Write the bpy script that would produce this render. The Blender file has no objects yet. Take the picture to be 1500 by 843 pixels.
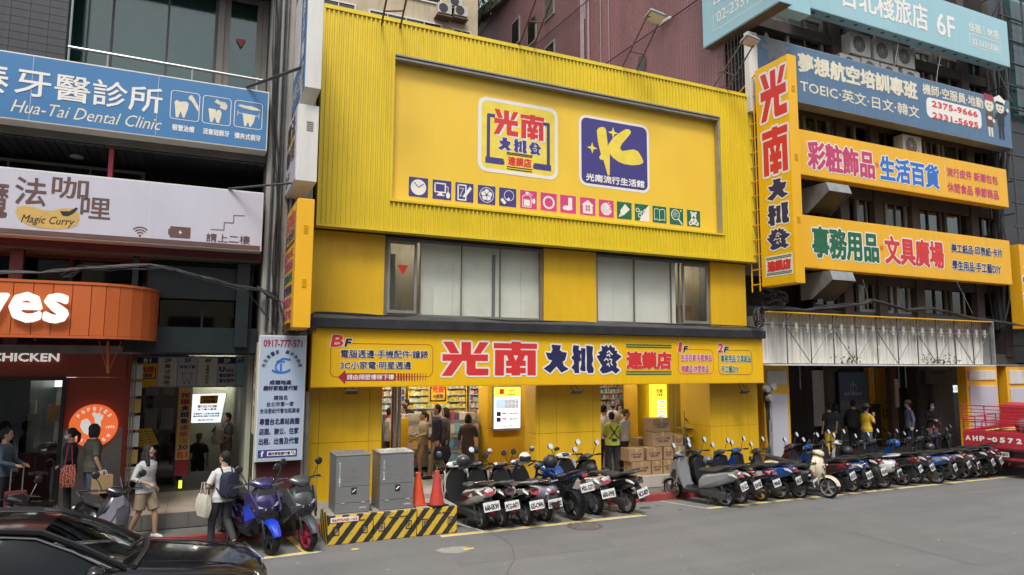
import bpy, bmesh, math, random
from mathutils import Vector, Matrix, Euler, noise
random.seed(7)
S = bpy.context.scene
COL = S.collection
PI = math.pi
# ------------------------------------------------------------------ camera, sky, sun, exposure
FOC, YAW, PIT, ROL, CAMH = 1005.35, .42771, .109795, .004563, 3.3
_cy, _sy, _cp, _sp, _cr, _sr = (math.cos(YAW), math.sin(YAW), math.cos(PIT), math.sin(PIT), math.cos(ROL), math.sin(ROL))
FW = Vector((_sy*_cp, _cy*_cp, _sp)); _r = Vector((_cy, -_sy, 0)); _u = _r.cross(FW)
RT = _r*_cr + _u*_sr; UP = _u*_cr - _r*_sr
cam = bpy.data.cameras.new('camera'); camo = bpy.data.objects.new('camera', cam); COL.objects.link(camo)
camo.matrix_world = Matrix(((RT.x, UP.x, -FW.x, 0), (RT.y, UP.y, -FW.y, 0), (RT.z, UP.z, -FW.z, CAMH), (0, 0, 0, 1)))
cam.sensor_width = 36; cam.lens = FOC/1500*36; cam.clip_end = 500; cam.clip_start = .1
S.camera = camo
W = bpy.data.worlds.new('World'); S.world = W; W.use_nodes = True
wn = W.node_tree
sky = wn.nodes.new('ShaderNodeTexSky'); sky.sky_type = 'NISHITA'; sky.sun_disc = False
sky.sun_elevation = math.radians(58); sky.sun_rotation = math.radians(205); sky.dust_density = 3.5; sky.air_density = 1.2; sky.ozone_density = .6
hs = wn.nodes.new('ShaderNodeHueSaturation'); hs.inputs['Saturation'].default_value = .38
wn.links.new(sky.outputs[0], hs.inputs['Color'])
wn.links.new(hs.outputs[0], wn.nodes['Background'].inputs[0]); wn.nodes['Background'].inputs[1].default_value = .15
sl = bpy.data.lights.new('sun', 'SUN'); sl.energy = 1.5; sl.angle = math.radians(14); sl.color = (1, .96, .9)
so = bpy.data.objects.new('sun', sl); COL.objects.link(so)
_az, _el = math.radians(205), math.radians(58)   # azimuth measured clockwise from +Y
_d = Vector((math.sin(_az)*math.cos(_el), math.cos(_az)*math.cos(_el), math.sin(_el)))
so.rotation_euler = _d.to_track_quat('Z', 'Y').to_euler()
S.view_settings.view_transform = 'Standard'; S.view_settings.look = 'None'
S.view_settings.exposure = 0.58; S.view_settings.gamma = 1
S.cycles.max_bounces = 6; S.cycles.use_denoising = True

# ------------------------------------------------------------------ photograph pixel -> point of the place
def ray(x, y): return FW + RT*((x-750)/FOC) - UP*((y-421.5)/FOC)
def G(x, y, z=0.0):
    d = ray(x, y); t = (z-CAMH)/d.z; return Vector((d.x*t, d.y*t, z))
def PY(x, y, Y):
    d = ray(x, y); t = Y/d.y; return Vector((d.x*t, Y, CAMH+d.z*t))
def PXp(x, y, X):
    d = ray(x, y); t = X/d.x; return Vector((X, d.y*t, CAMH+d.z*t))
def proj(p):
    v = Vector(p)-Vector((0, 0, CAMH)); c = v.dot(FW); return 750+FOC*v.dot(RT)/c, 421.5-FOC*v.dot(UP)/c

# ------------------------------------------------------------------ materials
M = {}
def mat(name, col, rough=.55, metal=0.0, var=.12, scale=4.0, bump=0.0, bscale=None, emit=0.0, grime=0.0, gcol=(.06, .055, .05), trans=0.0, alpha=1.0, coat=0.0, streak=False, spec=.5):
    """Principled material with noise variation; grime adds a second, darker noise layer."""
    m = bpy.data.materials.new(name); m.use_nodes = True; n = m.node_tree; b = n.nodes['Principled BSDF']
    L = n.links.new
    tc = n.nodes.new('ShaderNodeTexCoord'); mp = n.nodes.new('ShaderNodeMapping'); L(tc.outputs['Object'], mp.inputs[0])
    nz = n.nodes.new('ShaderNodeTexNoise'); nz.inputs['Scale'].default_value = scale; nz.inputs['Detail'].default_value = 5; L(mp.outputs[0], nz.inputs[0])
    mr = n.nodes.new('ShaderNodeMapRange'); mr.inputs[1].default_value = .25; mr.inputs[2].default_value = .75
    mr.inputs[3].default_value = 1-var; mr.inputs[4].default_value = 1+var*.6; L(nz.outputs[0], mr.inputs[0])
    mul = n.nodes.new('ShaderNodeVectorMath'); mul.operation = 'SCALE'; mul.inputs[0].default_value = col[:3]; L(mr.outputs[0], mul.inputs['Scale'])
    out = mul.outputs[0]
    if grime > 0:
        g = n.nodes.new('ShaderNodeTexNoise'); g.inputs['Scale'].default_value = 1.0; g.inputs['Detail'].default_value = 8; g.inputs['Roughness'].default_value = .7
        mp2 = n.nodes.new('ShaderNodeMapping'); mp2.inputs['Scale'].default_value = (5, 5, .5) if streak else (1.7, 1.7, 1.7)
        L(tc.outputs['Object'], mp2.inputs[0]); L(mp2.outputs[0], g.inputs[0])
        r2 = n.nodes.new('ShaderNodeMapRange'); r2.inputs[1].default_value = .48; r2.inputs[2].default_value = .78; r2.inputs[3].default_value = 0; r2.inputs[4].default_value = grime
        L(g.outputs[0], r2.inputs[0])
        mx = n.nodes.new('ShaderNodeMix'); mx.data_type = 'RGBA'; mx.inputs['B'].default_value = (*gcol, 1)
        L(r2.outputs[0], mx.inputs[0]); L(out, mx.inputs['A']); out = mx.outputs['Result']
    L(out, b.inputs['Base Color'])
    b.inputs['Roughness'].default_value = rough; b.inputs['Metallic'].default_value = metal
    b.inputs['Specular IOR Level'].default_value = spec
    if rough > .15:
        rr = n.nodes.new('ShaderNodeMapRange'); rr.inputs[3].default_value = max(.05, rough-.1); rr.inputs[4].default_value = min(1, rough+.12)
        L(nz.outputs[0], rr.inputs[0]); L(rr.outputs[0], b.inputs['Roughness'])
    if coat: b.inputs['Coat Weight'].default_value = coat; b.inputs['Coat Roughness'].default_value = .05
    if bump > 0:
        nb = n.nodes.new('ShaderNodeTexNoise'); nb.inputs['Scale'].default_value = bscale or scale*6; nb.inputs['Detail'].default_value = 4; L(mp.outputs[0], nb.inputs[0])
        bp = n.nodes.new('ShaderNodeBump'); bp.inputs['Strength'].default_value = bump; bp.inputs['Distance'].default_value = .02
        L(nb.outputs[0], bp.inputs['Height']); L(bp.outputs[0], b.inputs['Normal'])
    if emit > 0:
        L(out, b.inputs['Emission Color']); b.inputs['Emission Strength'].default_value = emit
    if trans > 0: b.inputs['Transmission Weight'].default_value = trans
    if alpha < 1: b.inputs['Alpha'].default_value = alpha
    M[name] = m; return m
def glassmat(name, tint, alpha, rough=.03):
    m = bpy.data.materials.new(name); m.use_nodes = True; n = m.node_tree; L = n.links.new
    for x in list(n.nodes): n.nodes.remove(x)
    o = n.nodes.new('ShaderNodeOutputMaterial'); t = n.nodes.new('ShaderNodeBsdfTransparent'); t.inputs[0].default_value = (*tint, 1)
    g = n.nodes.new('ShaderNodeBsdfGlossy'); g.inputs['Roughness'].default_value = rough; g.inputs[0].default_value = (.9, .92, .92, 1)
    mx = n.nodes.new('ShaderNodeMixShader'); lw = n.nodes.new('ShaderNodeLayerWeight'); lw.inputs[0].default_value = .5
    pw = n.nodes.new('ShaderNodeMath'); pw.operation = 'POWER'; pw.inputs[1].default_value = 4; L(lw.outputs['Facing'], pw.inputs[0])
    mr = n.nodes.new('ShaderNodeMapRange'); mr.inputs[3].default_value = alpha; mr.inputs[4].default_value = .85
    L(pw.outputs[0], mr.inputs[0]); L(mr.outputs[0], mx.inputs[0]); L(t.outputs[0], mx.inputs[1]); L(g.outputs[0], mx.inputs[2]); L(mx.outputs[0], o.inputs[0])
    M[name] = m; return m
def islandmat(name, cols, rough=.5, emit=0):
    """real product colours: each separate box of a goods mesh gets its own colour"""
    m = bpy.data.materials.new(name); m.use_nodes = True; n = m.node_tree; b = n.nodes['Principled BSDF']
    g = n.nodes.new('ShaderNodeNewGeometry'); r = n.nodes.new('ShaderNodeValToRGB'); r.color_ramp.interpolation = 'CONSTANT'
    e = r.color_ramp.elements
    while len(e) < len(cols): e.new(.5)
    for i, c in enumerate(cols): e[i].position = i/len(cols); e[i].color = (*c, 1)
    n.links.new(g.outputs['Random Per Island'], r.inputs[0]); n.links.new(r.outputs[0], b.inputs['Base Color']); b.inputs['Roughness'].default_value = rough
    M[name] = m; return m

# ------------------------------------------------------------------ mesh builder
class MB:
    def __init__(s): s.v = []; s.f = []; s.mi = []; s.cur = 0
    def add(s, vs, fs):
        k = len(s.v); s.v += [tuple(v) for v in vs]; s.f += [tuple(i+k for i in f) for f in fs]; s.mi += [s.cur]*len(fs); return s
    def box(s, a, b):
        (x0, y0, z0), (x1, y1, z1) = a, b
        return s.add([(x0,y0,z0),(x1,y0,z0),(x1,y1,z0),(x0,y1,z0),(x0,y0,z1),(x1,y0,z1),(x1,y1,z1),(x0,y1,z1)],
                     [(0,3,2,1),(4,5,6,7),(0,1,5,4),(1,2,6,5),(2,3,7,6),(3,0,4,7)])
    def obox(s, c, sz, rot=(0, 0, 0), taper=1.0):
        R = Euler(rot).to_matrix(); c = Vector(c); h = [x/2 for x in sz]; vs = []
        for z in (-1, 1):
            t = taper if z > 0 else 1
            for x, y in ((-1,-1),(1,-1),(1,1),(-1,1)): vs.append(c+R@Vector((x*h[0]*t, y*h[1]*t, z*h[2])))
        return s.add(vs, [(0,3,2,1),(4,5,6,7),(0,1,5,4),(1,2,6,5),(2,3,7,6),(3,0,4,7)])
    def poly(s, pts): return s.add(pts, [tuple(range(len(pts)))])
    def loft(s, rings, cap=True, closed=True):
        n = len(rings[0]); vs = [p for r in rings for p in r]; fs = []
        for i in range(len(rings)-1):
            for j in range(n if closed else n-1):
                a = i*n+j; b = i*n+(j+1) % n; fs.append((a, b, b+n, a+n))
        if cap: fs.append(tuple(range(n))[::-1]); fs.append(tuple(range((len(rings)-1)*n, len(rings)*n)))
        return s.add(vs, fs)
    def tube(s, pts, r, n=8, cap=True):
        pts = [Vector(p) for p in pts]; rings = []; ref = None
        for i, p in enumerate(pts):
            d = (pts[min(i+1, len(pts)-1)]-pts[max(i-1, 0)]).normalized()
            if ref is None: ref = Vector((0, 0, 1)) if abs(d.z) < .9 else Vector((1, 0, 0))
            a = d.cross(ref).normalized(); b = a.cross(d).normalized(); ref = b
            rr = r[i] if isinstance(r, (list, tuple)) else r
            rings.append([p+(a*math.cos(2*PI*k/n)+b*math.sin(2*PI*k/n))*rr for k in range(n)])
        return s.loft(rings, cap)
    def lathe(s, prof, c=(0, 0, 0), axis='z', n=16, cap=True):
        """prof: list of (radius, height) along axis"""
        c = Vector(c); rings = []
        for r, h in prof:
            ring = []
            for k in range(n):
                a = 2*PI*k/n; x, y = r*math.cos(a), r*math.sin(a)
                ring.append(c+(Vector((x, y, h)) if axis == 'z' else Vector((x, h, -y)) if axis == 'y' else Vector((h, x, y))))
            rings.append(ring)
        return s.loft(rings if cap else rings+[rings[0]], cap)
    def sphere(s, c, r, n=12, m=8):
        c = Vector(c); r = r if isinstance(r, (tuple, list)) else (r, r, r)
        rings = []
        for i in range(m+1):
            t = PI*i/m; q = max(math.sin(t), .02)
            rings.append([c+Vector((r[0]*q*math.cos(2*PI*k/n), r[1]*q*math.sin(2*PI*k/n), -r[2]*math.cos(t))) for k in range(n)])
        return s.loft(rings, True)
    def prism(s, pts, fr, n0, n1):
        """pts 2D polygon extruded on frame fr between normal offsets n0, n1"""
        A = [fr(u, v, n0) for u, v in pts]; B = [fr(u, v, n1) for u, v in pts]; k = len(pts)
        return s.add(A+B, [tuple(range(k))[::-1], tuple(range(k, 2*k))]+[(i, (i+1) % k, k+(i+1) % k, k+i) for i in range(k)])
    def mesh(s, name, mt, smooth=False, ang=35):
        me = bpy.data.meshes.new(name); me.from_pydata(s.v, [], s.f)
        for x in (mt if isinstance(mt, (list, tuple)) else [mt]): me.materials.append(M[x] if isinstance(x, str) else x)
        if isinstance(mt, (list, tuple)): me.polygons.foreach_set('material_index', s.mi)
        bm = bmesh.new(); bm.from_mesh(me); bmesh.ops.recalc_face_normals(bm, faces=bm.faces); bm.to_mesh(me); bm.free()
        if smooth:
            me.shade_smooth(); me.set_sharp_from_angle(angle=math.radians(ang))
        me.update(); return me
    def build(s, name, mt, parent=None, smooth=False, bevel=0, world=True, ang=35, **kw):
        o = bpy.data.objects.new(name, s.mesh(name, mt, smooth, ang)); COL.objects.link(o)
        if parent is not None:
            o.parent = parent
            if world: o.location = -wl(parent)
        if bevel:
            b = o.modifiers.new('bevel', 'BEVEL'); b.width = bevel; b.segments = 2; b.limit_method = 'ANGLE'; b.angle_limit = .6
        for k, v in kw.items(): o[k] = v
        return o
def wl(p):
    v = Vector((0, 0, 0))
    while p is not None: v = v+p.location; p = p.parent
    return v
def tag(o, label, cat, group=None, kind=None):
    if label: o['label'] = label
    if cat: o['category'] = cat
    if group: o['group'] = group
    if kind: o['kind'] = kind
    return o
def thing(name, label, cat, loc=(0, 0, 0), rz=0, group=None):
    o = bpy.data.objects.new(name, None); COL.objects.link(o); o.location = loc; o.rotation_euler = (0, 0, rz); o.empty_display_size = .2
    return tag(o, label, cat, group)
def struct(name, mb, mt, **k):
    o = mb.build(name, mt, **k); o['kind'] = 'structure'; return o
KIDS = {}
def children(o):
    return [c for c in bpy.data.objects if c.parent == o]
def copy_tree(o, parent=None, kids=None):
    if kids is None:
        kids = {}
        for c in bpy.data.objects:
            if c.parent: kids.setdefault(c.parent.name, []).append(c)
    c = o.copy(); COL.objects.link(c); c.parent = parent
    for ch in kids.get(o.name, []): copy_tree(ch, c, kids)
    return c

# ------------------------------------------------------------------ sign planes and lettering
class FY:   # vertical plane facing the street (normal -Y), u = X, v = Z
    def __init__(s, Y): s.Y = Y
    def __call__(s, u, v, n=0): return Vector((u, s.Y-n, v))
    def pick(s, x, y): p = PY(x, y, s.Y); return p.x, p.z
class FX:   # vertical plane facing -X, u = -Y (reads left to right from the left), v = Z
    def __init__(s, X): s.X = X
    def __call__(s, u, v, n=0): return Vector((s.X-n, -u, v))
    def pick(s, x, y): p = PXp(x, y, s.X); return -p.y, p.z
def span(fr, xl, yt, yb, xr):
    ul, vt = fr.pick(xl, yt); ul2, vb = fr.pick(xl, yb); u0 = (ul+ul2)/2; vm = (vt+vb)/2; y = (yt+yb)/2
    for _ in range(6):
        ur, _v = fr.pick(xr, y); y = proj(fr(ur, vm))[1]
    return u0, ur, vb, vt
_tc = {}
def glyph(sv):
    if sv in _tc: return _tc[sv]
    if sv in CUSTOM:
        vs = []; fs = []; polys = CUSTOM[sv]
        xs = [p[0] for q in polys for p in q]; ys = [p[1] for q in polys for p in q]
        x0, x1, y0, y1 = min(xs), max(xs), min(ys), max(ys)
        for q in polys:
            k = len(vs); vs += [((p[0]-x0)/(x1-x0), (y1-p[1])/(y1-y0)) for p in q]; fs.append(tuple(range(k, k+len(q))))
    else:
        c = bpy.data.curves.new('t', 'FONT'); c.body = sv; c.resolution_u = 2
        o = bpy.data.objects.new('t', c); m = bpy.data.meshes.new_from_object(o)
        vs = [(v.co.x, v.co.y) for v in m.vertices]; fs = [tuple(p.vertices) for p in m.polygons]
        bpy.data.objects.remove(o); bpy.data.meshes.remove(m); bpy.data.curves.remove(c)
        xs = [v[0] for v in vs]; ys = [v[1] for v in vs]; x0, x1, y0, y1 = min(xs), max(xs), min(ys), max(ys)
        vs = [((x-x0)/(x1-x0), (y-y0)/(y1-y0)) for x, y in vs]
    _tc[sv] = (vs, fs); return _tc[sv]
def lay(mb, sv, u0, u1, v0, v1, fr, n, dil, shear=0, k=8, rot=0):
    """one line of lettering, thickened by laying shifted copies a hair apart"""
    vs, fs = glyph(sv); d0 = dil
    offs = [(0, 0)]+([(dil*math.cos(2*PI*i/k), dil*math.sin(2*PI*i/k)) for i in range(k)] if dil > 0 else [])
    b = d0; w, h = u1-u0, v1-v0; cu, cv = (u0+u1)/2, (v0+v1)/2; cr, sr = math.cos(rot), math.sin(rot)
    for j, (dx, dy) in enumerate(offs):
        out = []; cst = sv in CUSTOM; dz = []
        if cst:
            dz = [0]*len(vs)
            for q, f in enumerate(fs):
                for i_ in f: dz[i_] = q*.00003
        for ii, (x, y) in enumerate(vs):
            X = u0+x*w+(y-.5)*h*shear; Y = v0+y*h
            if rot: a, c = X-cu, Y-cv; X, Y = cu+a*cr-c*sr, cv+a*sr+c*cr
            out.append(fr(X+dx, Y+dy, n+j*.00025+(dz[ii] if cst else 0)))
        mb.add(out, fs)
def T(parent, sv, box, fr, mt, bold=0, outl=None, omat='print_white', n=.004, shear=0, rot=0, name='lettering'):
    """box = (xl, ytop, ybot, xr) in photograph pixels, or ('w', u0, u1, v0, v1) in metres"""
    if box[0] == 'w': u0, u1, v0, v1 = box[1:]
    else: u0, u1, v0, v1 = span(fr, *box)
    b = bold*(v1-v0); u0 += b; u1 -= b; v0 += b; v1 -= b
    if outl:
        mb = MB(); lay(mb, sv, u0, u1, v0, v1, fr, n, b+outl*(v1-v0), shear, 12 if (v1-v0) > .3 else 8, rot)
        mb.build('letter_outline', omat, parent); n += .004
    mb = MB(); lay(mb, sv, u0, u1, v0, v1, fr, n, b, shear, 18 if (v1-v0) > .4 and sv not in CUSTOM else 8 if (v1-v0) > .25 else 4, rot)
    return mb.build(name, mt, parent)
def rrect(u0, u1, v0, v1, r, k=5):
    pts = []
    for cx, cy, a0 in ((u1-r, v1-r, 0), (u0+r, v1-r, PI/2), (u0+r, v0+r, PI), (u1-r, v0+r, 3*PI/2)):
        for i in range(k+1): a = a0+PI/2*i/k; pts.append((cx+r*math.cos(a), cy+r*math.sin(a)))
    return pts
def ringpoly(mb, out, inn, fr, n):
    k = len(out); A = [fr(u, v, n) for u, v in out]; B = [fr(u, v, n) for u, v in inn]
    mb.add(A+B, [(i, (i+1) % k, k+(i+1) % k, k+i) for i in range(k)])
def flat(mb, pts, fr, n): mb.poly([fr(u, v, n) for u, v in pts])
def stroke(mb, pts, w, fr, n, closed=False):
    k = len(pts)
    for i in range(k if closed else k-1):
        a = Vector(pts[i]); b = Vector(pts[(i+1) % k]); d = (b-a)
        if d.length < 1e-6: continue
        d.normalize(); q = Vector((-d.y, d.x))*w/2; e = d*w/2*.6
        flat(mb, [a-e-q, b+e-q, b+e+q, a-e+q], fr, n+.0003*(i % 3))
def circ(cx, cy, r, k=20, ry=None): return [(cx+r*math.cos(2*PI*i/k), cy+(ry or r)*math.sin(2*PI*i/k)) for i in range(k)]
CUSTOM = {
 '光': [[(45,57),(122,57),(172,148),(102,148)], [(187,57),(262,57),(262,157),(187,157)], [(330,57),(402,57),(340,148),(280,148)],
       [(43,155),(397,155),(397,208),(43,208)], [(115,206),(197,206),(115,325),(38,325)], [(228,206),(300,206),(300,268),(402,268),(402,322),(245,322),(228,305)]],
 '南': [[(445,70),(785,70),(785,112),(445,112)], [(582,58),(655,58),(655,125),(582,125)],
       [(455,123),(775,123),(775,322),(708,322),(708,165),(525,165),(525,322),(455,322)],
       [(540,205),(695,205),(695,248),(540,248)], [(540,262),(695,262),(695,305),(540,305)], [(582,203),(650,203),(650,322),(582,322)],
       [(545,163),(597,163),(615,207),(560,207)], [(635,163),(690,163),(672,207),(615,207)]],
 '大': [[(895,78),(972,82),(962,122),(985,135),(1020,140),(1005,200),(985,215),(995,245),(1035,272),(975,302),(935,252),(885,305),(832,268),(880,235),(900,205),(870,195),(848,140),(890,145),(903,118)]],
 '批': [[(1065,85),(1113,88),(1108,120),(1135,130),(1120,165),(1130,200),(1110,215),(1112,300),(1075,300),(1070,275),(1048,258),(1070,230),(1068,205),(1048,180),(1068,160),(1060,128)],
       [(1128,105),(1165,108),(1163,165),(1160,205),(1165,285),(1135,285),(1118,270),(1130,230)], [(1170,85),(1228,92),(1222,150),(1228,200),(1215,235),(1232,265),(1228,298),(1185,300),(1172,270),(1175,180)]],
 '發': [[(1290,90),(1315,100),(1330,85),(1345,108),(1362,82),(1375,105),(1395,105),(1395,130),(1415,130),(1410,150),(1448,175),(1415,205),(1400,215),(1410,235),(1405,260),(1435,280),(1400,310),(1370,285),(1340,300),(1300,308),(1275,280),(1295,250),(1275,215),(1252,172),(1280,165),(1265,145),(1295,130)]],
}
HOLES = [[(.42,.72),(.5,.78),(.56,.7),(.62,.66)], [(.4,.62),(.5,.66),(.52,.58)], [(.3,.45),(.38,.52),(.46,.45)], [(.5,.5),(.6,.48),(.56,.36),(.62,.3)], [(.4,.3),(.46,.36),(.5,.25)]]
def brand_word(parent, sv, boxes, fr, mt, outl, fac=1):
    """heavy drawn characters, one lettering part per character"""
    for ch, bx in zip(sv, boxes):
        T(parent, ch, bx, fr, mt, 0, outl)
        if ch == '發':
            u0, u1, v0, v1 = bx[1:] if bx[0] == 'w' else span(fr, *bx)
            mb = MB()
            for h in HOLES: stroke(mb, [(u0+x*(u1-u0), v0+y*(v1-v0)) for x, y in h], (v1-v0)*.04, fr, .011)
            mb.build('letter_outline', 'print_white', parent)
def board(name, label, fr, box, depth, mface, medge, group=None, cat='sign', n=0):
    """box = pixel (xl, ytl, ybl, xr) -> sign box; returns (thing, u0,u1,v0,v1)"""
    u0, u1, v0, v1 = span(fr, *box) if box[0] != 'w' else box[1:]
    c = fr((u0+u1)/2, v0, -depth)
    t = thing(name, label, cat, c, 0, group)
    mb = MB(); mb.prism([(u0, v0), (u1, v0), (u1, v1), (u0, v1)], fr, -depth, -.003); mb.build('casing', medge, t, bevel=.008)
    e = .025; mb = MB(); mb.prism([(u0+e, v0+e), (u1-e, v0+e), (u1-e, v1-e), (u0+e, v1-e)], fr, -.02, 0); mb.build('face_panel', mface, t)
    k = int((u1-u0)/1.9)
    for i in range(1, k):
        u = u0+(u1-u0)*i/k; mb = MB(); mb.prism([(u-.003, v0+e), (u+.003, v0+e), (u+.003, v1-e), (u-.003, v1-e)], fr, 0, .0012); mb.build('sheet_seam', medge, t)
    return t, u0, u1, v0, v1
# ------------------------------------------------------------------ palette
Y1 = (.62, .42, .012)
mat('asphalt', (.158, .157, .154), .85, var=.12, scale=.7, bump=.5, bscale=120, grime=.2, gcol=(.12, .12, .12))
mat('concrete', (.30, .29, .26), .85, var=.2, scale=2, bump=.3, grime=.6, gcol=(.1, .095, .085), streak=True)
mat('concrete_dark', (.13, .125, .115), .85, var=.25, scale=2, bump=.3, grime=.5)
mat('kerb_red', (.30, .04, .035), .75, var=.25, scale=3, grime=.6, gcol=(.12, .1, .09))
mat('paver', (.33, .27, .22), .5, var=.2, scale=2.5, grime=.3)
mat('paver_pale', (.46, .42, .36), .6, var=.12, scale=2, grime=.4, gcol=(.2, .18, .15))
mat('grout', (.12, .11, .10), .9)
mat('paint_white', (.62, .61, .57), .7, var=.2, scale=8, grime=.5, gcol=(.12, .12, .12))
mat('paint_yellow', (.70, .55, .13), .7, var=.2, scale=8, grime=.45, gcol=(.12, .12, .11))
mat('cladding_yellow', (.70, .52, .022), .42, var=.06, scale=1.2, grime=.3, gcol=(.34, .24, .03), streak=True)
mat('board_yellow', (.80, .52, .045), .45, var=.04, scale=.8, grime=.12, gcol=(.5, .32, .03), streak=True)
mat('wall_yellow', (.70, .42, .011), .45, var=.06, scale=1, grime=.26, gcol=(.30, .17, .018), streak=True)
mat('sign_yellow', (.80, .465, .008), .35, var=.03, scale=1, grime=.22, gcol=(.42, .22, .015), streak=True)
mat('sign_orange', (.80, .42, .015), .4, var=.05, scale=1, grime=.2, gcol=(.42, .23, .02), streak=True)
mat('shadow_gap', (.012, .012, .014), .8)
mat('ledge_black', (.022, .023, .027), .5, var=.3, scale=3, grime=.3, gcol=(.08, .078, .07))
mat('print_white', (.76, .73, .68), .5, var=.04)
mat('print_cream', (.72, .66, .50), .5, var=.1, grime=.2)
mat('print_red', (.62, .035, .035), .45, var=.05)
mat('print_maroon', (.30, .02, .045), .5, var=.06)
mat('print_magenta', (.52, .05, .14), .5, var=.06)
mat('print_navy', (.022, .022, .085), .45, var=.08)
mat('print_violet', (.055, .045, .20), .45, var=.06)
mat('print_black', (.015, .015, .018), .5)
mat('print_green', (.015, .13, .06), .5, var=.08)
mat('print_blue', (.03, .16, .52), .5, var=.08)
mat('print_pink', (.60, .05, .20), .5)
mat('print_orange', (.75, .16, .03), .5)
mat('print_lemon', (.80, .62, .07), .5)
mat('print_brown', (.12, .06, .05), .5)
mat('print_gold', (.55, .36, .10), .5)
mat('sign_blue', (.05, .18, .38), .35, var=.06, scale=1, grime=.15, gcol=(.03, .12, .28), streak=True)
mat('sign_steel_blue', (.085, .165, .27), .5, var=.12, scale=2, grime=.5, gcol=(.12, .16, .2), streak=True)
mat('sign_teal', (.30, .50, .55), .4, var=.05, scale=1, grime=.25, gcol=(.25, .36, .38), streak=True)
mat('sign_lilac', (.50, .49, .56), .4, var=.05, scale=1, grime=.2, gcol=(.36, .35, .38), streak=True)
mat('sign_pale_blue', (.40, .48, .60), .35, var=.04, scale=1)
mat('sign_white', (.62, .61, .57), .45, var=.06, scale=2, grime=.35, gcol=(.3, .28, .22), streak=True)
mat('sign_grey', (.20, .205, .22), .5, var=.1)
mat('steel', (.35, .36, .37), .35, .8, var=.15)
mat('steel_dark', (.07, .072, .075), .5, .3, var=.2, grime=.3)
mat('galv', (.33, .34, .34), .5, .5, var=.2, grime=.4, gcol=(.12, .09, .07))
mat('rust', (.14, .085, .06), .8, var=.3, scale=8)
mat('frame_brown', (.20, .18, .16), .5, .2, var=.15)
mat('frame_grey', (.27, .26, .245), .5, .3, var=.15, grime=.3)
mat('tile_dark', (.035, .037, .043), .35, var=.3, scale=3, grime=.3)
mat('interior_dark', (.075, .075, .078), .8, var=.3)
mat('interior_mid', (.22, .21, .195), .8, var=.2)
mat('brown_dark', (.065, .05, .043), .8, var=.35, scale=2, grime=.4)
mat('curtain_white', (.74, .73, .67), .85, var=.06, scale=1.2, grime=.15, gcol=(.38, .37, .33))
mat('curtain_grey', (.38, .42, .40), .85, var=.12)
mat('board_beige', (.74, .73, .66), .8, var=.08, scale=1.5, grime=.25, gcol=(.25, .235, .2))
mat('paper', (.62, .61, .57), .8, var=.05)
mat('plaster_beige', (.46, .39, .27), .85, var=.18, scale=1, bump=.3, grime=.55, gcol=(.2, .15, .1), streak=True)
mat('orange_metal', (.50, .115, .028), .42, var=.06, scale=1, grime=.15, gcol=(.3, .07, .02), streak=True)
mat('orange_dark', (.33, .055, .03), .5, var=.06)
mat('taupe', (.22, .205, .19), .6, var=.08)
mat('maroon_wall', (.10, .02, .022), .5, var=.1)
mat('glow_white', (.95, .95, .9), .5, var=.0, emit=1.6)
mat('glow_letters', (.95, .93, .88), .5, var=.0, emit=.3)
mat('glow_poster', (.85, .92, .95), .5, var=.03, emit=.75)
mat('glow_lemon', (.86, .85, .06), .5, var=.03, emit=.8)
mat('glow_orange', (.85, .16, .04), .5, var=.02, emit=.5)
mat('tube_light', (1, .95, .84), .5, var=0, emit=48)
mat('cable', (.018, .018, .02), .6)
mat('cable_grey', (.22, .22, .21), .6)
mat('ac_white', (.47, .46, .42), .5, var=.08, grime=.4, gcol=(.2, .16, .12), streak=True)
mat('ac_dark', (.03, .03, .032), .5)
mat('sheet_white', (.66, .645, .60), .6, var=.08, scale=1.5, grime=.35, gcol=(.26, .24, .21), streak=True)
mat('leaf', (.035, .07, .018), .7, var=.5, scale=20)
mat('cardboard', (.34, .215, .11), .8, var=.1, scale=3)
mat('carton_tape', (.50, .38, .16), .35, var=.1)
mat('cone_orange', (.66, .075, .025), .5, var=.12, scale=5, grime=.35, gcol=(.25, .06, .04))
mat('cone_red', (.50, .045, .03), .55, var=.18, scale=9, grime=.45, gcol=(.16, .06, .05))
mat('cabinet_grey', (.215, .22, .222), .42, .25, var=.05, scale=1.5, grime=.2, gcol=(.12, .12, .12), streak=True)
mat('rubber', (.014, .014, .015), .75, var=.3, scale=20, spec=.3)
mat('plastic_black', (.020, .020, .022), .38, var=.2)
mat('plastic_grey', (.07, .072, .078), .5, var=.15)
mat('seat_black', (.022, .022, .023), .6, var=.2, bump=.1)
mat('chrome', (.6, .6, .6), .12, 1.0, var=.02)
mat('mirror_glass', (.8, .82, .82), .03, 1.0, var=0)
mat('night_teal', (.012, .02, .024), .4, var=.1)
mat('lime_wash', (.40, .31, .31), .8, var=.2)
mat('asphalt_patch', (.148, .147, .144), .88, var=.12, scale=3, bump=.4, bscale=120)
mat('oil', (.055, .055, .056), .5, var=.3, scale=9)
mat('alloy', (.30, .30, .31), .4, .3, var=.1)
mat('engine', (.10, .10, .105), .5, .6, var=.2)
mat('lens_red', (.26, .008, .012), .12, var=.05, coat=.8)
mat('lens_clear', (.6, .6, .58), .1, var=.05, coat=.8)
mat('lens_amber', (.65, .22, .02), .15, var=.05)
mat('plate_white', (.66, .66, .64), .4, var=.05)
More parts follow.
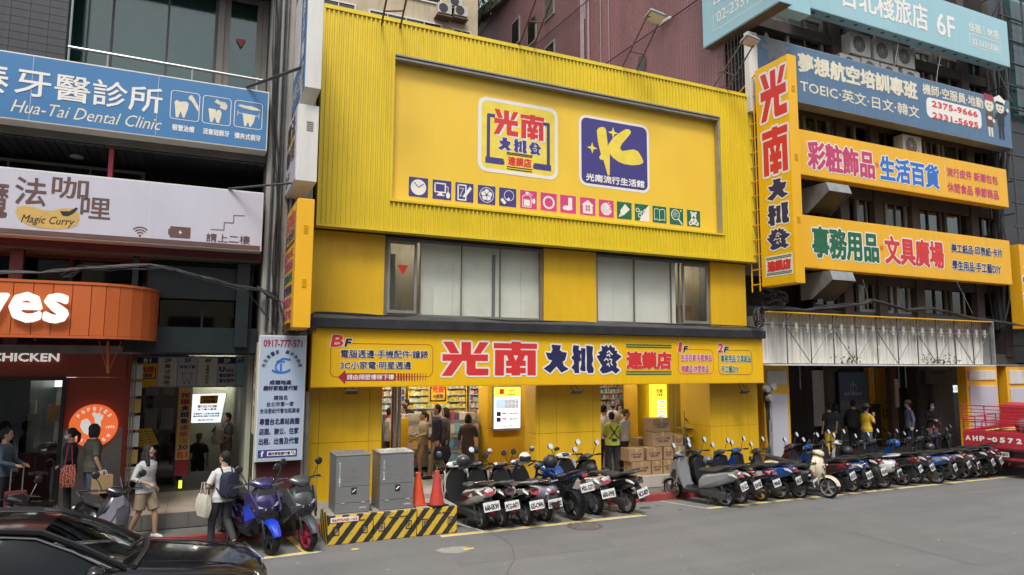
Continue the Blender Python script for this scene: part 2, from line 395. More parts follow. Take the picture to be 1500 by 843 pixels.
for nm, c, r in (('silver', (.30, .31, .31), .3), ('black', (.014, .014, .016), .22), ('navy', (.02, .03, .075), .25), ('blue', (.012, .085, .34), .25),
                 ('cream', (.66, .58, .42), .3), ('maroon', (.08, .012, .015), .25), ('white', (.62, .62, .61), .25), ('red', (.38, .012, .015), .25), ('lavender', (.30, .30, .38), .3),
                 ('gunmetal', (.055, .06, .065), .35), ('indigo', (.035, .028, .11), .22), ('royal', (.01, .05, .55), .2)):
    mat('paint_'+nm+'_gloss', c, r, .15 if nm not in ('white', 'cream') else 0, var=.06, coat=.7)
glassmat('glass', (.75, .8, .78), .08)
glassmat('glass_dark', (.40, .43, .44), .07)
glassmat('glass_teal', (.50, .66, .63), .07, .08)
glassmat('glass_clear', (.97, .98, .97), .035)
glassmat('film', (.5, .52, .52), .10, .12)
islandmat('goods', [(.5,.08,.1),(.6,.5,.4),(.1,.3,.35),(.55,.55,.5),(.6,.35,.08),(.08,.12,.3),(.5,.3,.35),(.15,.35,.2),(.65,.6,.5),(.3,.06,.1),(.45,.4,.3),(.2,.45,.5)])
islandmat('goods_lemon', [(.6,.5,.1),(.6,.45,.05),(.35,.45,.1),(.65,.6,.3),(.5,.5,.45),(.55,.35,.03)])
islandmat('goods_dark', [(.06,.05,.06),(.12,.1,.12),(.2,.12,.14),(.05,.07,.12),(.3,.28,.25),(.1,.03,.04)])

def zebra():
    m = bpy.data.materials.new('zebra_red'); m.use_nodes = True; n = m.node_tree; b = n.nodes['Principled BSDF']; tc = n.nodes.new('ShaderNodeTexCoord'); wv = n.nodes.new('ShaderNodeTexWave'); wv.inputs['Scale'].default_value = 7; wv.inputs['Distortion'].default_value = 9; wv.inputs['Detail Scale'].default_value = 2.5; n.links.new(tc.outputs['Object'], wv.inputs[0])
    r = n.nodes.new('ShaderNodeValToRGB'); r.color_ramp.interpolation = 'CONSTANT'; r.color_ramp.elements[0].color = (.10, .02, .015, 1); r.color_ramp.elements[1].position = .5; r.color_ramp.elements[1].color = (.42, .13, .08, 1); n.links.new(wv.outputs['Fac'], r.inputs[0]); n.links.new(r.outputs[0], b.inputs['Base Color']); b.inputs['Roughness'].default_value = .8; M['zebra_red'] = m
zebra()
mat('stair_wall', (.36, .37, .29), .8, var=.08)
mat('glow_blue', (.38, .55, .72), .5, var=.03, emit=.6)
mat('arcade_dark', (.20, .19, .18), .8, var=.2)

def asphalt():
    m = M['asphalt']; n = m.node_tree; b = n.nodes['Principled BSDF']; L = n.links.new; tc = n.nodes.new('ShaderNodeTexCoord')
    src = b.inputs['Base Color'].links[0].from_socket
    def nz(sc, det, lo, hi, a, c, mp=None):
        q = n.nodes.new('ShaderNodeTexNoise'); q.inputs['Scale'].default_value = sc; q.inputs['Detail'].default_value = det
        p = n.nodes.new('ShaderNodeMapping'); p.inputs['Scale'].default_value = mp or (1, 1, 1); L(tc.outputs['Object'], p.inputs[0]); L(p.outputs[0], q.inputs[0])
        r = n.nodes.new('ShaderNodeMapRange'); r.inputs[1].default_value = lo; r.inputs[2].default_value = hi; r.inputs[3].default_value = a; r.inputs[4].default_value = c; L(q.outputs[0], r.inputs[0]); return r.outputs[0]
    out = src
    for f in (nz(95, 3, .3, .7, .72, 1.3), nz(28, 4, .35, .65, .92, 1.08), nz(1, 5, .4, .62, .94, 1.06, (.12, 1.4, 1)), nz(1.3, 6, .55, .72, 1, .9)):
        v = n.nodes.new('ShaderNodeVectorMath'); v.operation = 'SCALE'; L(out, v.inputs[0]); L(f, v.inputs['Scale']); out = v.outputs[0]
    L(out, b.inputs['Base Color'])
asphalt()
mat('room_light', (1, .95, .84), .5, var=0, emit=14)
# ------------------------------------------------------------------ ground
mb = MB(); mb.poly([(-60, -40, 0), (90, -40, 0), (90, 60, 0), (-60, 60, 0)]); struct('road', mb, 'asphalt')
mb = MB()   # lower apron behind the kerb
for x0, x1 in ((-14, 2.0), (9.2, 40)): mb.box((x0, 14.25, -.1), (x1, 14.955, .13))
mb.box((2.0, 14.25, -.1), (9.2, 14.955, .10)); struct('apron', mb, 'concrete_dark')
kerb = None
x = -14.0; i = 0
kb = MB(); kb.box((0, 0, 0), (.994, .17, .15)); kme = kb.mesh('kerb_stone', 'kerb_red')
kroot = thing('kerb', 'low red painted kerb along the edge of the road', 'kerb', (0, 14.08, 0))
del kroot['category']; del kroot['label']; kroot['kind'] = 'structure'
while x < 34:
    if not (2.0 < x < 8.6):
        o = bpy.data.objects.new('kerb_stone', kme); COL.objects.link(o); o.parent = kroot; o.location = (x, 0, 0)
    x += 1.0
FZ = .42
mb = MB()
for a_, b_ in (((-14, 15.0, -.1), (-.25, 26, FZ-.012)), ((-.25, 15.0, -.1), (1.25, 20.45, FZ-.012)), ((1.25, 15.0, -.1), (40, 26, FZ-.012))): mb.box(a_, b_)
floor = struct('arcade_floor', mb, 'grout')
mb = MB(); mb.poly([(-14, 26, FZ-.01), (40, 26, FZ-.01), (40, 40, FZ-.01), (-14, 40, FZ-.01)]); mb.build('far_floor', 'interior_mid', floor)
# floor tiles as single pieces near the front, riser tiles on the step
tm = {}
for k, c in (('paver', 'paver'), ('paver_grey', 'concrete')):
    b = MB(); b.box((.004, .004, -.012), (.596, .596, .0)); tm[k] = b.mesh('floor_tile', c)
def tiles(x0, x1, y0, y1, me):
    nx = int((x1-x0)/.6); ny = int((y1-y0)/.6)
    for i in range(nx):
        for j in range(ny):
            o = bpy.data.objects.new('floor_tile', me); COL.objects.link(o); o.parent = floor; o.location = (x0+i*.6, y0+j*.6, FZ)
tiles(-3.4, 2.0, 15.02, 18.0, tm['paver'])
tiles(3.6, 7.9, 15.02, 17.5, tm['paver_grey'])
b = MB(); b.box((.004, -.02, .14), (.396, 0, FZ+.004)); rm = b.mesh('riser_tile', 'paver_pale')
rm2 = rm.copy(); rm2.materials[0] = M['concrete_dark']
for i in range(-20, 80):
    X = i*.4
    if X > 31: break
    o = bpy.data.objects.new('riser_tile', rm if X > 2 else rm2); COL.objects.link(o); o.parent = floor; o.location = (X, 15.0, 0)
mb = MB(); mb.box((9.2, 14.985, FZ-.02), (31, 15.3, FZ+.006)); mb.build('step_edge', 'paver_pale', floor)
# painted stall lines
def line(pts, w, z=.004):
    mb = MB()
    for a, b_ in pts:
        a = Vector((*a, z)); b_ = Vector((*b_, z)); d = (b_-a).normalized(); q = Vector((-d.y, d.x, 0))*w/2
        mb.add([a-q, b_-q, b_+q, a+q], [(0, 1, 2, 3)]); z += .0012
    return mb
struct('parking_line', line([((4.4, 12.92), (9.05, 12.92)), ((9.05, 12.95), (8.65, 14.0))], .11), 'paint_yellow')
struct('parking_line', line([((4.4, 12.83), (9.1, 12.83)), ((5.3, 12.95), (5.0, 13.9)), ((6.6, 12.95), (6.3, 13.9)), ((7.9, 12.95), (7.6, 13.9))], .045, .006), 'paint_white')
struct('parking_line', line([((10.85, 12.92), (22.6, 12.92))], .11), 'paint_yellow')
struct('parking_line', line([((10.85, 12.84), (22.7, 12.84)), ((10.85, 12.84), (10.35, 14.0)), ((12.1, 12.95), (11.7, 13.9)), ((13.4, 12.95), (13, 13.9)), ((15.4, 12.95), (15, 13.9))], .045, .006), 'paint_white')
struct('parking_line', line([((1.2, 12.72), (2.1, 12.78)), ((1.9, 12.8), (1.75, 14.0))], .11), 'paint_yellow')
struct('parking_line', line([((1.15, 12.65), (2.15, 12.7)), ((1.15, 12.65), (.95, 14.0))], .05, .006), 'paint_white')
# scraps, worn marks and cracks on the road
mb = MB(); R = random.Random(3)
for _ in range(70):
    x, y = R.uniform(-3, 22), R.uniform(8, 13.9); r = R.uniform(.003, .02) if R.random() < .95 else R.uniform(.03, .06)
    mb.add([(x+r*R.uniform(.6, 1.4)*math.cos(a)*1.6, y+r*R.uniform(.5, 1)*math.sin(a), .005) for a in (0, 1.2, 2.4, 3.6, 4.9)], [(0, 1, 2, 3, 4)])
o = mb.build('road_litter', 'paint_white'); tag(o, 'small pale scraps and flecks scattered on the asphalt', 'litter', kind='stuff')
def blob(cx, cy, rx, ry, z, R, k=18): return [(cx+rx*math.cos(2*PI*i/k)*R.uniform(.85, 1.1), cy+ry*math.sin(2*PI*i/k)*R.uniform(.8, 1.1), z) for i in range(k)]
p = G(665, 806); mb = MB(); mb.poly(blob(p.x, p.y, .33, .22, .004, R)); struct('road_patch', mb, 'concrete')
p = G(687, 805); mb = MB(); mb.poly([(p.x-.1, p.y-.03, .008), (p.x+.1, p.y-.03, .008), (p.x+.1, p.y+.06, .008), (p.x-.1, p.y+.06, .008)]); struct('road_mark', mb, 'paint_yellow')
p = G(520, 805); mb = MB(); mb.poly(blob(p.x, p.y, .08, .05, .005, R)); struct('road_mark', mb, 'paint_yellow')
mb = MB()
for k in range(4):   # long faint seams of asphalt patches
    x, y = R.uniform(0, 20), R.uniform(7, 12.4); a = R.uniform(-.15, .15)+(PI/2 if R.random() < .25 else 0)
    for s_ in range(14):
        x2, y2 = x+math.cos(a)*.35, y+math.sin(a)*.35; a += R.uniform(-.25, .25)
        d = Vector((x2-x, y2-y)).normalized(); q = (-d.y*.0035, d.x*.0035)
        mb.add([(x-q[0], y-q[1], .0035), (x2-q[0], y2-q[1], .0035), (x2+q[0], y2+q[1], .0035), (x+q[0], y+q[1], .0035)], [(0, 1, 2, 3)]); x, y = x2, y2
struct('road_crack', mb, 'rubber')
mb = MB()
for x, y, w, l in ((12.5, 9.2, .55, 3.4), (5.6, 11.2, 1.5, .5), (17.5, 11.4, 2.6, .45)): mb.poly([(x-w+R.uniform(-.05, .05), y-l/2, .0026), (x+w, y-l/2+R.uniform(-.05, .05), .0026), (x+w+.08, y+l/2, .0026), (x-w, y+l/2+.06, .0026)])
struct('asphalt_repair', mb, 'asphalt_patch')
mb = MB()
for k in range(26): x = R.uniform(4.6, 21) ; y = R.uniform(12.95, 13.6); s_ = R.uniform(.03, .13); mb.poly(blob(x, y, s_*1.3, s_, .0045+k*.00004, R, 11))
struct('oil_stain', mb, 'oil')
def manhole(p, r, label, mt):
    t = thing('manhole_cover', label, 'manhole cover', p)
    MB().lathe([(r, -.02), (r, .006), (r*.9, .006), (r*.9, -.02)], p, n=32).build('rim', 'rust', t)
    mb = MB(); mb.lathe([(r*.88, -.02), (r*.88, .004)], p, n=32)
    mb.build('lid', mt, t); mb = MB()
    for i in range(-6, 7):
        for j in range(-6, 7):
            x, y = i*r*.13, j*r*.13
            if x*x+y*y < (r*.8)**2: mb.obox((p.x+x, p.y+y, .006), (r*.07, r*.07, .008))
    mb.build('tread', 'galv', t)
manhole(G(856, 771), .36, 'round rusty iron cover with square studs beside the stall line', 'rust')
mb = MB(); p = G(1497, 823)
# buildings on the far side of the street, behind the viewpoint (seen only in reflections)
for i, (x0, x1, h, mt, lb) in enumerate(((-30, -6, 17, 'concrete', 'grey concrete block across the street at the left'), (-5.6, 13, 14, 'plaster_beige', 'beige block across the street opposite the yellow shop'), (13.4, 45, 19, 'tile_dark', 'dark tiled block across the street at the right'))):
    t = thing('street_building', lb, 'building', ((x0+x1)/2, -14, 0)); MB().box((x0, -22, 0), (x1, -10, h)).build('wall', mt, t)
    z = 4.2
    while z < h-2:
        x = x0+1
        while x < x1-3: MB().box((x, -10.0, z), (x+2.2, -9.95, z+1.5)).build('window', 'tile_dark' if mt != 'tile_dark' else 'curtain_grey', t); x += 3.1
        z += 3.2
    MB().box((x0, -10.4, 3.1), (x1, -9.2, 3.9)).build('sign_band', ('sign_blue', 'sign_white', 'orange_dark')[i], t)
# ------------------------------------------------------------------ yellow shop building
Yc = 14.6
shop = thing('shop_building', 'two storey shop front clad in yellow ribbed metal and yellow panels', 'building', (8, 18, 0))
def ribs(mb, x0, x1, z0, z1, Y=Yc, pitch=.104, d=.035):
    n = int(round((x1-x0)/pitch)); p = (x1-x0)/n; pr = []
    for i in range(n):
        x = x0+i*p; pr += [(x, Y), (x+p*.45, Y), (x+p*.58, Y-d), (x+p*.87, Y-d)]
    pr.append((x1, Y)); k = len(pr)
    mb.add([(a, b, z0) for a, b in pr]+[(a, b, z1) for a, b in pr], [(i, i+1, k+i+1, k+i) for i in range(k-1)])
UX0, UX1, UZ0, UZ1 = 2.17, 14.2, 6.21, 10.98; RX0, RX1, RZ0, RZ1 = 3.70, 13.05, 6.86, 10.18
mb = MB(); ribs(mb, UX0, RX0, UZ0, UZ1); ribs(mb, RX0, RX1, RZ1, UZ1); ribs(mb, RX0, RX1, UZ0, RZ0); ribs(mb, RX1, UX1, UZ0, UZ1)
mb.build('ribbed_cladding', 'cladding_yellow', shop)
mb = MB()
mb.box((UX0-.04, Yc-.05, UZ1-.02), (UX1+.04, Yc+.4, UZ1+.07)); mb.box((UX0-.04, Yc-.045, UZ0), (UX0-.002, Yc+.4, UZ1-.025)); mb.box((UX1+.002, Yc-.045, UZ0), (UX1+.04, Yc+.4, UZ1-.025))
mb.box((UX0-.04, Yc-.045, UZ0-.06), (UX1+.04, Yc+.3, UZ0-.005))
mb.build('edge_trim', 'cladding_yellow', shop)
mb = MB()   # frame of the sunk billboard
mb.box((RX0-.03, Yc-.06, RZ0-.03), (RX0+.02, Yc+.25, RZ1+.03)); mb.box((RX1-.02, Yc-.06, RZ0-.03), (RX1+.03, Yc+.25, RZ1+.03)); mb.box((RX0+.02, Yc-.06, RZ0-.03), (RX1-.02, Yc+.25, RZ0+.02))
mb.build('recess_frame', 'cladding_yellow', shop)
mb = MB(); mb.box((RX0+.02, Yc-.03, RZ1-.07), (RX1-.02, Yc+.2, RZ1-.02)); mb.box((RX0+.02, Yc-.055, RZ1+.0), (RX1-.02, Yc+.0, RZ1+.035)); mb.build('recess_rail', 'frame_grey', shop)
mb = MB(); mb.box((RX1-.075, Yc-.02, RZ0+.02), (RX1-.03, Yc+.1, RZ1-.08)); mb.build('recess_rail', 'galv', shop)
mb = MB()   # roof and side walls
mb.box((UX0, Yc+.41, 10.7), (UX1, 25, 10.85)); mb.box((UX0-.03, Yc+.41, FZ), (UX0+.12, 25, 10.95)); mb.box((UX1-.1, 15.9, FZ), (UX1, 25, 10.95)); mb.box((UX0, 24.8, FZ), (UX1, 25, 10.9))
mb.build('side_wall', 'concrete', shop)
mb = MB(); mb.box((UX0+.12, 15.0, 3.5), (UX1-.1, 24.8, 3.7)); mb.box((UX0+.12, 15.25, 6.45), (UX1-.1, 24.8, 6.6)); mb.box((UX0+.12, 15.21, 3.2), (UX1-.1, 15.3, 4.40)); mb.build('floor_slab', 'interior_mid', shop)
# storey between: yellow panels and windows
YW = 14.95
def fx(x, y=420): return PY(x, y, YW).x
WL0, WL1, WR0, WR1 = fx(563), fx(797), fx(874), fx(1041)
for a, b_ in ((2.13, WL0), (WL1, WR0), (WR1, 14.15)):
    mb = MB(); mb.box((a+.004, YW, 4.3), (b_-.004, YW+.22, 6.14)); mb.build('wall_panel', 'wall_yellow', shop, bevel=.01)
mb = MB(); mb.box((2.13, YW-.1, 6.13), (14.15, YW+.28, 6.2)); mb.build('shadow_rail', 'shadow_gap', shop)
def window(x0, x1, z0, z1, Y, panes, parent, fm='frame_brown', gm='glass', fw=.06, dep=.09, back=None, mw=.02):
    """panes: list of x boundaries; back: list of (x0,x1,z0,z1,mat,dy)"""
    mb = MB(); mb.box((x0, Y, z0), (x1, Y+dep, z0+fw)); mb.box((x0, Y, z1-fw), (x1, Y+dep, z1)); mb.box((x0, Y, z0+fw), (x0+fw, Y+dep, z1-fw)); mb.box((x1-fw, Y, z0+fw), (x1, Y+dep, z1-fw))
    for p in panes[1:-1]: mb.box((p-mw, Y+.01, z0+fw), (p+mw, Y+dep-.01, z1-fw))
    f = mb.build('window', fm, parent)
    for a, b_ in zip(panes, panes[1:]):
        g = MB(); g.box((a+mw, Y+dep*.5, z0+fw*.6), (b_-mw, Y+dep*.5+.008, z1-fw*.6)); g.build('pane', gm, f)
    return f
f1 = window(WL0+.01, WL1-.01, 4.33, 6.11, YW+.06, [WL0+.04, fx(617), fx(678), fx(735), WL1-.1], shop, gm='glass_clear', mw=.006)
f2 = window(WR0+.01, WR1-.01, 4.33, 6.11, YW+.06, [WR0+.04, fx(932), fx(986), fx(998), WR1-.04], shop, gm='glass_clear', mw=.006)
for f_, a, b_ in ((f1, WL0+.07, fx(611)), (f2, fx(1001), WR1-.06)):
    mb = MB()
    for q in ((a, 4.40, a+.06, 6.04), (b_-.06, 4.40, b_, 6.04), (a+.06, 4.40, b_-.06, 4.47), (a+.06, 5.97, b_-.06, 6.04)): mb.box((q[0], YW+.03, q[1]), (q[2], YW+.07, q[3]))
    mb.build('sash', 'frame_grey', f_)
# boards and blinds behind the glass, rooms with their own walls
mb = MB()
bl = [fx(619), fx(667), fx(678), fx(727), fx(735), fx(768), fx(795)]
for i, (a, b_) in enumerate(zip(bl, bl[1:])): mb.box((a+.004, YW+.2+.004*(i % 3), 4.3), (b_-.004, YW+.215+.004*(i % 3), 6.15))
mb.build('backing_board', 'board_beige', f1)
mb = MB(); mb.box((fx(725), YW+.19, 4.3), (fx(730), YW+.2, 5.9)); mb.build('pipe', 'frame_grey', f1)
mb = MB(); mb.box((fx(620), YW+.16, 4.4), (fx(637), YW+.165, 5.05)); mb.build('notice', 'paper', f1)
mb = MB()
bl = [fx(876), fx(903), fx(932), fx(985), fx(996)]
for i, (a, b_) in enumerate(zip(bl, bl[1:])): mb.box((a+.004, YW+.2+.004*(i % 3), 4.3), (b_-.004, YW+.215+.004*(i % 3), 6.15))
mb.build('backing_board', 'curtain_white', f2)
for wx, ff in (((fx(563)-.3, fx(618)+.3), f1), ((fx(990), fx(1041)+.3), f2)):
    mb = MB(); mb.box((wx[0], 16.9, 4.0), (wx[1]+2, 16.95, 6.4)); mb.build('room_wall', 'plaster_beige', shop)
    MB().box((wx[0]+.5, 16.2, 6.32), (wx[1]+1.2, 16.26, 6.36)).build('lit_tube', 'room_light', shop)
u, v = FY(YW+.05).pick(590, 395)
mb = MB(); mb.poly([(u-.13, YW+.045, v+.1), (u+.13, YW+.045, v+.1), (u, YW+.045, v-.13)]); mb.build('rescue_mark', 'print_red', f1)
# things dimly seen in the corner rooms
MB().box((fx(587), 16.0, 4.3), (fx(596), 16.3, 5.9)).build('room_column', 'curtain_grey', f1); MB().box((fx(596), 16.4, 4.3), (fx(606), 16.6, 5.5)).build('room_panel', 'sign_white', f1)
mb = MB(); goods_R = random.Random(5)
for i in range(26): x = fx(568)+goods_R.random()*.5; z = 4.5+goods_R.random()*1.0; mb.obox((x, 16.3+goods_R.random()*.3, z), (.09, .09, .12), (goods_R.random()*3, goods_R.random(), goods_R.random()))
mb.build('hung_goods', 'goods_dark', f1, kind='stuff')
R = random.Random(11)
t = thing('storage_carton', 'brown carton inside the right upper window, low behind the narrow sash', 'carton', (fx(1025), 15.9, 4.3))
MB().box((fx(1008), 15.6, 4.3), (fx(1034), 16.1, 4.95)).build('box_body', 'cardboard', t)
mb = MB(); mb.box((fx(1006), 16.4, 4.3), (fx(1012), 16.7, 6.0)); mb.build('shelf_post', 'steel_dark', f2)
mb = MB()
for i in range(5): mb.box((fx(1000), 16.75, 4.5+i*.3), (fx(1014), 16.9, 4.65+i*.3))
mb.build('shelf_goods', 'goods_dark', f2)
# black ledge with gutter lip
mb = MB(); mb.box((2.06, 14.25, 4.0), (14.16, 15.2, 4.22)); mb.build('ledge', 'ledge_black', shop, bevel=.02)
mb = MB(); mb.box((2.1, 14.30, 4.22), (14.12, 15.18, 4.30)); mb.build('ledge_top', 'concrete_dark', shop)
# ground floor pillars, each of panels with open joints
def pillar(x0, x1, Y0, Y1, seamx=(), zs=1.62, mt='wall_yellow', z1=3.45, z0=FZ):
    xs = [x0]+list(seamx)+[x1]
    mb = MB(); mb.box((x0+.012, Y0+.012, z0), (x1-.012, Y1, z1)); c = mb.build('pillar', 'print_maroon', shop)
    for a, b_ in zip(xs, xs[1:]):
        for c0, c1 in ((z0, zs), (zs, z1)):
            m2 = MB(); m2.box((a+.004, Y0, c0+.004), (b_-.004, Y0+.5*(Y1-Y0) if Y1-Y0 < .1 else Y0+.03, c1-.004)); m2.build('pillar_panel', mt, c)
    for c0, c1 in ((z0, zs), (zs, z1)):
        m2 = MB(); m2.box((x0, Y0+.034, c0+.004), (x0+.011, Y1, c1-.004)); m2.build('pillar_panel', mt, c)
    return c
pillar(2.15, fx(560, 600), YW, 15.6, (fx(468, 600), fx(541, 600)))
pillar(fx(785, 600), fx(880, 600), YW, 15.55, (fx(790, 600), fx(815, 600), fx(868, 600)))
pillar(fx(1040, 600), 14.45, YW, 16.2, (fx(1056, 600), fx(1096, 600)))
for a_, b_ in ((2.12, fx(560, 600)+.02), (fx(785, 600)-.02, fx(880, 600)+.02), (fx(1040, 600)-.02, 14.5)): MB().box((a_, YW-.03, .10), (b_, YW+.3, FZ)).build('plinth', 'paver_pale', shop)
mb = MB(); mb.box((2.2, 15.6, FZ), (fx(566, 600), 16.6, 3.45)); mb.build('inner_jamb', 'wall_yellow', shop)
mb = MB(); p = PY(577, 620, 15.5); mb.lathe([(.075, FZ), (.075, 3.45)], (p.x, p.y, 0), n=16); mb.lathe([(.055, FZ), (.055, 3.45)], (p.x+.14, p.y+.1, 0), n=12); mb.build('shutter_post', 'chrome', shop, smooth=True)
# poster column and right inner column
pillar(6.93+.5, 8.62, 17.9, 18.6, (), 1.5)
mb = MB(); mb.box((PY(934, 600, 16.5).x, 16.5, FZ), (PY(952, 600, 16.5).x, 17.2, 3.45)); mb.build('inner_column', 'wall_yellow', shop)
# arcade ceiling, shop ceiling with lit slats
mb = MB(); mb.box((2.3, 15.05, 3.40), (14.1, 24.7, 3.48)); mb.build('ceiling', 'wall_yellow', shop)

mb = MB()
for k in range(7): mb.box((-.25, 20.45+k*.27, -1.4), (1.25, 20.45+(k+1)*.27, FZ-.17*(k+1)))
mb.build('stair_step', 'concrete_dark', floor, kind='stuff')
# ------------------------------------------------------------------ billboard sunk in the yellow cladding
fr = FY(14.78)
bb = thing('billboard', 'large sunken yellow billboard with two square emblems and a row of fifteen small pictograms', 'billboard', (8.4, 14.9, RZ0))
mb = MB(); mb.box((RX0-.1, 14.78, RZ0-.1), (RX1+.1, 14.9, RZ1+.1)); mb.build('board_panel', 'board_yellow', bb)
u0, u1, v0, v1 = span(fr, 700, 140, 250, 817)
w, h = u1-u0, v1-v0
mb = MB(); ringpoly(mb, rrect(u0, u1, v0, v1, .22), rrect(u0+.09, u1-.09, v0+.09, v1-.09, .15), fr, .006); mb.build('emblem_border', 'print_white', bb)
mb = MB(); flat(mb, rrect(u0+.09, u1-.09, v0+.09, v1-.09, .15), fr, .004); mb.build('emblem_field', 'print_lemon', bb)
def U(x): return u0+(x-30)/680*w       # emblem fractions traced from the sign itself
def V(y): return v1-(y)/650*h
mb = MB(); c = lambda pts: [(u0+a*w, v0+b*h) for a, b in pts]
stroke(mb, c([(.19, .76), (.125, .76), (.125, .15), (.31, .15)]), .085, fr, .008); stroke(mb, c([(.81, .76), (.875, .76), (.875, .15), (.69, .15)]), .085, fr, .008)
flat(mb, c([(.09, .12), (.31, .12), (.31, .2), (.09, .2)]), fr, .0105); flat(mb, c([(.69, .12), (.91, .12), (.91, .2), (.69, .2)]), fr, .0105); mb.build('emblem_bracket', 'print_violet', bb)
def wb(a0, a1, b0, b1): return ('w', u0+a0*w, u0+a1*w, v0+b0*h, v0+b1*h)
for k, (ch, a0, a1) in enumerate((('光', .19, .49), ('南', .52, .82))):
    T(bb, ch, wb(a0+.02, a1+.02, .50, .84), fr, 'print_white', name='letter_outline', n=.007)
    T(bb, ch, wb(a0, a1, .52, .86), fr, 'print_red', n=.009)
brand_word(bb, '大批發', [wb(.24, .41, .31, .49), wb(.43, .60, .31, .49), wb(.62, .79, .31, .49)], fr, 'print_violet', .05)
T(bb, '連鎖店', wb(.36, .66, .12, .25), fr, 'print_red', .05)
mb = MB()
for q in (.285, .265, .095, .065): flat(mb, c([(.35, q), (.67, q), (.67, q+.014), (.35, q+.014)]), fr, .007)
mb.build('emblem_line', 'print_black', bb)
# second emblem
u0, u1, v0, v1 = span(fr, 848, 167, 271, 951); w, h = u1-u0, v1-v0
mb = MB(); flat(mb, rrect(u0, u1, v0, v1, .22), fr, .004); mb.build('emblem_border', 'print_white', bb)
mb = MB(); flat(mb, rrect(u0+.07, u1-.07, v0+.07, v1-.07, .16), fr, .006); mb.build('emblem_field', 'print_violet', bb)
def kp(pts):   # points as fractions of the emblem, y down, perspective already taken out
    return [(u0+a*w, v1-b*h) for a, b in pts]
mb = MB()
flat(mb, kp([(.245,.20),(.27,.155),(.31,.135),(.35,.13),(.375,.16),(.385,.25),(.40,.40),(.41,.365),(.47,.27),(.56,.18),(.66,.105),(.71,.10),(.735,.13),(.72,.17),(.66,.25),(.60,.33),(.57,.40),(.60,.435),(.68,.41),(.77,.385),(.83,.40),(.88,.47),(.91,.54),(.90,.57),(.84,.60),(.74,.62),(.63,.62),(.54,.595),(.47,.55),(.425,.505),(.42,.80),(.395,.82),(.36,.70),(.335,.605),(.29,.605),(.275,.57),(.30,.53),(.26,.35)]), fr, .008)
for cx, cy, r in ((.475, .19, .075), (.18, .455, .075)):
    flat(mb, kp([(cx, cy-r*1.1), (cx+r*.25, cy-r*.25), (cx+r, cy), (cx+r*.25, cy+r*.25), (cx, cy+r*1.1), (cx-r*.25, cy+r*.25), (cx-r, cy), (cx-r*.25, cy-r*.25)]), fr, .0085)
mb.build('emblem_letter', 'print_lemon', bb)
T(bb, '光南流行生活館', ('w', u0+.09*w, u0+.92*w, v0+.07*h, v0+.18*h), fr, 'print_white', .04, n=.009)
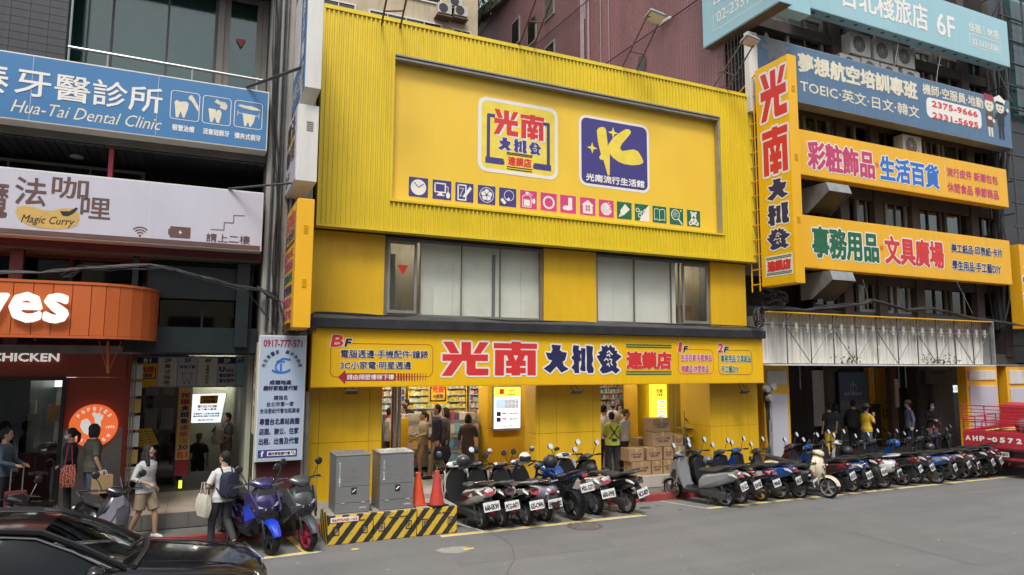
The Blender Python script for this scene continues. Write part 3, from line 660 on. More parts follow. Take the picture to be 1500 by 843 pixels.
# fifteen pictograms
ix = [(370,438),(457,522),(540,602),(621,682),(699,757),(775,832),(849,905),(921,974),(991,1046),(1060,1112),(1126,1177),(1190,1241),(1255,1304),(1318,1364),(1380,1427)]
tl = fr.pick(450+370/2.48, 641/2.48); bl_ = fr.pick(450+370/2.48, 714/2.48); SZ = tl[1]-bl_[1]; ZT = tl[1]
ICN = ['clock','screen','tablet','fan','bulb','bottle','beads','sock','house','biscuit','pencil','scissors','book','racket','bear']
for i, ((a, b_), nm) in enumerate(zip(ix, ICN)):
    yt = (641+(768-641)*i/14)/2.48; ua, va = fr.pick(450+a/2.48, yt+12); ub, vb = fr.pick(450+b_/2.48, yt+13)
    cu, cv, s_ = (ua+ub)/2, ZT-SZ/2, SZ/2*.98; bgm = ('print_violet', 'print_pink', 'print_green')[i//5]
    mb = MB(); flat(mb, [(cu-s_*1.07, cv-s_*1.07), (cu+s_*1.07, cv-s_*1.07), (cu+s_*1.07, cv+s_*1.07), (cu-s_*1.07, cv+s_*1.07)], fr, .003); e = mb.build('pictogram_edge', 'print_lemon', bb)
    mb = MB(); flat(mb, [(cu-s_, cv-s_), (cu+s_, cv-s_), (cu+s_, cv+s_), (cu-s_, cv+s_)], fr, .005); pic = mb.build('pictogram', bgm, bb)
    P_ = lambda pts: [(cu+x*s_, cv+y*s_) for x, y in pts]
    w_ = MB(); d_ = MB()
    def F(pts, m=None): flat(m or w_, P_(pts), fr, .0068 if (m is None) else .0085)
    def St(pts, wd, m=None, cl=False): stroke(m or w_, P_(pts), wd*s_, fr, .0068 if m is None else .0085, cl)
    if nm == 'clock': F(circ(0, 0, .8, 28)); St([(-.45, .45), (0, 0), (.5, .35)], .09, d_)
    if nm == 'screen': St([(-.75, .65), (.35, .65), (.35, -.25), (-.75, -.25)], .13, None, True); F([(-.35, -.3), (0, -.3), (.05, -.5), (-.4, -.5)]); F([(-.55, -.5), (.25, -.5), (.25, -.62), (-.55, -.62)]); St([(.35, .4), (.65, .35), (.65, -.3)], .06); F(circ(.65, -.5, .22, 14, .33))
    if nm == 'tablet': St([(-.7, .75), (.15, .75), (.15, -.8), (-.7, -.8)], .14, None, True); F([(.8, .45), (.6, .7), (-.1, -.25), (-.15, -.55), (.15, -.45)]); St([(-.5, .4), (-.1, .4), (-.5, -.4), (-.1, -.4)], .06)
    if nm == 'fan': St(circ(0, 0, .78, 26), .06, None, True); [F([(math.cos(t)*.1, math.sin(t)*.1), (math.cos(t-.2)*.6, math.sin(t-.2)*.6), (math.cos(t+.4)*.66, math.sin(t+.4)*.66), (math.cos(t+1)*.5, math.sin(t+1)*.5)]) for t in (0, 1.257, 2.513, 3.77, 5.03)]
    if nm == 'bulb': St(circ(.15, .2, .55, 24), .06, None, True); F([(-.6, -.1), (-.15, -.6), (-.4, -.8), (-.85, -.35)]); F([(-.15, -.25), (.1, 0), (.3, -.15), (.05, -.4)])
    if nm == 'bottle': St([(-.7, .3), (-.45, .5), (.1, .5), (.3, .3), (.3, -.8), (-.7, -.8)], .08, None, True); F([(-.55, .0), (.15, .0), (.15, -.68), (-.55, -.68)]); F([(-.35, .6), (0, .6), (0, .85), (-.35, .85)]); F(circ(.62, -.1, .2, 12, .3)); St([(0, .75), (.5, .5)], .08)
    if nm == 'beads': [F(circ(.62*math.cos(t*.393), .62*math.sin(t*.393)-.05, .13, 8)) for t in range(16)]
    if nm == 'sock': F([(0, .75), (.5, .75), (.5, -.3), (.55, -.55), (.1, -.7), (-.55, -.65), (-.7, -.45), (-.55, -.2), (0, -.15)])
    if nm == 'house': F([(-.8, .15), (0, .75), (.8, .15), (.62, .15), (.62, -.8), (-.62, -.8), (-.62, .15)]); [F([(x, y), (x+.22, y), (x+.22, y+.28), (x, y+.28)], d_) for x in (-.27, .05) for y in (-.5, -.15)]
    if nm == 'biscuit': F([(x, y) for x, y in circ(0, -.05, .72, 26) if not (x > .1 and y > .1)]+[(.15, .15)]); [F(circ(x, y, .06, 6), d_) for x in (-.4, -.15, .1, .35) for y in (-.45, -.2, .05, .3) if not (x > 0 and y > 0)]; F(circ(.5, .45, .1, 6)); F(circ(.3, .7, .08, 6))
    if nm == 'pencil': F([(.1, .8), (.75, .2), (-.1, -.55), (-.5, -.6), (-.55, .0)]); F([(-.55, -.3), (-.8, -.8), (-.3, -.65)])
    if nm == 'scissors': F([(1, 1), (1, -1), (-.4, -1), (.5, .45)]); St(circ(-.6, .25, .22, 12), .09, None, True); St(circ(-.3, -.35, .22, 12), .09, None, True); St([(-.45, .1), (.4, .15)], .1); St([(-.2, -.15), (.45, .45)], .1)
    if nm == 'book': St([(-.75, .6), (-.4, .7), (0, .55), (.4, .7), (.75, .6), (.75, -.65), (.4, -.55), (0, -.7), (-.4, -.55), (-.75, -.65)], .07, None, True); St([(0, .55), (0, -.7)], .06)
    if nm == 'racket': St(circ(-.15, .2, .6, 22), .09, None, True); St([(.25, -.25), (.8, -.85)], .17); [St([(-.55+t, -.15+t*.2), (-.35+t, .65)], .035) for t in (0, .2, .4)]; [St([(-.7, .1+t), (.35, t-.05)], .035) for t in (0, .2, .4)]; F(circ(.65, .75, .12, 6))
    if nm == 'bear': F(circ(0, .35, .4, 16)); F(circ(-.33, .7, .16, 10)); F(circ(.33, .7, .16, 10)); F(circ(0, -.3, .5, 16, .45)); F(circ(-.5, -.62, .26, 12)); F(circ(.5, -.62, .26, 12)); F(circ(0, .25, .12, 8), d_); F(circ(-.5, -.62, .1, 8), d_); F(circ(.5, -.62, .1, 8), d_); F(circ(0, -.3, .12, 8), d_)
    w_.build('pictogram_shape', 'print_white', pic)
    if d_.v: d_.build('pictogram_mark', bgm, pic)
# ------------------------------------------------------------------ fascia sign over the shop
fr = FY(14.38)
fs, u0, u1, v0, v1 = board('fascia_sign', 'long yellow fascia sign with red and navy characters under the black ledge', fr, ('w', 2.11, 14.15, 2.79, 4.0), .55, 'sign_yellow', 'sign_orange')
B = lambda x: x
T(fs, 'B', (485.5, 490.5, 508.5, 504), fr, 'print_red', .05, .07, shear=.18)
T(fs, 'F', (505.5, 496, 508.5, 515), fr, 'print_black', .07, .08, shear=.2)
T(fs, '電腦週邊‧手機配件‧鐘錶', (499, 512.3, 524.5, 627), fr, 'print_navy', .02, .06)
T(fs, '3C小家電‧明星週邊', (498.5, 529.3, 541.2, 602.5), fr, 'print_navy', .02, .06)
mb = MB()
ar = [fr.pick(x, y) for x, y in ((495, 552.6), (506, 542.5), (506, 547.2), (580, 547), (580, 558), (506, 558.4), (505.6, 563.4))]
flat(mb, ar, fr, .004)
for i in range(11):
    x = 582+i*4.1; wd = 2.9-i*.22
    flat(mb, [fr.pick(x, 547), fr.pick(x+wd, 547), fr.pick(x+wd, 558), fr.pick(x, 558)], fr, .004)
mb.build('arrow', 'print_maroon', fs)
T(fs, '請由隔壁樓梯下樓', (508, 548.7, 556.8, 577), fr, 'print_white', .02, n=.008)
def thinbox(par, px, mt, wd=.012, gap=True):
    a = fr.pick(px[0], px[1]); b_ = fr.pick(px[2], px[3]); mb = MB(); pts = rrect(a[0], b_[0], b_[1], a[1], .12)
    stroke(mb, pts, wd, fr, .003, True); mb.build('outline', mt, par)
thinbox(fs, (485, 503, 633.5, 552), 'print_maroon')
thinbox(fs, (993, 512, 1045, 548), 'print_red'); thinbox(fs, (1052, 513, 1102, 549), 'print_green')
brand_word(fs, '光南', [(647, 500.7, 551, 715.5), (723, 500.5, 550.5, 786.5)], fr, 'print_red', .055)
brand_word(fs, '大批發', [(796, 505, 547, 833), (836.5, 506, 547, 869.5), (873.5, 504.5, 548, 910.5)], fr, 'print_navy', .06)
T(fs, '連鎖店', (917, 514.3, 541.5, 983.5), fr, 'print_red', .055, .03)
mb = MB()
for y in (505.3, 508.6, 545, 548.6):
    a = fr.pick(917, y); b_ = fr.pick(983.5, y); flat(mb, [(a[0], a[1]-.018), (b_[0], a[1]-.018), (b_[0], a[1]+.018), (a[0], a[1]+.018)], fr, .004)
mb.build('rule', 'print_green', fs)
T(fs, '1', (993.5, 501.8, 516, 998.5), fr, 'print_red', .06, .08, shear=.18); T(fs, 'F', (1001, 507, 516, 1007.5), fr, 'print_black', .07, .08, shear=.2)
T(fs, '2', (1051, 503, 517, 1059.5), fr, 'print_red', .06, .08, shear=.18); T(fs, 'F', (1060.5, 508, 517, 1067), fr, 'print_black', .07, .08, shear=.2)
T(fs, '生活百貨‧彩粧飾品', (997, 519, 529.7, 1042.5), fr, 'print_magenta', .02, .06); T(fs, '棉織品‧休閒食品', (997.5, 535, 546, 1038), fr, 'print_magenta', .02, .06)
T(fs, '事務用品‧文具紙品', (1055.5, 520, 531, 1100), fr, 'print_green', .02, .06); T(fs, '手工藝DIY', (1056, 536, 546.4, 1082), fr, 'print_green', .02, .06)
# small floodlights hung under the fascia
for i, (x, lb) in enumerate(((515, 'black floodlight hanging below the left end of the yellow fascia'), (845, 'black floodlight below the yellow fascia in front of the middle pillar'), (1091, 'black floodlight below the right end of the yellow fascia'))):
    p = PY(x, 574, 14.45); t = thing('flood_lamp', lb, 'lamp', p, 0, 'floodlights under the fascia')
    mb = MB(); mb.obox((p.x, p.y, p.z), (.26, .16, .05), (-.5, 0, 0), .85); mb.build('lamp_head', 'plastic_black', t)
    mb = MB(); mb.tube([(p.x-.1, p.y, p.z), (p.x-.14, p.y+.05, p.z+.14), (p.x-.05, 14.6, 2.86)], .009, 5); mb.tube([(p.x+.1, p.y, p.z), (p.x-.05, 14.6, 2.86)], .009, 5); mb.build('bracket', 'plastic_black', t)
# ------------------------------------------------------------------ tall vertical sign (projects from the party wall)
XS = 14.1; fx_ = FX(XS)
y0 = -fx_.pick(1105, 100)[0]; y1 = -fx_.pick(1160, 240)[0]; zt = fx_.pick(1157, 77)[1]; zb = fx_.pick(1170.7, 414)[1]
ts = thing('vertical_sign', 'tall yellow vertical sign with red and navy characters, right of the yellow building', 'sign', (XS+.15, (y0+y1)/2, zb))
mb = MB(); mb.box((XS+.003, y1, zb), (XS+.31, y0, zt)); mb.build('casing', 'sign_orange', ts, bevel=.01)
mb = MB(); mb.box((XS-.012, y1+.02, zb+.02), (XS+.02, y0-.02, zt-.02)); mb.build('face_panel', 'sign_yellow', ts)
fx2 = FX(XS-.012)
brand_word(ts, '光南', [(1114, 112, 182, 1152), (1117.5, 193, 261, 1154.5)], fx2, 'print_red', .05)
brand_word(ts, '大批發', [(1123, 267, 297, 1155), (1124, 303, 333, 1156), (1123.5, 338, 369, 1158.5)], fx2, 'print_navy', .07)
u0, u1, v0, v1 = span(fx2, 1121.7, 377, 407, 1161.7)
mb = MB(); flat(mb, [(u0, v0), (u1, v0), (u1, v1), (u0, v1)], fx2, .004); mb.build('name_field', 'print_white', ts)
T(ts, '連鎖店', ('w', u0+.06, u1-.06, v0+.13, v1-.13), fx2, 'print_red', .07, n=.008)
mb = MB()
for q in (.05, .09): flat(mb, [(u0+.04, v0+q-.012), (u1-.04, v0+q-.012), (u1-.04, v0+q+.012), (u0+.04, v0+q+.012)], fx2, .007); flat(mb, [(u0+.04, v1-q-.012), (u1-.04, v1-q-.012), (u1-.04, v1-q+.012), (u0+.04, v1-q+.012)], fx2, .007)
mb.build('rule', 'print_green', ts)
mb = MB()
for z in (zb+1.6, zb+3.3, zb+5.2):
    for k in range(4): mb.box((XS+.1, y1-.012, z+k*.05), (XS+.22, y1-.001, z+k*.05+.02))
mb.build('vent', 'wall_yellow', ts)
mb = MB()   # ladder frame that ties the sign to the building
for yy in (y0+.12, y0+.42): mb.tube([(XS+.05, yy, zb-.1), (XS+.05, yy, zt-.9)], .02, 6)
for i in range(14): mb.tube([(XS+.05, y0, zb+.1+i*.42), (XS+.05, y0+.42, zb+.1+i*.42)], .018, 5)
mb.tube([(XS+.05, y0-.05, zt-.05), (XS+.05, y0+2.2, zt-1.1)], .02, 6)
mb.build('support_frame', 'sign_orange', ts)
# ------------------------------------------------------------------ signs on the dark building to the right
fr = FY(14.5)
def rsign(name, label, px, face, edge, depth=.35, fr=None):
    fr = fr or FY(14.5)
    return board(name, label, fr, px, depth, face, edge)
s1, *_b = rsign('advert_sign', 'upper of two long yellow signs, magenta and blue characters, right of the tall sign', (1160, 187, 253.5, 1476), 'sign_orange', 'sign_orange')
T(s1, '彩粧飾品', (1182.5, 204.5, 247, 1281), fr, 'print_magenta', .035, .05); T(s1, '生活百貨', (1288.5, 227, 263.5, 1375.5), fr, 'print_blue', .035, .05)
T(s1, '流行皮件 新潮包包', (1386.5, 244.7, 258.3, 1461.5), fr, 'print_magenta', .03); T(s1, '休閒食品 季節商品', (1387.7, 266.5, 281, 1463), fr, 'print_magenta', .03)
s2, *_b = rsign('advert_sign', 'lower of two long yellow signs, green and red characters, above the white sheeting', (1160, 312.5, 390.5, 1481), 'sign_orange', 'sign_orange')
T(s2, '事務用品', (1189, 330.5, 377, 1287), fr, 'print_green', .035, .05); T(s2, '文具廣場', (1295.5, 344.5, 386.5, 1382.5), fr, 'print_red', .035, .05)
T(s2, '美工紙品‧印表紙‧卡片', (1393, 356.5, 370, 1468), fr, 'print_navy', .03, .05); T(s2, '學生用品‧手工藝DIY', (1394.5, 381, 396, 1466), fr, 'print_navy', .03, .05)
for s_, x, y, x2 in ((s1, 1284.5, 242, 1382), (s2, 1291.5, 363.5, 1389)):
    mb = MB(); a = fr.pick(x, y); flat(mb, circ(a[0], a[1], .09, 12), fr, .005); mb.build('dot', 'print_orange', s_)
    a = fr.pick(x2, y-8); b_ = fr.pick(x2, y+28); mb = MB(); flat(mb, [(a[0], b_[1]), (a[0]+.02, b_[1]), (a[0]+.02, a[1]), (a[0], a[1])], fr, .005); mb.build('rule', 'print_cream', s_)
s3, *_b = rsign('school_sign', 'weathered blue sign with cream characters, two phone numbers and two cartoon figures', (1107.5, 50.5, 136, 1480.5), 'sign_steel_blue', 'galv', .45)
mb = MB(); p = PY(1100, 90, 14.4); mb.box((14.05, 14.42, 10.5), (14.38, 14.6, 12.9)); mb.build('side_board', 'sign_white', s3)
T(s3, '夢想航空培訓專班', (1168.5, 76, 105, 1343.5), fr, 'print_cream', .045); T(s3, 'TOEIC‧英文‧日文‧韓文', (1172, 115.5, 134.5, 1346.5), fr, 'print_cream', .015)
T(s3, '機師‧空服員‧地勤', (1351, 121.5, 137.5, 1440), fr, 'print_cream', .025)
u0, u1, v0, v1 = span(fr, 1357, 142, 171, 1437.5)
mb = MB(); flat(mb, rrect(u0, u1, v0, v1, .2), fr, .004); mb.build('number_field', 'print_white', s3)
T(s3, '2375-9666', (1364.5, 147.2, 156.8, 1432), fr, 'print_red', .06, n=.007); T(s3, '2331-5695', (1365.5, 164, 173.5, 1433), fr, 'print_red', .06, n=.007)
def fig(cx, skin, parts):
    base = fr.pick(cx[0], cx[1]); hh = cx[2]
    for nm, mt, pts, n_ in parts:
        mb = MB(); flat(mb, [(base[0]+a*hh, base[1]+b*hh) for a, b in pts], fr, n_); mb.build(nm, mt, s3)
fig((1451.5, 200), None, []) if False else None
fig((1452, 200.5, 1.72), None, [('cartoon_leg', 'print_cream', [(-.07, 0), (-.02, 0), (-.01, .25), (-.09, .25)], .004), ('cartoon_leg', 'print_cream', [(.02, 0), (.07, 0), (.08, .25), (0, .25)], .004),
    ('cartoon_dress', 'print_brown', [(-.1, .2), (.1, .2), (.13, .4), (.12, .55), (-.12, .55), (-.14, .4)], .005), ('cartoon_head', 'print_cream', circ(0, .68, .15, 18, .14), .006), ('cartoon_cap', 'print_maroon', [(-.14, .78), (.14, .76), (.15, .9), (-.15, .92)], .007), ('cartoon_arm', 'print_cream', circ(0, .4, .08, 10, .04), .008)])
fig((1468, 205, 1.72), None, [('cartoon_leg', 'print_black', [(-.09, 0), (-.02, 0), (0, .3), (.02, 0), (.09, 0), (.1, .4), (-.1, .4)], .004), ('cartoon_coat', 'print_black', [(-.12, .3), (.12, .3), (.13, .5), (.27, .62), (.22, .68), (.1, .58), (-.12, .58), (-.25, .4), (-.2, .36), (-.12, .45)], .005),
    ('cartoon_head', 'print_cream', circ(0, .7, .14, 18, .13), .006), ('cartoon_hand', 'print_cream', circ(.26, .67, .045, 8), .006), ('cartoon_hand', 'print_cream', circ(-.24, .37, .045, 8), .006), ('cartoon_cap', 'print_white', [(-.17, .8), (.15, .78), (.2, .86), (0, .97), (-.2, .88)], .007), ('cartoon_peak', 'print_black', [(-.14, .77), (.14, .75), (.12, .81), (-.12, .83)], .009)])
mb = MB()
for (cx, cy) in ((1452, 200.5), (1468, 205)):
    b0 = fr.pick(cx, cy)
    for dx in (-.08, .08): flat(mb, circ(b0[0]+dx, b0[1]+1.19, .035, 8), fr, .008)
    stroke(mb, [(b0[0]-.06, b0[1]+1.08), (b0[0], b0[1]+1.04), (b0[0]+.06, b0[1]+1.08)], .02, fr, .008)
mb.build('cartoon_face', 'print_black', s3)
# winged horse patch, plain worn shape
a = fr.pick(1133, 72); mb = MB(); flat(mb, [(a[0]+x*.55, a[1]+y*.55) for x, y in ((-.9,.1),(-.4,.15),(-.7,.5),(-.5,.9),(-.3,.6),(0,.45),(.5,.6),(.9,.35),(1.2,.3),(.9,.05),(.8,-.5),(.3,-.75),(0,-.4),(-.3,-.7),(-.5,-.4),(-.3,-.15),(-.9,-.05))], fr, .004); mb.build('faded_emblem', 'sign_grey', s3)
# teal hotel signs
frt = FY(14.3)
s4, u0, u1, v0, v1 = board('hotel_sign', 'long pale teal sign with white characters near the roof at top right', frt, ('w', 16.45, 26.45, 14.1, 15.85), .4, 'sign_teal', 'sign_teal')
T(s4, '台北棧旅店', (1231, -33, 8, 1359), frt, 'print_white', .02); T(s4, '6F', (1371.5, 17.5, 50, 1398.5), frt, 'print_white', .02)
T(s4, '住宿｜休息', (1418.5, 31, 45, 1463), frt, 'print_white', .02); T(s4, '02-23313381', (1424, 56, 64.5, 1463), frt, 'print_white', .02)
u0, u1, v0, v1 = span(frt, 1420, 49, 66, 1466); mb = MB(); stroke(mb, [(u0, v0), (u1, v0), (u1, v1), (u0, v1)], .02, frt, .004, True); mb.build('outline', 'print_white', s4)
for i in range(16): MB().box((16.7+i*.62, 14.42, 14.09), (16.82+i*.62, 14.5, 14.1)).build('underside_slot', 'steel_dark', s4)
fc = FX(14.0); ya = -fc.pick(1030, 72)[0]; yb = -fc.pick(1143, 8)[0]; zb = fc.pick(1030, 72)[1]
s5 = thing('corner_sign', 'light blue box sign turned to the left above the tall yellow sign', 'sign', (14.2, (ya+yb)/2, zb))
mb = MB(); mb.box((14.003, yb, zb+.003), (14.45, ya, 16)); mb.build('casing', 'sign_teal', s5, bevel=.01)
mb = MB(); mb.box((13.99, yb+.03, zb+.03), (14.02, ya-.03, 15.97)); mb.build('face_panel', 'sign_teal', s5)
mb = MB(); mb.box((14.03, yb+.04, zb-.012), (14.42, ya-.04, zb)); mb.build('underside_panel', 'rust', s5)
fc2 = FX(13.99)
T(s5, '02-23313381', (1050, 18, 34.5, 1128), fc2, 'print_white', .01); T(s5, '住宿｜休息', (1043, -9, 12, 1132), fc2, 'print_white', .02)
u0, u1, v0, v1 = span(fc2, 1045, 24, 47, 1137); mb = MB(); stroke(mb, [(u0, v0), (u1, v0), (u1, v1), (u0, v1)], .02, fc2, .004, True); mb.build('outline', 'print_white', s5)
p = PY(1185, 12, yb+.25); mb = MB(); mb.box((14.47, yb+.2, zb-.0), (p.x, yb+.6, 16)); mb.build('front_return', 'sign_teal', s5, bevel=.01)
# ------------------------------------------------------------------ signs on the left buildings
fr = FY(14.4)
s6, *_b = board('clinic_sign', 'long blue dental clinic sign with white characters and three tooth pictures', fr, ('w', -9, 1.08, 7.56, 8.8), .4, 'sign_blue', 'sign_white')
T(s6, '牙醫診所', (22, 98, 138.5, 238), fr, 'print_white', .012)
T(s6, '泰', (-35, 88, 134, 13), fr, 'print_white', .012)
T(s6, 'Hua-Tai Dental Clinic', (19, 145.5, 164, 236.5), fr, 'print_cream', 0, shear=.28)
for i, (a, b_, c_, d_) in enumerate(((250, 132, 172, 292), (297, 139.5, 178.5, 338), (343.5, 146.5, 184, 384))):
    u0, u1, v0, v1 = span(fr, a, b_, c_+1.5, d_); w, h = u1-u0, v1-v0
    mb = MB(); stroke(mb, rrect(u0, u1, v0, v1, .06), .012, fr, .004, True); mb.build('outline', 'print_white', s6)
    q = lambda pts: [(u0+x*w, v0+y*h) for x, y in pts]; mb = MB()
    if i == 0:
        flat(mb, q([(.13,.6),(.2,.68),(.3,.62),(.42,.65),(.55,.66),(.62,.6),(.6,.4),(.5,.08),(.44,.08),(.36,.3),(.28,.06),(.2,.06)]), fr, .004); flat(mb, q([(.62,.88),(.72,.93),(.8,.82),(.97,.55),(.98,.35),(.72,.7),(.6,.78)]), fr, .004)
    elif i == 1:
        flat(mb, q([(.2,.55),(.45,.55),(.48,.42),(.5,.52),(.62,.55),(.68,.42),(.6,.06),(.52,.06),(.44,.26),(.36,.06),(.28,.06)]), fr, .004); flat(mb, q([(.4,.8),(.48,.93),(.6,.85),(.8,.85),(.88,.72),(.82,.56),(.6,.62),(.62,.72)]), fr, .004)
    else:
        flat(mb, q([(.28,.55),(.76,.52),(.7,.25),(.6,.06),(.56,.06),(.5,.25),(.42,.06),(.37,.06)]), fr, .004); flat(mb, q([(.1,.8),(.2,.86),(.4,.84),(.6,.85),(.8,.8),(.95,.72),(.6,.7),(.3,.74)]), fr, .004); stroke(mb, q([(.12,.62),(.12,.44)]), .012, fr, .004); stroke(mb, q([(.12,.53),(.28,.53)]), .012, fr, .004); stroke(mb, q([(.88,.6),(.88,.42)]), .012, fr, .004); stroke(mb, q([(.76,.5),(.88,.5)]), .012, fr, .004)
    mb.build('tooth_picture', 'print_cream', s6)
T(s6, '根管治療', (252, 181.5, 191, 285), fr, 'print_white', .03); T(s6, '活套冠假牙', (297, 187.5, 196.5, 336), fr, 'print_white', .03); T(s6, '彈夾式假牙', (343.5, 194, 203, 382), fr, 'print_white', .03)
s7, *_b = board('curry_sign', 'long pale lilac sign with brown characters and a gold bean shaped badge', fr, ('w', -9, 1.06, 5.49, 6.69), .4, 'sign_lilac', 'sign_white')
mb = MB(); mb.box((-9, 14.385, 5.52), (1.03, 14.399, 5.60)); mb.build('base_stripe', 'print_brown', s7)
for ch, bx in (('魔', (-28, 262, 318, 12)), ('法', (22, 258, 299, 68)), ('咖', (76, 257, 289, 130)), ('哩', (118, 288, 319, 162))): T(s7, ch, bx, fr, 'print_brown', .012)
mb = MB(); a = fr.pick(70, 318.5); b_ = fr.pick(117, 318); k = b_[0]-a[0]
flat(mb, [(a[0]+x*k, a[1]+y*k) for x, y in ((-1,.12),(-.95,.28),(-.75,.36),(-.45,.34),(-.15,.24),(.15,.26),(.45,.38),(.75,.4),(.95,.25),(1,0),(.93,-.22),(.7,-.36),(.3,-.42),(-.2,-.42),(-.6,-.34),(-.9,-.12))], fr, .004); mb.build('badge', 'print_gold', s7)
T(s7, 'Magic Curry', (32, 314, 329, 108), fr, 'print_black', 0, shear=.25, n=.008)
mb = MB(); a = fr.pick(97, 312); flat(mb, [(a[0]+x*.16, a[1]+y*.1) for x, y in ((-.6,.2),(.3,.3),(.9,1.1),(1.1,1),(.7,0),(.2,-.6),(-.3,-.6))], fr, .008); mb.build('lamp_picture', 'print_black', s7)
a = fr.pick(205, 345.5); mb = MB()
for r in (.06, .11, .16): stroke(mb, [(a[0]+r*math.cos(t), a[1]+r*math.sin(t)) for t in [PI*.25+PI*.5*i/8 for i in range(9)]], .022, fr, .004)
flat(mb, circ(a[0], a[1], .022, 10), fr, .004)
u0, u1, v0, v1 = span(fr, 249, 331.5, 348, 279); flat(mb, [(u0, v0), (u1, v0), (u1, v1), (u0, v1)], fr, .004); flat(mb, [(u0-.03, v0+.05), (u0, v0+.05), (u0, v1-.05), (u0-.03, v1-.05)], fr, .004)
stroke(mb, [fr.pick(x, y) for x, y in ((309, 336.5), (328, 337.5), (328.5, 326.5), (342, 327), (342.5, 316), (358, 316.5))], .016, fr, .004)
mb.build('pictogram', 'print_brown', s7)
mb = MB(); a = ((u0+u1)/2, (v0+v1)/2); flat(mb, [(a[0]+x*.05, a[1]+y*.05) for x, y in ((.2,1),(-.7,-.1),(0,-.1),(-.3,-1),(.7,.2),(0,.2))], fr, .007); mb.build('bolt_mark', 'print_white', s7)
T(s7, '請上二樓', (302, 341.5, 354, 366), fr, 'print_brown', .015)
# realty sign on the column
s8, u0, u1, v0, v1 = board('realty_sign', 'tall pale blue sign with a phone number on the column beside the yellow wall', fr, ('w', 1.10, 2.0, 1.37, 3.83), .18, 'sign_pale_blue', 'sign_white')
for tx, bx, mt, bd in (('0917-777-571', (386, 497.5, 508.5, 443), 'print_maroon', .03), ('成德地產', (394.5, 557, 564.3, 427), 'print_navy', .05), ('顧好家租屋代管', (385.5, 565.3, 572.8, 436), 'print_navy', .05), ('請指名', (401, 579.5, 586.5, 421), 'print_navy', .02),
    ('台北市第一家', (390.5, 589, 596.3, 430.5), 'print_navy', .02), ('合法登記代管包租業者', (380.5, 599, 606.2, 439), 'print_navy', .02), ('專營台北車站商圈', (380, 613.5, 623.5, 438.5), 'print_navy', .03), ('店面、辦公、住家', (379.3, 628, 638, 437.5), 'print_navy', .03), ('出租、出售及代管', (378.7, 642.5, 652.5, 437.5), 'print_navy', .03)):
    T(s8, tx, bx, fr, mt, bd)
cx, cz = fr.pick(413, 538)
for i, ch in enumerate('台北第一家 顧好你的家'):
    if ch == ' ': continue
    t = math.radians(168-i*15.6); r = .355; x, z = cx+r*math.cos(t), cz-.04+r*.98*math.sin(t)
    T(s8, ch, ('w', x-.036, x+.036, z-.04, z+.04), fr, 'print_navy', .02, rot=t-PI/2)
mb = MB()
stroke(mb, [(cx+.12*math.cos(t), cz+.11*math.sin(t)) for t in [1.2+i*.3 for i in range(14)]], .035, fr, .004)
stroke(mb, [(cx-.02+.18*math.cos(t), cz-.02+.09*math.sin(t)) for t in [-2.6+i*.25 for i in range(10)]], .04, fr, .006); stroke(mb, [(cx-.02, cz+.06), (cx-.02, cz-.07)], .035, fr, .007); stroke(mb, [(cx-.1, cz+.1), (cx+.02, cz+.17), (cx+.15, cz+.15)], .035, fr, .007)
mb.build('swirl_logo', 'print_blue', s8)
u0, u1, v0, v1 = span(fr, 377.5, 660, 671.5, 435); mb = MB(); flat(mb, [(u0, v0), (u1, v0), (u1, v1), (u0, v1)], fr, .004); mb.build('bar', 'print_violet', s8)
mb = MB(); flat(mb, [(u0+.17, v0+.03), (u1-.03, v0+.03), (u1-.03, v1-.03), (u0+.17, v1-.03)], fr, .006); mb.build('search_box', 'print_white', s8)
T(s8, 'f', ('w', u0+.05, u0+.11, v0+.02, v1-.02), fr, 'print_white', .06, n=.007); T(s8, '顧好家租屋代管', ('w', u0+.19, u1-.13, v0+.045, v1-.045), fr, 'print_navy', .03, n=.009)
mb = MB(); stroke(mb, circ(u1-.085, (v0+v1)/2+.01, .025, 10), .01, fr, .009, True); stroke(mb, [(u1-.065, (v0+v1)/2-.01), (u1-.045, (v0+v1)/2-.035)], .012, fr, .009); mb.build('lens_mark', 'print_navy', s8)
# yellow vertical sign on the left
XL, Yf, Yb = 1.56, 13.0, 14.9; zt = PY(437, 290, Yf).z; zb = PY(428, 480, Yf).z
s9 = thing('vertical_sign', 'narrow yellow vertical sign fixed to the column left of the yellow building', 'sign', (XL+.15, 14, zb))
mb = MB(); mb.box((XL+.003, Yf, zb), (XL+.30, Yb, zt)); mb.build('casing', 'sign_orange', s9, bevel=.01)
mb = MB(); mb.box((XL-.01, Yf+.02, zb+.02), (XL+.02, Yb-.02, zt-.02)); mb.build('face_panel', 'sign_orange', s9)
fv = FX(XL-.01); um = -(Yf+Yb)/2; hw = .62; zz = zt-.12
T(s9, '光南', ('w', um-hw, um+hw, zz-.36, zz), fv, 'print_red', .04, .04); T(s9, '大批發', ('w', um-hw, um+hw, zz-.56, zz-.38), fv, 'print_navy', .05, .04)
mb = MB(); stroke(mb, [(um-hw-.1, zz-.1), (um-hw-.1, zz-.64), (um+hw+.1, zz-.64), (um+hw+.1, zz-.1)], .05, fv, .005); mb.build('bracket_line', 'print_black', s9)
zz -= .75
for tx, mt, hh in (('BF/3C', 'print_red', .15), ('電腦週邊', 'print_magenta', .19), ('鐘錶玩具', 'print_green', .19), ('家電週邊', 'print_navy', .19), ('手機配件', 'print_magenta', .19), ('小家電', 'print_magenta', .19)):
    T(s9, tx, ('w', um-hw, um+hw, zz-hh, zz), fv, mt, .05, .04); zz -= hh+.05
T(s9, '◄右隔壁樓', ('w', um-hw, um+hw, zz-.15, zz-.01), fv, 'print_black', .04)
mb = MB()
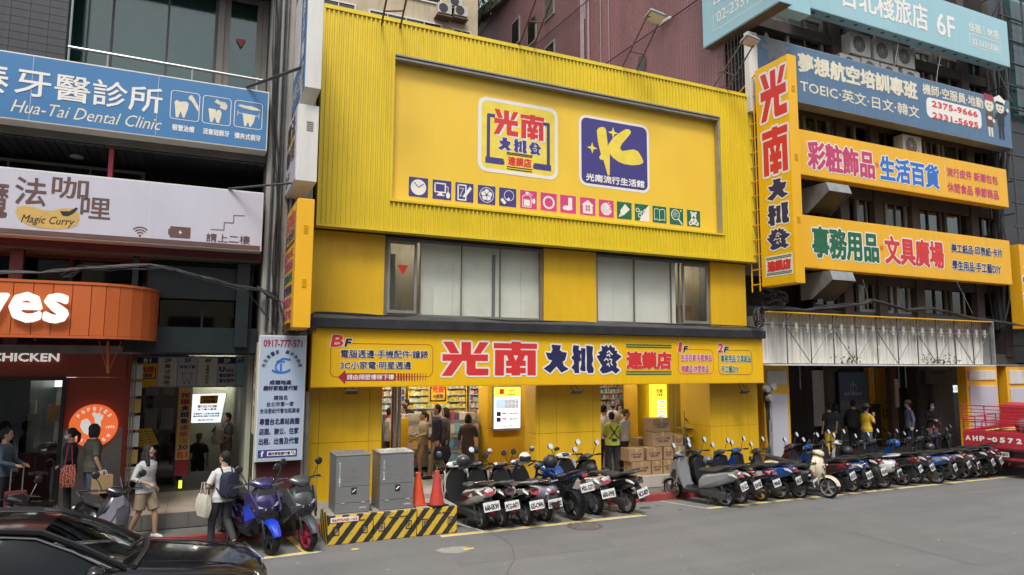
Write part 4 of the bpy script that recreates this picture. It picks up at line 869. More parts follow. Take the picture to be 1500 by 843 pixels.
for z in (zb+.75, zt-.65):
    for k in range(5): mb.box((XL+.12, Yf-.012, z+k*.035), (XL+.2, Yf-.001, z+k*.035+.014))
mb.build('vent', 'sign_yellow', s9)
mb = MB()
for i in range(6): mb.tube([(XL+.1, Yb, zb+.15+i*.5), (XL+.1, Yb+.5, zb+.15+i*.5)], .02, 5)
mb.tube([(XL+.1, Yb+.25, zb), (XL+.1, Yb+.25, zt)], .02, 5); mb.build('support_frame', 'sign_orange', s9)
# the two upper vertical boxes
def vbox(label, pxs, X, Y0, Y1, face, fm='sign_white'):
    z0 = PY(pxs[0], pxs[2], Y0).z; z1 = PY(pxs[0], pxs[1], Y0).z; x1 = PY(pxs[3], (pxs[1]+pxs[2])/2, Y0).x
    t = thing('box_sign', label, 'sign', (X+.1, Y0, z0))
    mb = MB(); mb.box((X+.003, Y0, z0), (x1, Y1, z1)); mb.build('casing', fm, t, bevel=.012)
    mb = MB(); mb.box((X-.012, Y0+.03, z0+.03), (X+.02, Y1-.03, z1-.03)); mb.build('face_panel', face, t)
    return t, FX(X-.012), z0, z1, x1
X = PY(437, 160, 13.0).x; t, f_, z0, z1, x1 = vbox('white box sign with a gold badge just above the narrow yellow sign', (441, 152, 265, 466), X, 13.0, 14.7, 'sign_lilac')
T(t, '魔法', ('w', -14.45, -13.25, z0+.95, z0+1.4), f_, 'print_brown', .02); T(t, '咖哩', ('w', -14.45, -13.25, z0+.5, z0+.9), f_, 'print_brown', .02)
mb = MB(); flat(mb, circ(-13.7, z0+.9, .3, 20, .25), f_, .003); mb.build('badge', 'print_gold', t)
T(t, '2F', ('w', -14.5, -13.9, z0+.15, z0+.38), f_, 'print_brown', .02)
mb = MB()
for k in range(5): mb.box((x1-.22, 12.988, z1-.5+k*.04), (x1-.1, 12.999, z1-.485+k*.04))
mb.build('vent', 'frame_grey', t)
X = PY(449, 60, 12.8).x; t, f_, z0, z1, x1 = vbox('tall white and blue box sign cut by the top edge of the picture', (449, -60, 128, 474), X, 12.8, 14.75, 'sign_blue')
for i, ch in enumerate('華泰牙醫診所'): T(t, ch, ('w', -13.35, -12.95, z1-.55-i*.42, z1-.2-i*.42), f_, 'print_white', .02)
mb = MB(); mb.poly([f_(-14.6, z0+.75, .004), f_(-13.5, z0+.75, .004), f_(-13.5, z1-.1, .004), f_(-14.6, z1-.1, .004)]); mb.build('white_field', 'sign_white', t)
T(t, '3F 02-2381', ('w', -14.65, -13.1, z0+.2, z0+.5), f_, 'print_white', .02)
# ------------------------------------------------------------------ clinic building on the left
cb = thing('clinic_building', 'dark building at left with glazed balconies behind the blue and lilac signs', 'building', (-5, 18, 0))
mb = MB(); mb.box((-13, 16.6, FZ), (-3.0, 25, 13.5)); mb.box((-3.0, 17.0, 3.6), (1.1, 25, 13.5)); mb.box((1.105, 15.75, FZ), (2.1, 25, 13.5)); mb.build('rear_wall', 'night_teal', cb)
for z0, z1 in ((7.42, 7.6), (5.32, 5.5)):
    MB().box((-13, 14.8, z0), (1.1, 17, z1)).build('floor_slab', 'concrete_dark', cb)
MB().box((-13, 14.95, 8.62), (1.1, 17, 8.80)).build('floor_slab', 'concrete_dark', cb)
MB().box((-13, 14.7, 11.6), (1.1, 17, 11.9)).build('floor_slab', 'concrete_dark', cb)
def slats(name, x0, x1, z, Y0, Y1, mt, pitch=.16):
    i = 0; x = x0
    b = MB(); b.box((0, Y0, -.03), (pitch*.86, Y1, 0)); me = b.mesh(name, mt)
    while x < x1:
        o = bpy.data.objects.new(name, me); COL.objects.link(o); o.parent = cb; o.location = Vector((x, 0, z))-wl(cb); x += pitch
slats('soffit_slat', -2.4, 1.05, 11.58, 14.75, 16.4, 'steel_dark'); slats('soffit_slat', -4.2, 1.05, 7.40, 14.85, 16.5, 'tile_dark')
# third floor glazing
def gx(x, Y=15.9): return PY(x, 60, Y).x
mb = MB(); mb.box((-13, 15.0, 8.8), (PY(97, 60, 15.0).x, 15.25, 11.6)); mb.build('tile_wall', 'tile_dark', cb)
tb = MB(); tb.box((.004, -.012, .004), (.296, 0, .146)); tme = tb.mesh('wall_tile', 'tile_dark'); xr = PY(97, 60, 15.0).x
for i in range(6):
    for j in range(18):
        o = bpy.data.objects.new('wall_tile', tme); COL.objects.link(o); o.parent = cb; o.location = Vector((xr-.3*(i+1), 15.0, 8.82+j*.15))-wl(cb)
window(gx(97)-.6, gx(318), 8.82, 11.5, 15.9, [gx(97)-.56, gx(163), gx(245), gx(316)], cb, fm='steel_dark', gm='glass_teal')
window(gx(328), gx(384), 8.82, 11.5, 15.9, [gx(328)+.04, gx(384)-.04], cb, fm='frame_brown', gm='glass_teal', fw=.12)
mb = MB(); mb.box((gx(318)+.004, 15.85, 8.82), (gx(328)-.004, 16, 11.5)); mb.box((gx(384)+.004, 15.85, 8.82), (1.1, 16, 11.5)); mb.build('mullion', 'frame_brown', cb)
mb = MB(); a = FY(15.88).pick(353, 63); mb.poly([(a[0]-.11, 15.885, a[1]+.09), (a[0]+.11, 15.885, a[1]+.09), (a[0], 15.885, a[1]-.11)]); mb.build('rescue_mark', 'print_maroon', cb)
MB().box((-3.2, 16.35, 8.82), (1.1, 16.4, 11.5)).build('blind', 'curtain_grey', cb)
rl = thing('balcony_rail', 'thin metal handrail above the blue clinic sign', 'railing', (-.6, 15.0, 8.8))
p0, p1 = PY(100, 69, 15.0), PY(388, 119, 15.0)
MB().tube([p0, p1], .03, 8).build('handrail', 'steel', rl, smooth=True)
for x in (100, 158, 283, 378):
    p = PY(x, 90, 15.0); MB().tube([(p.x, 15.0, 8.8), (p.x, 15.0, p0.z+(11.6-p0.z if x == 100 else 0))], .02, 6).build('post', 'steel', rl)
# second floor recess and mezzanine
window(-9, -1.2, 6.0, 7.3, 16.2, [-8.9, -6, -3.6, -2.2, -1.26], cb, fm='frame_grey', gm='glass_dark')
for x in (163, 500/3*0-14): 
    p = PY(x, 230, 14.9); mb = MB(); mb.box((p.x-.04, 14.88, 6.6), (p.x+.04, 14.96, 7.45)); mb.build('red_post', 'print_maroon', cb)
p = PY(112, 237, 15.6); MB().lathe([(.02, .06), (.12, .0), (.12, -.03), (.02, -.05)], (p.x, 15.6, 7.33), n=16).build('dome_light', 'ac_white', cb)
MB().box((-13, 14.75, 5.36), (1.1, 14.95, 5.48)).build('beam', 'maroon_wall', cb)
for x, w_ in ((25, .1), (200, .05), (358, .12)):
    p = PY(x, 380, 14.95); MB().box((p.x-w_, 14.9, 3.6), (p.x+w_, 15.02, 5.33)).build('post', 'maroon_wall' if x < 100 else 'night_teal', cb)
MB().box((-.95, 15.1, 4.55), (.75, 15.2, 5.2)).build('lintel', 'night_teal', cb)
window(-9, -.95, 4.3, 5.32, 15.5, [-8.9, -6, -4, -2.3, -1.0], cb, fm='maroon_wall', gm='glass_dark')
window(-.85, 1.0, 3.62, 5.30, 15.3, [-.8, .05, .95], cb, fm='night_teal', gm='glass_dark')
mb = MB(); mb.box((-13, 15.4, 3.45), (-1.0, 16.6, 3.6)); mb.build('arcade_soffit', 'interior_mid', cb)
mb = MB(); mb.box((-1.3, 15.05, 3.48), (1.1, 15.3, 3.98)); mb.build('lower_panel', 'night_teal', cb)
MB().box((-1.0, 15.3, 3.45), (1.1, 17, 3.6)).build('arcade_soffit', 'interior_dark', cb)
# column between the buildings
cl = thing('street_column', 'grimy beige concrete column hung with pipes and signs left of the yellow wall', 'column', (1.6, 15, FZ))
MB().box((1.12, 14.62, .1), (2.05, 15.7, 13.5)).build('shaft', 'concrete', cl, bevel=.02)
MB().box((1.16, 14.605, FZ), (2.0, 14.615, 1.36)).build('red_panel', 'maroon_wall', cl)
mb = MB(); f_ = FX(1.115)
mb.box((1.10, 14.7, 1.0), (1.118, 15.5, 3.7)); mb.build('side_board', 'print_cream', cl)
for i, (tx, mt, z) in enumerate((('魔', 'print_orange', 3.2), ('法', 'print_brown', 2.85), ('咖', 'print_brown', 2.5), ('哩', 'print_brown', 2.15))): T(cl, tx, ('w', -15.2, -14.95, z, z+.26), FX(1.10), mt, .02)
MB().box((1.09, 14.75, 1.0), (1.099, 15.45, 1.85)).build('side_poster', 'leaf', cl)
R = random.Random(5)
mb = MB()
for i in range(7):
    x = 1.22+i*.11; mb.tube([(x, 14.57, 3.9), (x+R.uniform(-.03, .03), 14.57, 8), (x+R.uniform(-.03, .03), 14.57, 13.4)], R.choice((.012, .02, .028)), 6)
mb.build('pipe', 'steel_dark', cl, kind='stuff')
mb = MB()
for i in range(3):
    x = 1.3+i*.3; mb.tube([(x, 14.52, 3.9), (x, 14.52, 13.4)], .03, 6)
mb.build('pale_pipe', 'cable_grey', cl, kind='stuff')
MB().tube([(2.1, 14.7, .1), (2.1, 14.7, 2.7)], .055, 10).build('drain_pipe', 'galv', cl, smooth=True)
# ------------------------------------------------------------------ cables
def cable_run(name, label, pts, r, n, mt, seed=0, spread=.06, sag=.0):
    R = random.Random(seed); mb = MB()
    for k in range(n):
        q = []
        off = Vector((R.uniform(-1, 1), R.uniform(-1, 1), R.uniform(-1, 1)))*spread
        for i in range(len(pts)-1):
            a, b_ = Vector(pts[i]), Vector(pts[i+1])
            for s_ in range(5):
                t = s_/5; q.append(a.lerp(b_, t)+off*(.4+.6*math.sin(PI*t))+Vector((0, 0, -sag*math.sin(PI*t)*(1+k*.1)))+Vector((R.uniform(-1, 1), R.uniform(-.5, .5), R.uniform(-1, 1)))*spread*.25)
        q.append(Vector(pts[-1])); mb.tube(q, r*R.uniform(.6, 1.2), 5)
    o = mb.build(name, mt, smooth=True); tag(o, label, 'cable'); return o
Z = lambda x, y, Y: PY(x, y, Y)
cable_run('cable_bundle', 'thick bundle of black cables sagging across the dark windows above the orange canopy', [Z(-40, 400, 14.2), Z(60, 400, 14.2), Z(118, 394, 14.2), Z(220, 388, 14.3), Z(290, 405, 14.3), Z(340, 418, 14.4), Z(400, 430, 14.5)], .011, 9, 'cable', 1, .035)
cable_run('cable_bundle', 'loose grey wires looping above the orange canopy', [Z(90, 405, 14.1), Z(118, 390, 14.1), Z(180, 392, 14.2), Z(240, 390, 14.2), Z(320, 415, 14.3), Z(360, 425, 14.3), Z(395, 470, 14.4)], .006, 3, 'cable', 2, .06)
cable_run('cable_bundle', 'tangle of wires climbing the column beside the narrow yellow sign', [Z(404, 500, 14.5), Z(402, 420, 14.45), Z(408, 300, 14.45), Z(400, 150, 14.5), Z(405, -30, 14.5)], .011, 7, 'cable', 3, .10)
cable_run('cable_bundle', 'wires gathered under the narrow yellow sign', [Z(380, 420, 14.4), Z(410, 440, 14.3), Z(425, 485, 14.2), Z(450, 485, 14.2), Z(462, 478, 14.25)], .010, 6, 'cable', 4, .08)
cable_run('cable_bundle', 'black wires lying along the black ledge below the shop windows', [Z(460, 458, 14.3), Z(560, 463, 14.3), Z(640, 466, 14.35), Z(760, 471, 14.3), Z(880, 474, 14.35), Z(1000, 476, 14.3), Z(1110, 480, 14.3)], .009, 4, 'cable', 5, .03)
cable_run('support_arm', 'dark steel arm reaching up to the tall white and blue box sign', [Z(362, 128, 14.4), Z(445, 98, 13.2)], .03, 1, 'steel_dark', 6, 0)
cable_run('support_arm', 'dark steel arm below the white box sign with the gold badge', [Z(335, 277, 14.4), Z(455, 266, 13.2)], .025, 1, 'steel_dark', 7, 0)
# coil of cable at the right end of the ledge
t = thing('cable_coil', 'coil of black cable hanging at the right end of the black ledge', 'cable', Z(1110, 465, 14.2)); p = Z(1109, 465, 14.15)
mb = MB(); R = random.Random(9)
for k in range(9):
    r = .22+R.uniform(-.04, .05); ph = R.uniform(0, 6); mb.tube([(p.x+.62*r*math.cos(a), p.y-.02*k+.05*math.sin(a+ph), p.z+r*1.1*math.sin(a)) for a in [2*PI*i/20 for i in range(21)]], .012, 5)
mb.build('coil', 'cable', t, smooth=True)
# ------------------------------------------------------------------ fried chicken shop
pc = thing('chicken_shop', 'fried chicken shop front with an orange panelled rounded canopy', 'shop', (-4, 16, FZ))
path = [(-9.0+i*.28, 13.8) for i in range(27)]; x0 = path[-1][0]; rr = 1.15
nseg = 7
for i in range(1, nseg+1):
    a = PI/2*i/nseg; path.append((x0+rr*math.sin(a)*.85, 13.8+rr*(1-math.cos(a))))
path += [(path[-1][0]+.01, 15.1)]
cz0, cz1 = 3.69, 4.66
for a, b_ in zip(path, path[1:]):
    a, b_ = Vector(a), Vector(b_); d = (b_-a); L = d.length; d.normalize(); nrm = Vector((d.y, -d.x)); a2, b2 = a+d*.006, b_-d*.006
    mb = MB(); mb.add([(*(q), z) for z in (cz0+.05, cz1-.05) for q in (a2, b2, b2-nrm*.03, a2-nrm*.03)], [(0,1,5,4),(1,2,6,5),(2,3,7,6),(3,0,4,7),(0,3,2,1),(4,5,6,7)]); mb.build('canopy_panel', 'orange_metal', pc)
mb = MB()
for z0, z1, o_ in ((cz0, cz0+.045, .015), (cz1-.045, cz1, .015), (cz0+.06, cz1-.06, -.04)):
    k = []
    for i, q in enumerate(path):
        a = Vector(path[max(i-1, 0)]); b_ = Vector(path[min(i+1, len(path)-1)]); d = (b_-a).normalized(); nrm = Vector((d.y, -d.x)); k.append((Vector(q)+nrm*o_, Vector(q)-nrm*.1))
    mb.loft([[(u_.x, u_.y, z0), (u_.x, u_.y, z1), (w_.x, w_.y, z1), (w_.x, w_.y, z0)] for u_, w_ in k])
mb.build('canopy_trim', 'orange_metal', pc)
mb = MB(); mb.poly([(q[0], q[1]+.05, cz1-.03) for q in path]+[(-9, 15.1, cz1-.03)]); mb.poly([(q[0], q[1]+.05, cz0+.03) for q in path]+[(-9, 15.1, cz0+.03)]); mb.build('canopy_top', 'orange_metal', pc)
fr = FY(13.74)
def letters3d(tx, bx, fr, mt, bold, par, dep=.06):
    T(par, tx, bx, fr, mt, bold, n=dep); T(par, tx, bx, fr, 'print_white', bold, n=dep*.5, name='letter_back'); T(par, tx, bx, fr, 'print_white', bold, n=.005, name='letter_back')
T(pc, 'es', (13, 427, 472.5, 102), fr, 'glow_letters', .065, n=.03); T(pc, 'y', (-32, 428, 488, 13), fr, 'glow_letters', .05, n=.03); T(pc, 'Pop', (-165, 405, 488, -34), fr, 'glow_letters', .04, n=.03)
fw_ = FY(16.15)
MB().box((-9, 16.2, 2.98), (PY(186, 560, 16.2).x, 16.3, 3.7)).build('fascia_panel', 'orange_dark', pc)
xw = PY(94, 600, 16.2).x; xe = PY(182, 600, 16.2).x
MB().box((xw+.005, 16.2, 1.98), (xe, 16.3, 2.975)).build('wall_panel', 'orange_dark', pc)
MB().box((xw+.005, 16.19, FZ), (xe, 16.3, 1.975)).build('wall_panel', 'taupe', pc)
MB().box((xe+.002, 16.2, FZ), (xe+.08, 18.5, 3.7)).build('side_panel', 'orange_dark', pc)
T(pc, 'CHICKEN', (-14, 516.3, 530, 87.5), fw_, 'glow_letters', .05, n=.03)
f = window(-9, xw, FZ+.1, 2.98, 16.15, [-8.9, -5.2, -3.9, xw-.05], pc, fm='tile_dark', gm='glass')
MB().box((-9, 19.5, FZ), (xe, 19.6, 3.6)).build('room_wall', 'interior_mid', pc)
for x_ in (-6.5, -4.5, -2.9): MB().box((x_, 17.6, 3.3), (x_+1.2, 17.68, 3.34)).build('lit_tube', 'tube_light', pc)
mb = MB(); mb.box((-5, 19.2, 2.7), (-2.6, 19.25, 3.1)); mb.build('menu_board', 'glow_white', pc)
for i, (x, z, mt) in enumerate(((-3.3, 2.5, 'glow_lemon'), (-2.75, 2.4, 'goods'), (-2.9, 1.6, 'taupe'))):
    MB().box((x, 16.7+i*.3, z-.35), (x+.4, 16.75+i*.3, z)).build('poster', 'paper' if i == 0 else 'print_gold' if i == 1 else 'taupe', pc)
MB().box((xw-1.0, 16.6, FZ), (xw-.45, 16.65, 2.25)).build('window_film', 'taupe', pc)
MB().box((xw-.9, 16.45, FZ), (xw-.1, 16.55, 1.5)).build('standing_sign', 'maroon_wall', pc)
ct = MB(); ct.box((-5, 17.6, FZ), (-2.5, 18.1, 1.4)); ct.build('counter', 'maroon_wall', pc)
# bracket under the canopy
mb = MB(); a = PY(158, 500, 14.6); b_ = PY(158, 547, 14.6); mb.tube([a, b_], .025, 6); mb.tube([PY(145, 500, 14.6), b_], .008, 5); mb.tube([PY(178, 500, 14.6), b_], .008, 5); mb.build('hanging_bracket', 'orange_metal', pc)
# round emblem
e = thing('round_sign', 'round glowing orange sign with a white rooster on the dark red wall', 'sign', PY(137, 624, 16.1)); a = FY(16.1).pick(137, 624)
mb = MB(); mb.prism(circ(a[0], a[1], .42, 40), FY(16.1), -.08, 0); mb.build('disc', 'glow_orange', e)
mb = MB(); k = .42; flat(mb, [(a[0]+x*k, a[1]+y*k) for x, y in ((-.1,-.7),(-.15,-.45),(-.4,-.3),(-.55,0),(-.5,.25),(-.3,.35),(-.15,.2),(-.1,.0),(.05,.15),(.02,.35),(-.1,.55),(0,.65),(.12,.55),(.2,.62),(.28,.5),(.38,.5),(.36,.35),(.28,.2),(.3,-.1),(.15,-.35),(.02,-.48),(.05,-.7))], FY(16.1), .004); mb.build('rooster', 'glow_letters', e)
for i, ch in enumerate('POPEYES'):
    t = math.radians(143-i*17.7); r = .335; x, z = a[0]+r*math.cos(t), a[1]+r*math.sin(t); T(e, ch, ('w', x-.026, x+.026, z-.037, z+.037), FY(16.1), 'glow_letters', .06, rot=t-PI/2)
T(e, '1972', ('w', a[0]+.22, a[0]+.37, a[1]-.06, a[1]-.01), FY(16.1), 'glow_letters', .04)
for i, ch in enumerate('CHICKEN'):
    t = math.radians(217+i*17.7); r = .335; x, z = a[0]+r*math.cos(t), a[1]+r*math.sin(t); T(e, ch, ('w', x-.024, x+.024, z-.034, z+.034), FY(16.1), 'glow_letters', .06, rot=t+PI/2)
# ------------------------------------------------------------------ stair entrance between the shops
en = thing('stair_entrance', 'dim tiled entrance to a basement stair under the floor directory', 'entrance', (0, 18, FZ))
MB().box((-1.25, 22.5, -1.5), (1.9, 22.6, 3.6)).build('end_wall', 'stair_wall', en)
MB().box((.3, 21.9, 2.95), (1.1, 21.97, 3.0)).build('lit_tube', 'tube_light', en); MB().box((-.6, 17.2, 3.3), (.3, 17.25, 3.34)).build('lit_tube', 'glow_white', en)
MB().box((1.0, 15.72, FZ), (1.1, 22.5, 3.6)).build('side_wall', 'stair_wall', en)
MB().box((-1.3, 18.5, FZ), (-.35, 18.6, 3.5)).build('glass_wall', 'glass_dark', en)
MB().box((-1.3, 19.2, FZ), (-.2, 19.3, 3.5)).build('dark_partition', 'tile_dark', en)
for z in (2.5, 1.7):
    for x in (-1.05, -.7): MB().box((x, 18.47, z), (x+.26, 18.49, z+.5)).build('poster', 'sign_grey', en)
mb = MB(); mb.box((-.38, 18.3, FZ), (-.32, 18.4, 3.4)); mb.build('door_post', 'steel_dark', en)
p0 = PY(262, 575, 17.5); p1 = PY(276, 690, 17.5)
MB().box((p0.x, 17.48, 1.1), (p1.x, 17.52, 2.78)).build('name_strip', 'print_gold', en)
zz = 2.6
for ch, mt in zip('光南大批發連鎖店', ['print_maroon']*2+['print_navy']*3+['print_maroon']*3): T(en, ch, ('w', p0.x+.05, p1.x-.05, zz-.12, zz), FY(17.48), mt, .01); zz -= .145
T(en, '30', ('w', p0.x+.04, p1.x-.04, zz-.12, zz), FY(17.48), 'print_navy', .05); T(en, 'B1', ('w', p0.x+.04, p1.x-.04, zz-.3, zz-.16), FY(17.48), 'print_red', .05)
MB().box((p0.x, 17.47, .75), (p1.x, 17.52, 1.09)).build('red_notice', 'print_maroon', en)
MB().box((p0.x+.10, 17.3, .5), (p0.x+.17, 17.4, .66)).build('yellow_light', 'glow_lemon', en)
t = thing('light_box', 'glowing white poster box with red and blue writing over the basement stair', 'light box', PY(305, 600, 18.2))
q = [PY(279, 578, 18.3), PY(331, 577, 18.0), PY(323, 619, 18.0), PY(278, 620, 18.3)]
mb = MB(); mb.add([tuple(x) for x in q]+[tuple(x+Vector((0, .08, 0))) for x in q], [(3,2,1,0), (4,5,6,7), (0,1,5,4), (1,2,6,5), (2,3,7,6), (3,0,4,7)]); mb.build('lit_panel', 'glow_poster', t)
fq = lambda u_, v_, n=0: (q[3].lerp(q[2], u_)).lerp(q[0].lerp(q[1], u_), v_)+Vector((0, -.006-n, 0))
mb = MB(); flat(mb, [(.28, .66), (.8, .66), (.8, .95), (.28, .95)], fq, .002); mb.build('logo_field', 'sign_yellow', t)
for tx, bx, mt in (('光南', (.36, .72, .82, .94), 'print_red'), ('大批發', (.36, .72, .69, .80), 'print_navy'), ('歡迎光臨', (.22, .8, .52, .62), 'print_red'), ('地下樓大賣場', (.22, .8, .43, .5), 'print_navy'), ('手機配件‧小家電‧精品專賣', (.1, .92, .28, .35), 'print_blue'), ('電腦週邊‧鐘錶‧明星週邊', (.1, .92, .2, .26), 'print_navy'), ('營業時間', (.25, .75, .07, .12), 'print_navy')):
    T(t, tx, ('w', *bx), fq, mt, .03, n=.006)
t, u0, u1, v0, v1 = board('directory_sign', 'wide lit floor directory over the stair entrance listing B1 to 5F', FY(17.0), ('w', -1.22, 1.02, 2.73, 3.42), .12, 'sign_grey', 'frame_grey')
f7 = FY(17.0); cols = [85, 208, 325, 445, 570, 685, 745]
for i, (a, b_, mt) in enumerate(zip(cols, cols[1:], ('sign_yellow', 'paper', 'sign_lilac', 'paper', 'sign_lilac', 'sign_teal'))):
    ua = u0+(a-75)/670*(u1-u0)+.008; ub = u0+(b_-75)/670*(u1-u0)-.008
    mb = MB(); flat(mb, [(ua, v0+.03), (ub, v0+.03), (ub, v1-.03), (ua, v1-.03)], f7, .004); mb.build('directory_panel', mt, t)
    if i in (0, 4): mb = MB(); flat(mb, [(ua, v1-.16), (ub, v1-.16), (ub, v1-.03), (ua, v1-.03)], f7, .006); mb.build('header_band', 'print_navy', t)
    T(t, ('B1', '2F', '3F', '4F', '5F', '6F')[i], ('w', (ua+ub)/2-.07, (ua+ub)/2+.07, v1-.14, v1-.05), f7, 'print_white' if i in (0, 4) else 'print_navy', .05, n=.009)
    um = (ua+ub)/2
    if i == 0: T(t, '光南', ('w', um-.14, um+.14, v0+.33, v0+.47), f7, 'print_red', .05, n=.009); T(t, '大批發', ('w', um-.11, um+.11, v0+.23, v0+.31), f7, 'print_navy', .04, n=.009); mb = MB(); stroke(mb, [(um-.12, v0+.42), (um-.17, v0+.42), (um-.17, v0+.2), (um+.17, v0+.2), (um+.17, v0+.42), (um+.12, v0+.42)], .02, f7, .008); mb.build('bracket_line', 'print_black', t)
    if i == 1: [T(t, ch, ('w', um-.06, um+.06, v0+.42-k*.12, v0+.52-k*.12), f7, 'print_brown', .02, n=.009) for k, ch in enumerate('魔法咖哩')]
    if i == 2: T(t, '華泰牙醫', ('w', um-.16, um+.16, v0+.42, v0+.49), f7, 'print_navy', .02, n=.009); mb = MB(); stroke(mb, [(um+x*.1, v0+.2+y*.13) for x, y in ((-1,1),(-.4,.8),(0,1),(.5,.8),(1,1),(.8,0),(.5,-1),(.2,-.2),(-.2,-.2),(-.5,-1),(-.8,0))], .01, f7, .008, True); mb.build('tooth_picture', 'print_navy', t)
    if i == 3: [T(t, ch, ('w', um-.035, um+.035, v0+.44-k*.075, v0+.505-k*.075), f7, 'print_navy', .02, n=.009) for k, ch in enumerate('悠緹時尚診所')]
    if i == 4: T(t, 'U', ('w', um-.16, um-.04, v0+.34, v0+.47), f7, 'print_navy', .08, n=.009); T(t, 'NAIL', ('w', um-.02, um+.17, v0+.34, v0+.42), f7, 'print_navy', .03, n=.009); T(t, '優加健甲', ('w', um-.16, um+.16, v0+.22, v0+.31), f7, 'print_navy', .03, n=.009); T(t, '優加美甲', ('w', um-.16, um+.16, v0+.1, v0+.19), f7, 'print_navy', .03, n=.009)
# menu stand
p = G(213, 712, FZ); t = thing('menu_stand', 'tilted menu board on a dark red stand beside the entrance', 'stand', p)
MB().box((p.x-.2, p.y, FZ), (p.x+.2, p.y+.3, 1.25)).build('pedestal', 'maroon_wall', t)
q = [PY(195, 630, p.y-.1), PY(222, 627, p.y-.1), PY(232, 650, p.y-.25), PY(205, 655, p.y-.25)]
mb = MB(); mb.add([tuple(x) for x in q]+[tuple(x+Vector((0, .05, -.03))) for x in q], [(3,2,1,0), (4,5,6,7), (0,1,5,4), (1,2,6,5), (2,3,7,6), (3,0,4,7)]); mb.build('menu_board', 'print_lemon', t)
fq3 = lambda u_, v_, n=0: (q[3].lerp(q[2], u_)).lerp(q[0].lerp(q[1], u_), v_)+Vector((0, -.006-n, .004))
for r_ in range(5): T(t, '豬排飯 $120', ('w', .08, .46, .12+r_*.16, .2+r_*.16), fq3, 'print_brown', .02, n=.003); T(t, '咖哩飯 $150', ('w', .54, .92, .12+r_*.16, .2+r_*.16), fq3, 'print_green', .02, n=.003)
MB().box((p.x+.02, p.y-.02, .75), (p.x+.17, p.y-.005, 1.1)).build('notice', 'paper', t)
mb = MB(); [mb.tube([(xe+.13+i*.05, 16.0, FZ), (xe+.13+i*.05, 16.0, 3.3)], .015, 5) for i in range(2)]
for i in range(7): mb.tube([(xe+.1, 15.98, .8+i*.35), (xe+.22, 15.98, .8+i*.35)], .012, 4)
tag(mb.build('stacked_ladder', 'cable_grey'), 'grey ladder and pipes leaning at the right edge of the dark red shop wall', 'ladder')
t = thing('notice_stack', 'column of small paper notices stuck beside the dark red wall', 'notices', (xe+.2, 16.1, 1))
for i in range(7): MB().box((xe+.1, 16.08, .9+i*.34), (xe+.3, 16.10, 1.18+i*.34)).build('notice', ('paper', 'print_gold', 'sign_white')[i % 3], t)
# ------------------------------------------------------------------ dark building on the right
rb = thing('dark_building', 'dark brown tower block behind the long signs at right', 'building', (20, 18, 0))
YR = 15.4
MB().box((14.45, YR, 4.6), (27.2, YR+.3, 5.0)).build('band', 'tile_dark', rb)
mb = MB(); mb.box((14.4, YR+.9, 3.5), (27.4, 40, 18)); mb.build('core_wall', 'interior_dark', rb)
for z in (3.35, 5.9, 8.7, 11.2, 13.8): MB().box((14.4, YR-.05, z), (27.3, YR+.9, z+.35)).build('floor_band', 'brown_dark', rb)
def rx(x, y, Y=YR): return PY(x, y, Y).x
for x in (1240, 1290, 1345, 1432, 1470):
    X = rx(x, 430); MB().box((X-.2, YR-.1, 3.6), (X+.2, YR+.9, 18)).build('pier', 'brown_dark', rb)
wins = [ # xl, yt, yb, xr, frame, back material
 (1152, 20, 78, 1206, 'frame_brown', 'plaster_beige'), (1210, 35, 90, 1240, 'tile_dark', 'interior_dark'), (1340, 75, 125, 1366, 'frame_grey', 'curtain_grey'), (1370, 82, 130, 1412, 'frame_brown', 'plaster_beige'), (1415, 90, 140, 1440, 'tile_dark', 'interior_dark'),
 (1176, 150, 200, 1216, 'frame_grey', 'curtain_grey'), (1218, 160, 205, 1224, 'frame_grey', 'curtain_white'), (1250, 172, 210, 1273, 'frame_grey', 'interior_dark'), (1295, 178, 214, 1312, 'tile_dark', 'interior_dark'), (1353, 190, 232, 1377, 'frame_grey', 'curtain_white'), (1380, 195, 240, 1426, 'frame_grey', 'curtain_grey'), (1436, 205, 245, 1462, 'tile_dark', 'interior_dark'),
 (1255, 281, 330, 1285, 'frame_grey', 'interior_dark'), (1297, 288, 336, 1329, 'frame_grey', 'interior_dark'), (1340, 296, 340, 1380, 'brown_dark', 'interior_mid'), (1384, 300, 346, 1430, 'brown_dark', 'interior_mid'), (1438, 308, 352, 1462, 'tile_dark', 'interior_dark'),
 (1258, 402, 452, 1284, 'frame_grey', 'interior_dark'), (1289, 404, 454, 1308, 'frame_grey', 'interior_dark'), (1314, 406, 456, 1334, 'frame_grey', 'interior_dark'), (1352, 412, 458, 1388, 'brown_dark', 'interior_dark'), (1392, 414, 460, 1430, 'brown_dark', 'interior_dark'), (1440, 418, 462, 1466, 'tile_dark', 'interior_dark'),
 (1190, 400, 445, 1230, 'tile_dark', 'interior_dark'), (1160, 275, 310, 1186, 'tile_dark', 'interior_dark')]
for xl, yt, yb, xr, fm, bk in wins:
    u0, u1, v0, v1 = span(FY(YR+.05), xl, yt-4, yb+6, xr)
    f = window(u0, u1, v0, v1, YR+.05, [u0+.03, (u0+u1)/2, u1-.03] if u1-u0 > .8 else [u0+.03, u1-.03], rb, fm=fm, gm='glass_dark' if 'dark' in bk else 'glass', fw=.12, dep=.12)
    if 'curtain' in bk:
        mb = MB(); k = int((u1-u0)/.07); mb.loft([[(u0+.05+(u1-u0-.1)*i/k, YR+.3+(.025 if i % 2 else 0), z) for i in range(k+1)] for z in (v0, v1)], cap=False, closed=False); mb.build('curtain', bk, f)
    else: MB().box((u0+.03, YR+.6, v0), (u1-.03, YR+.62, v1)).build('backing', bk, f)
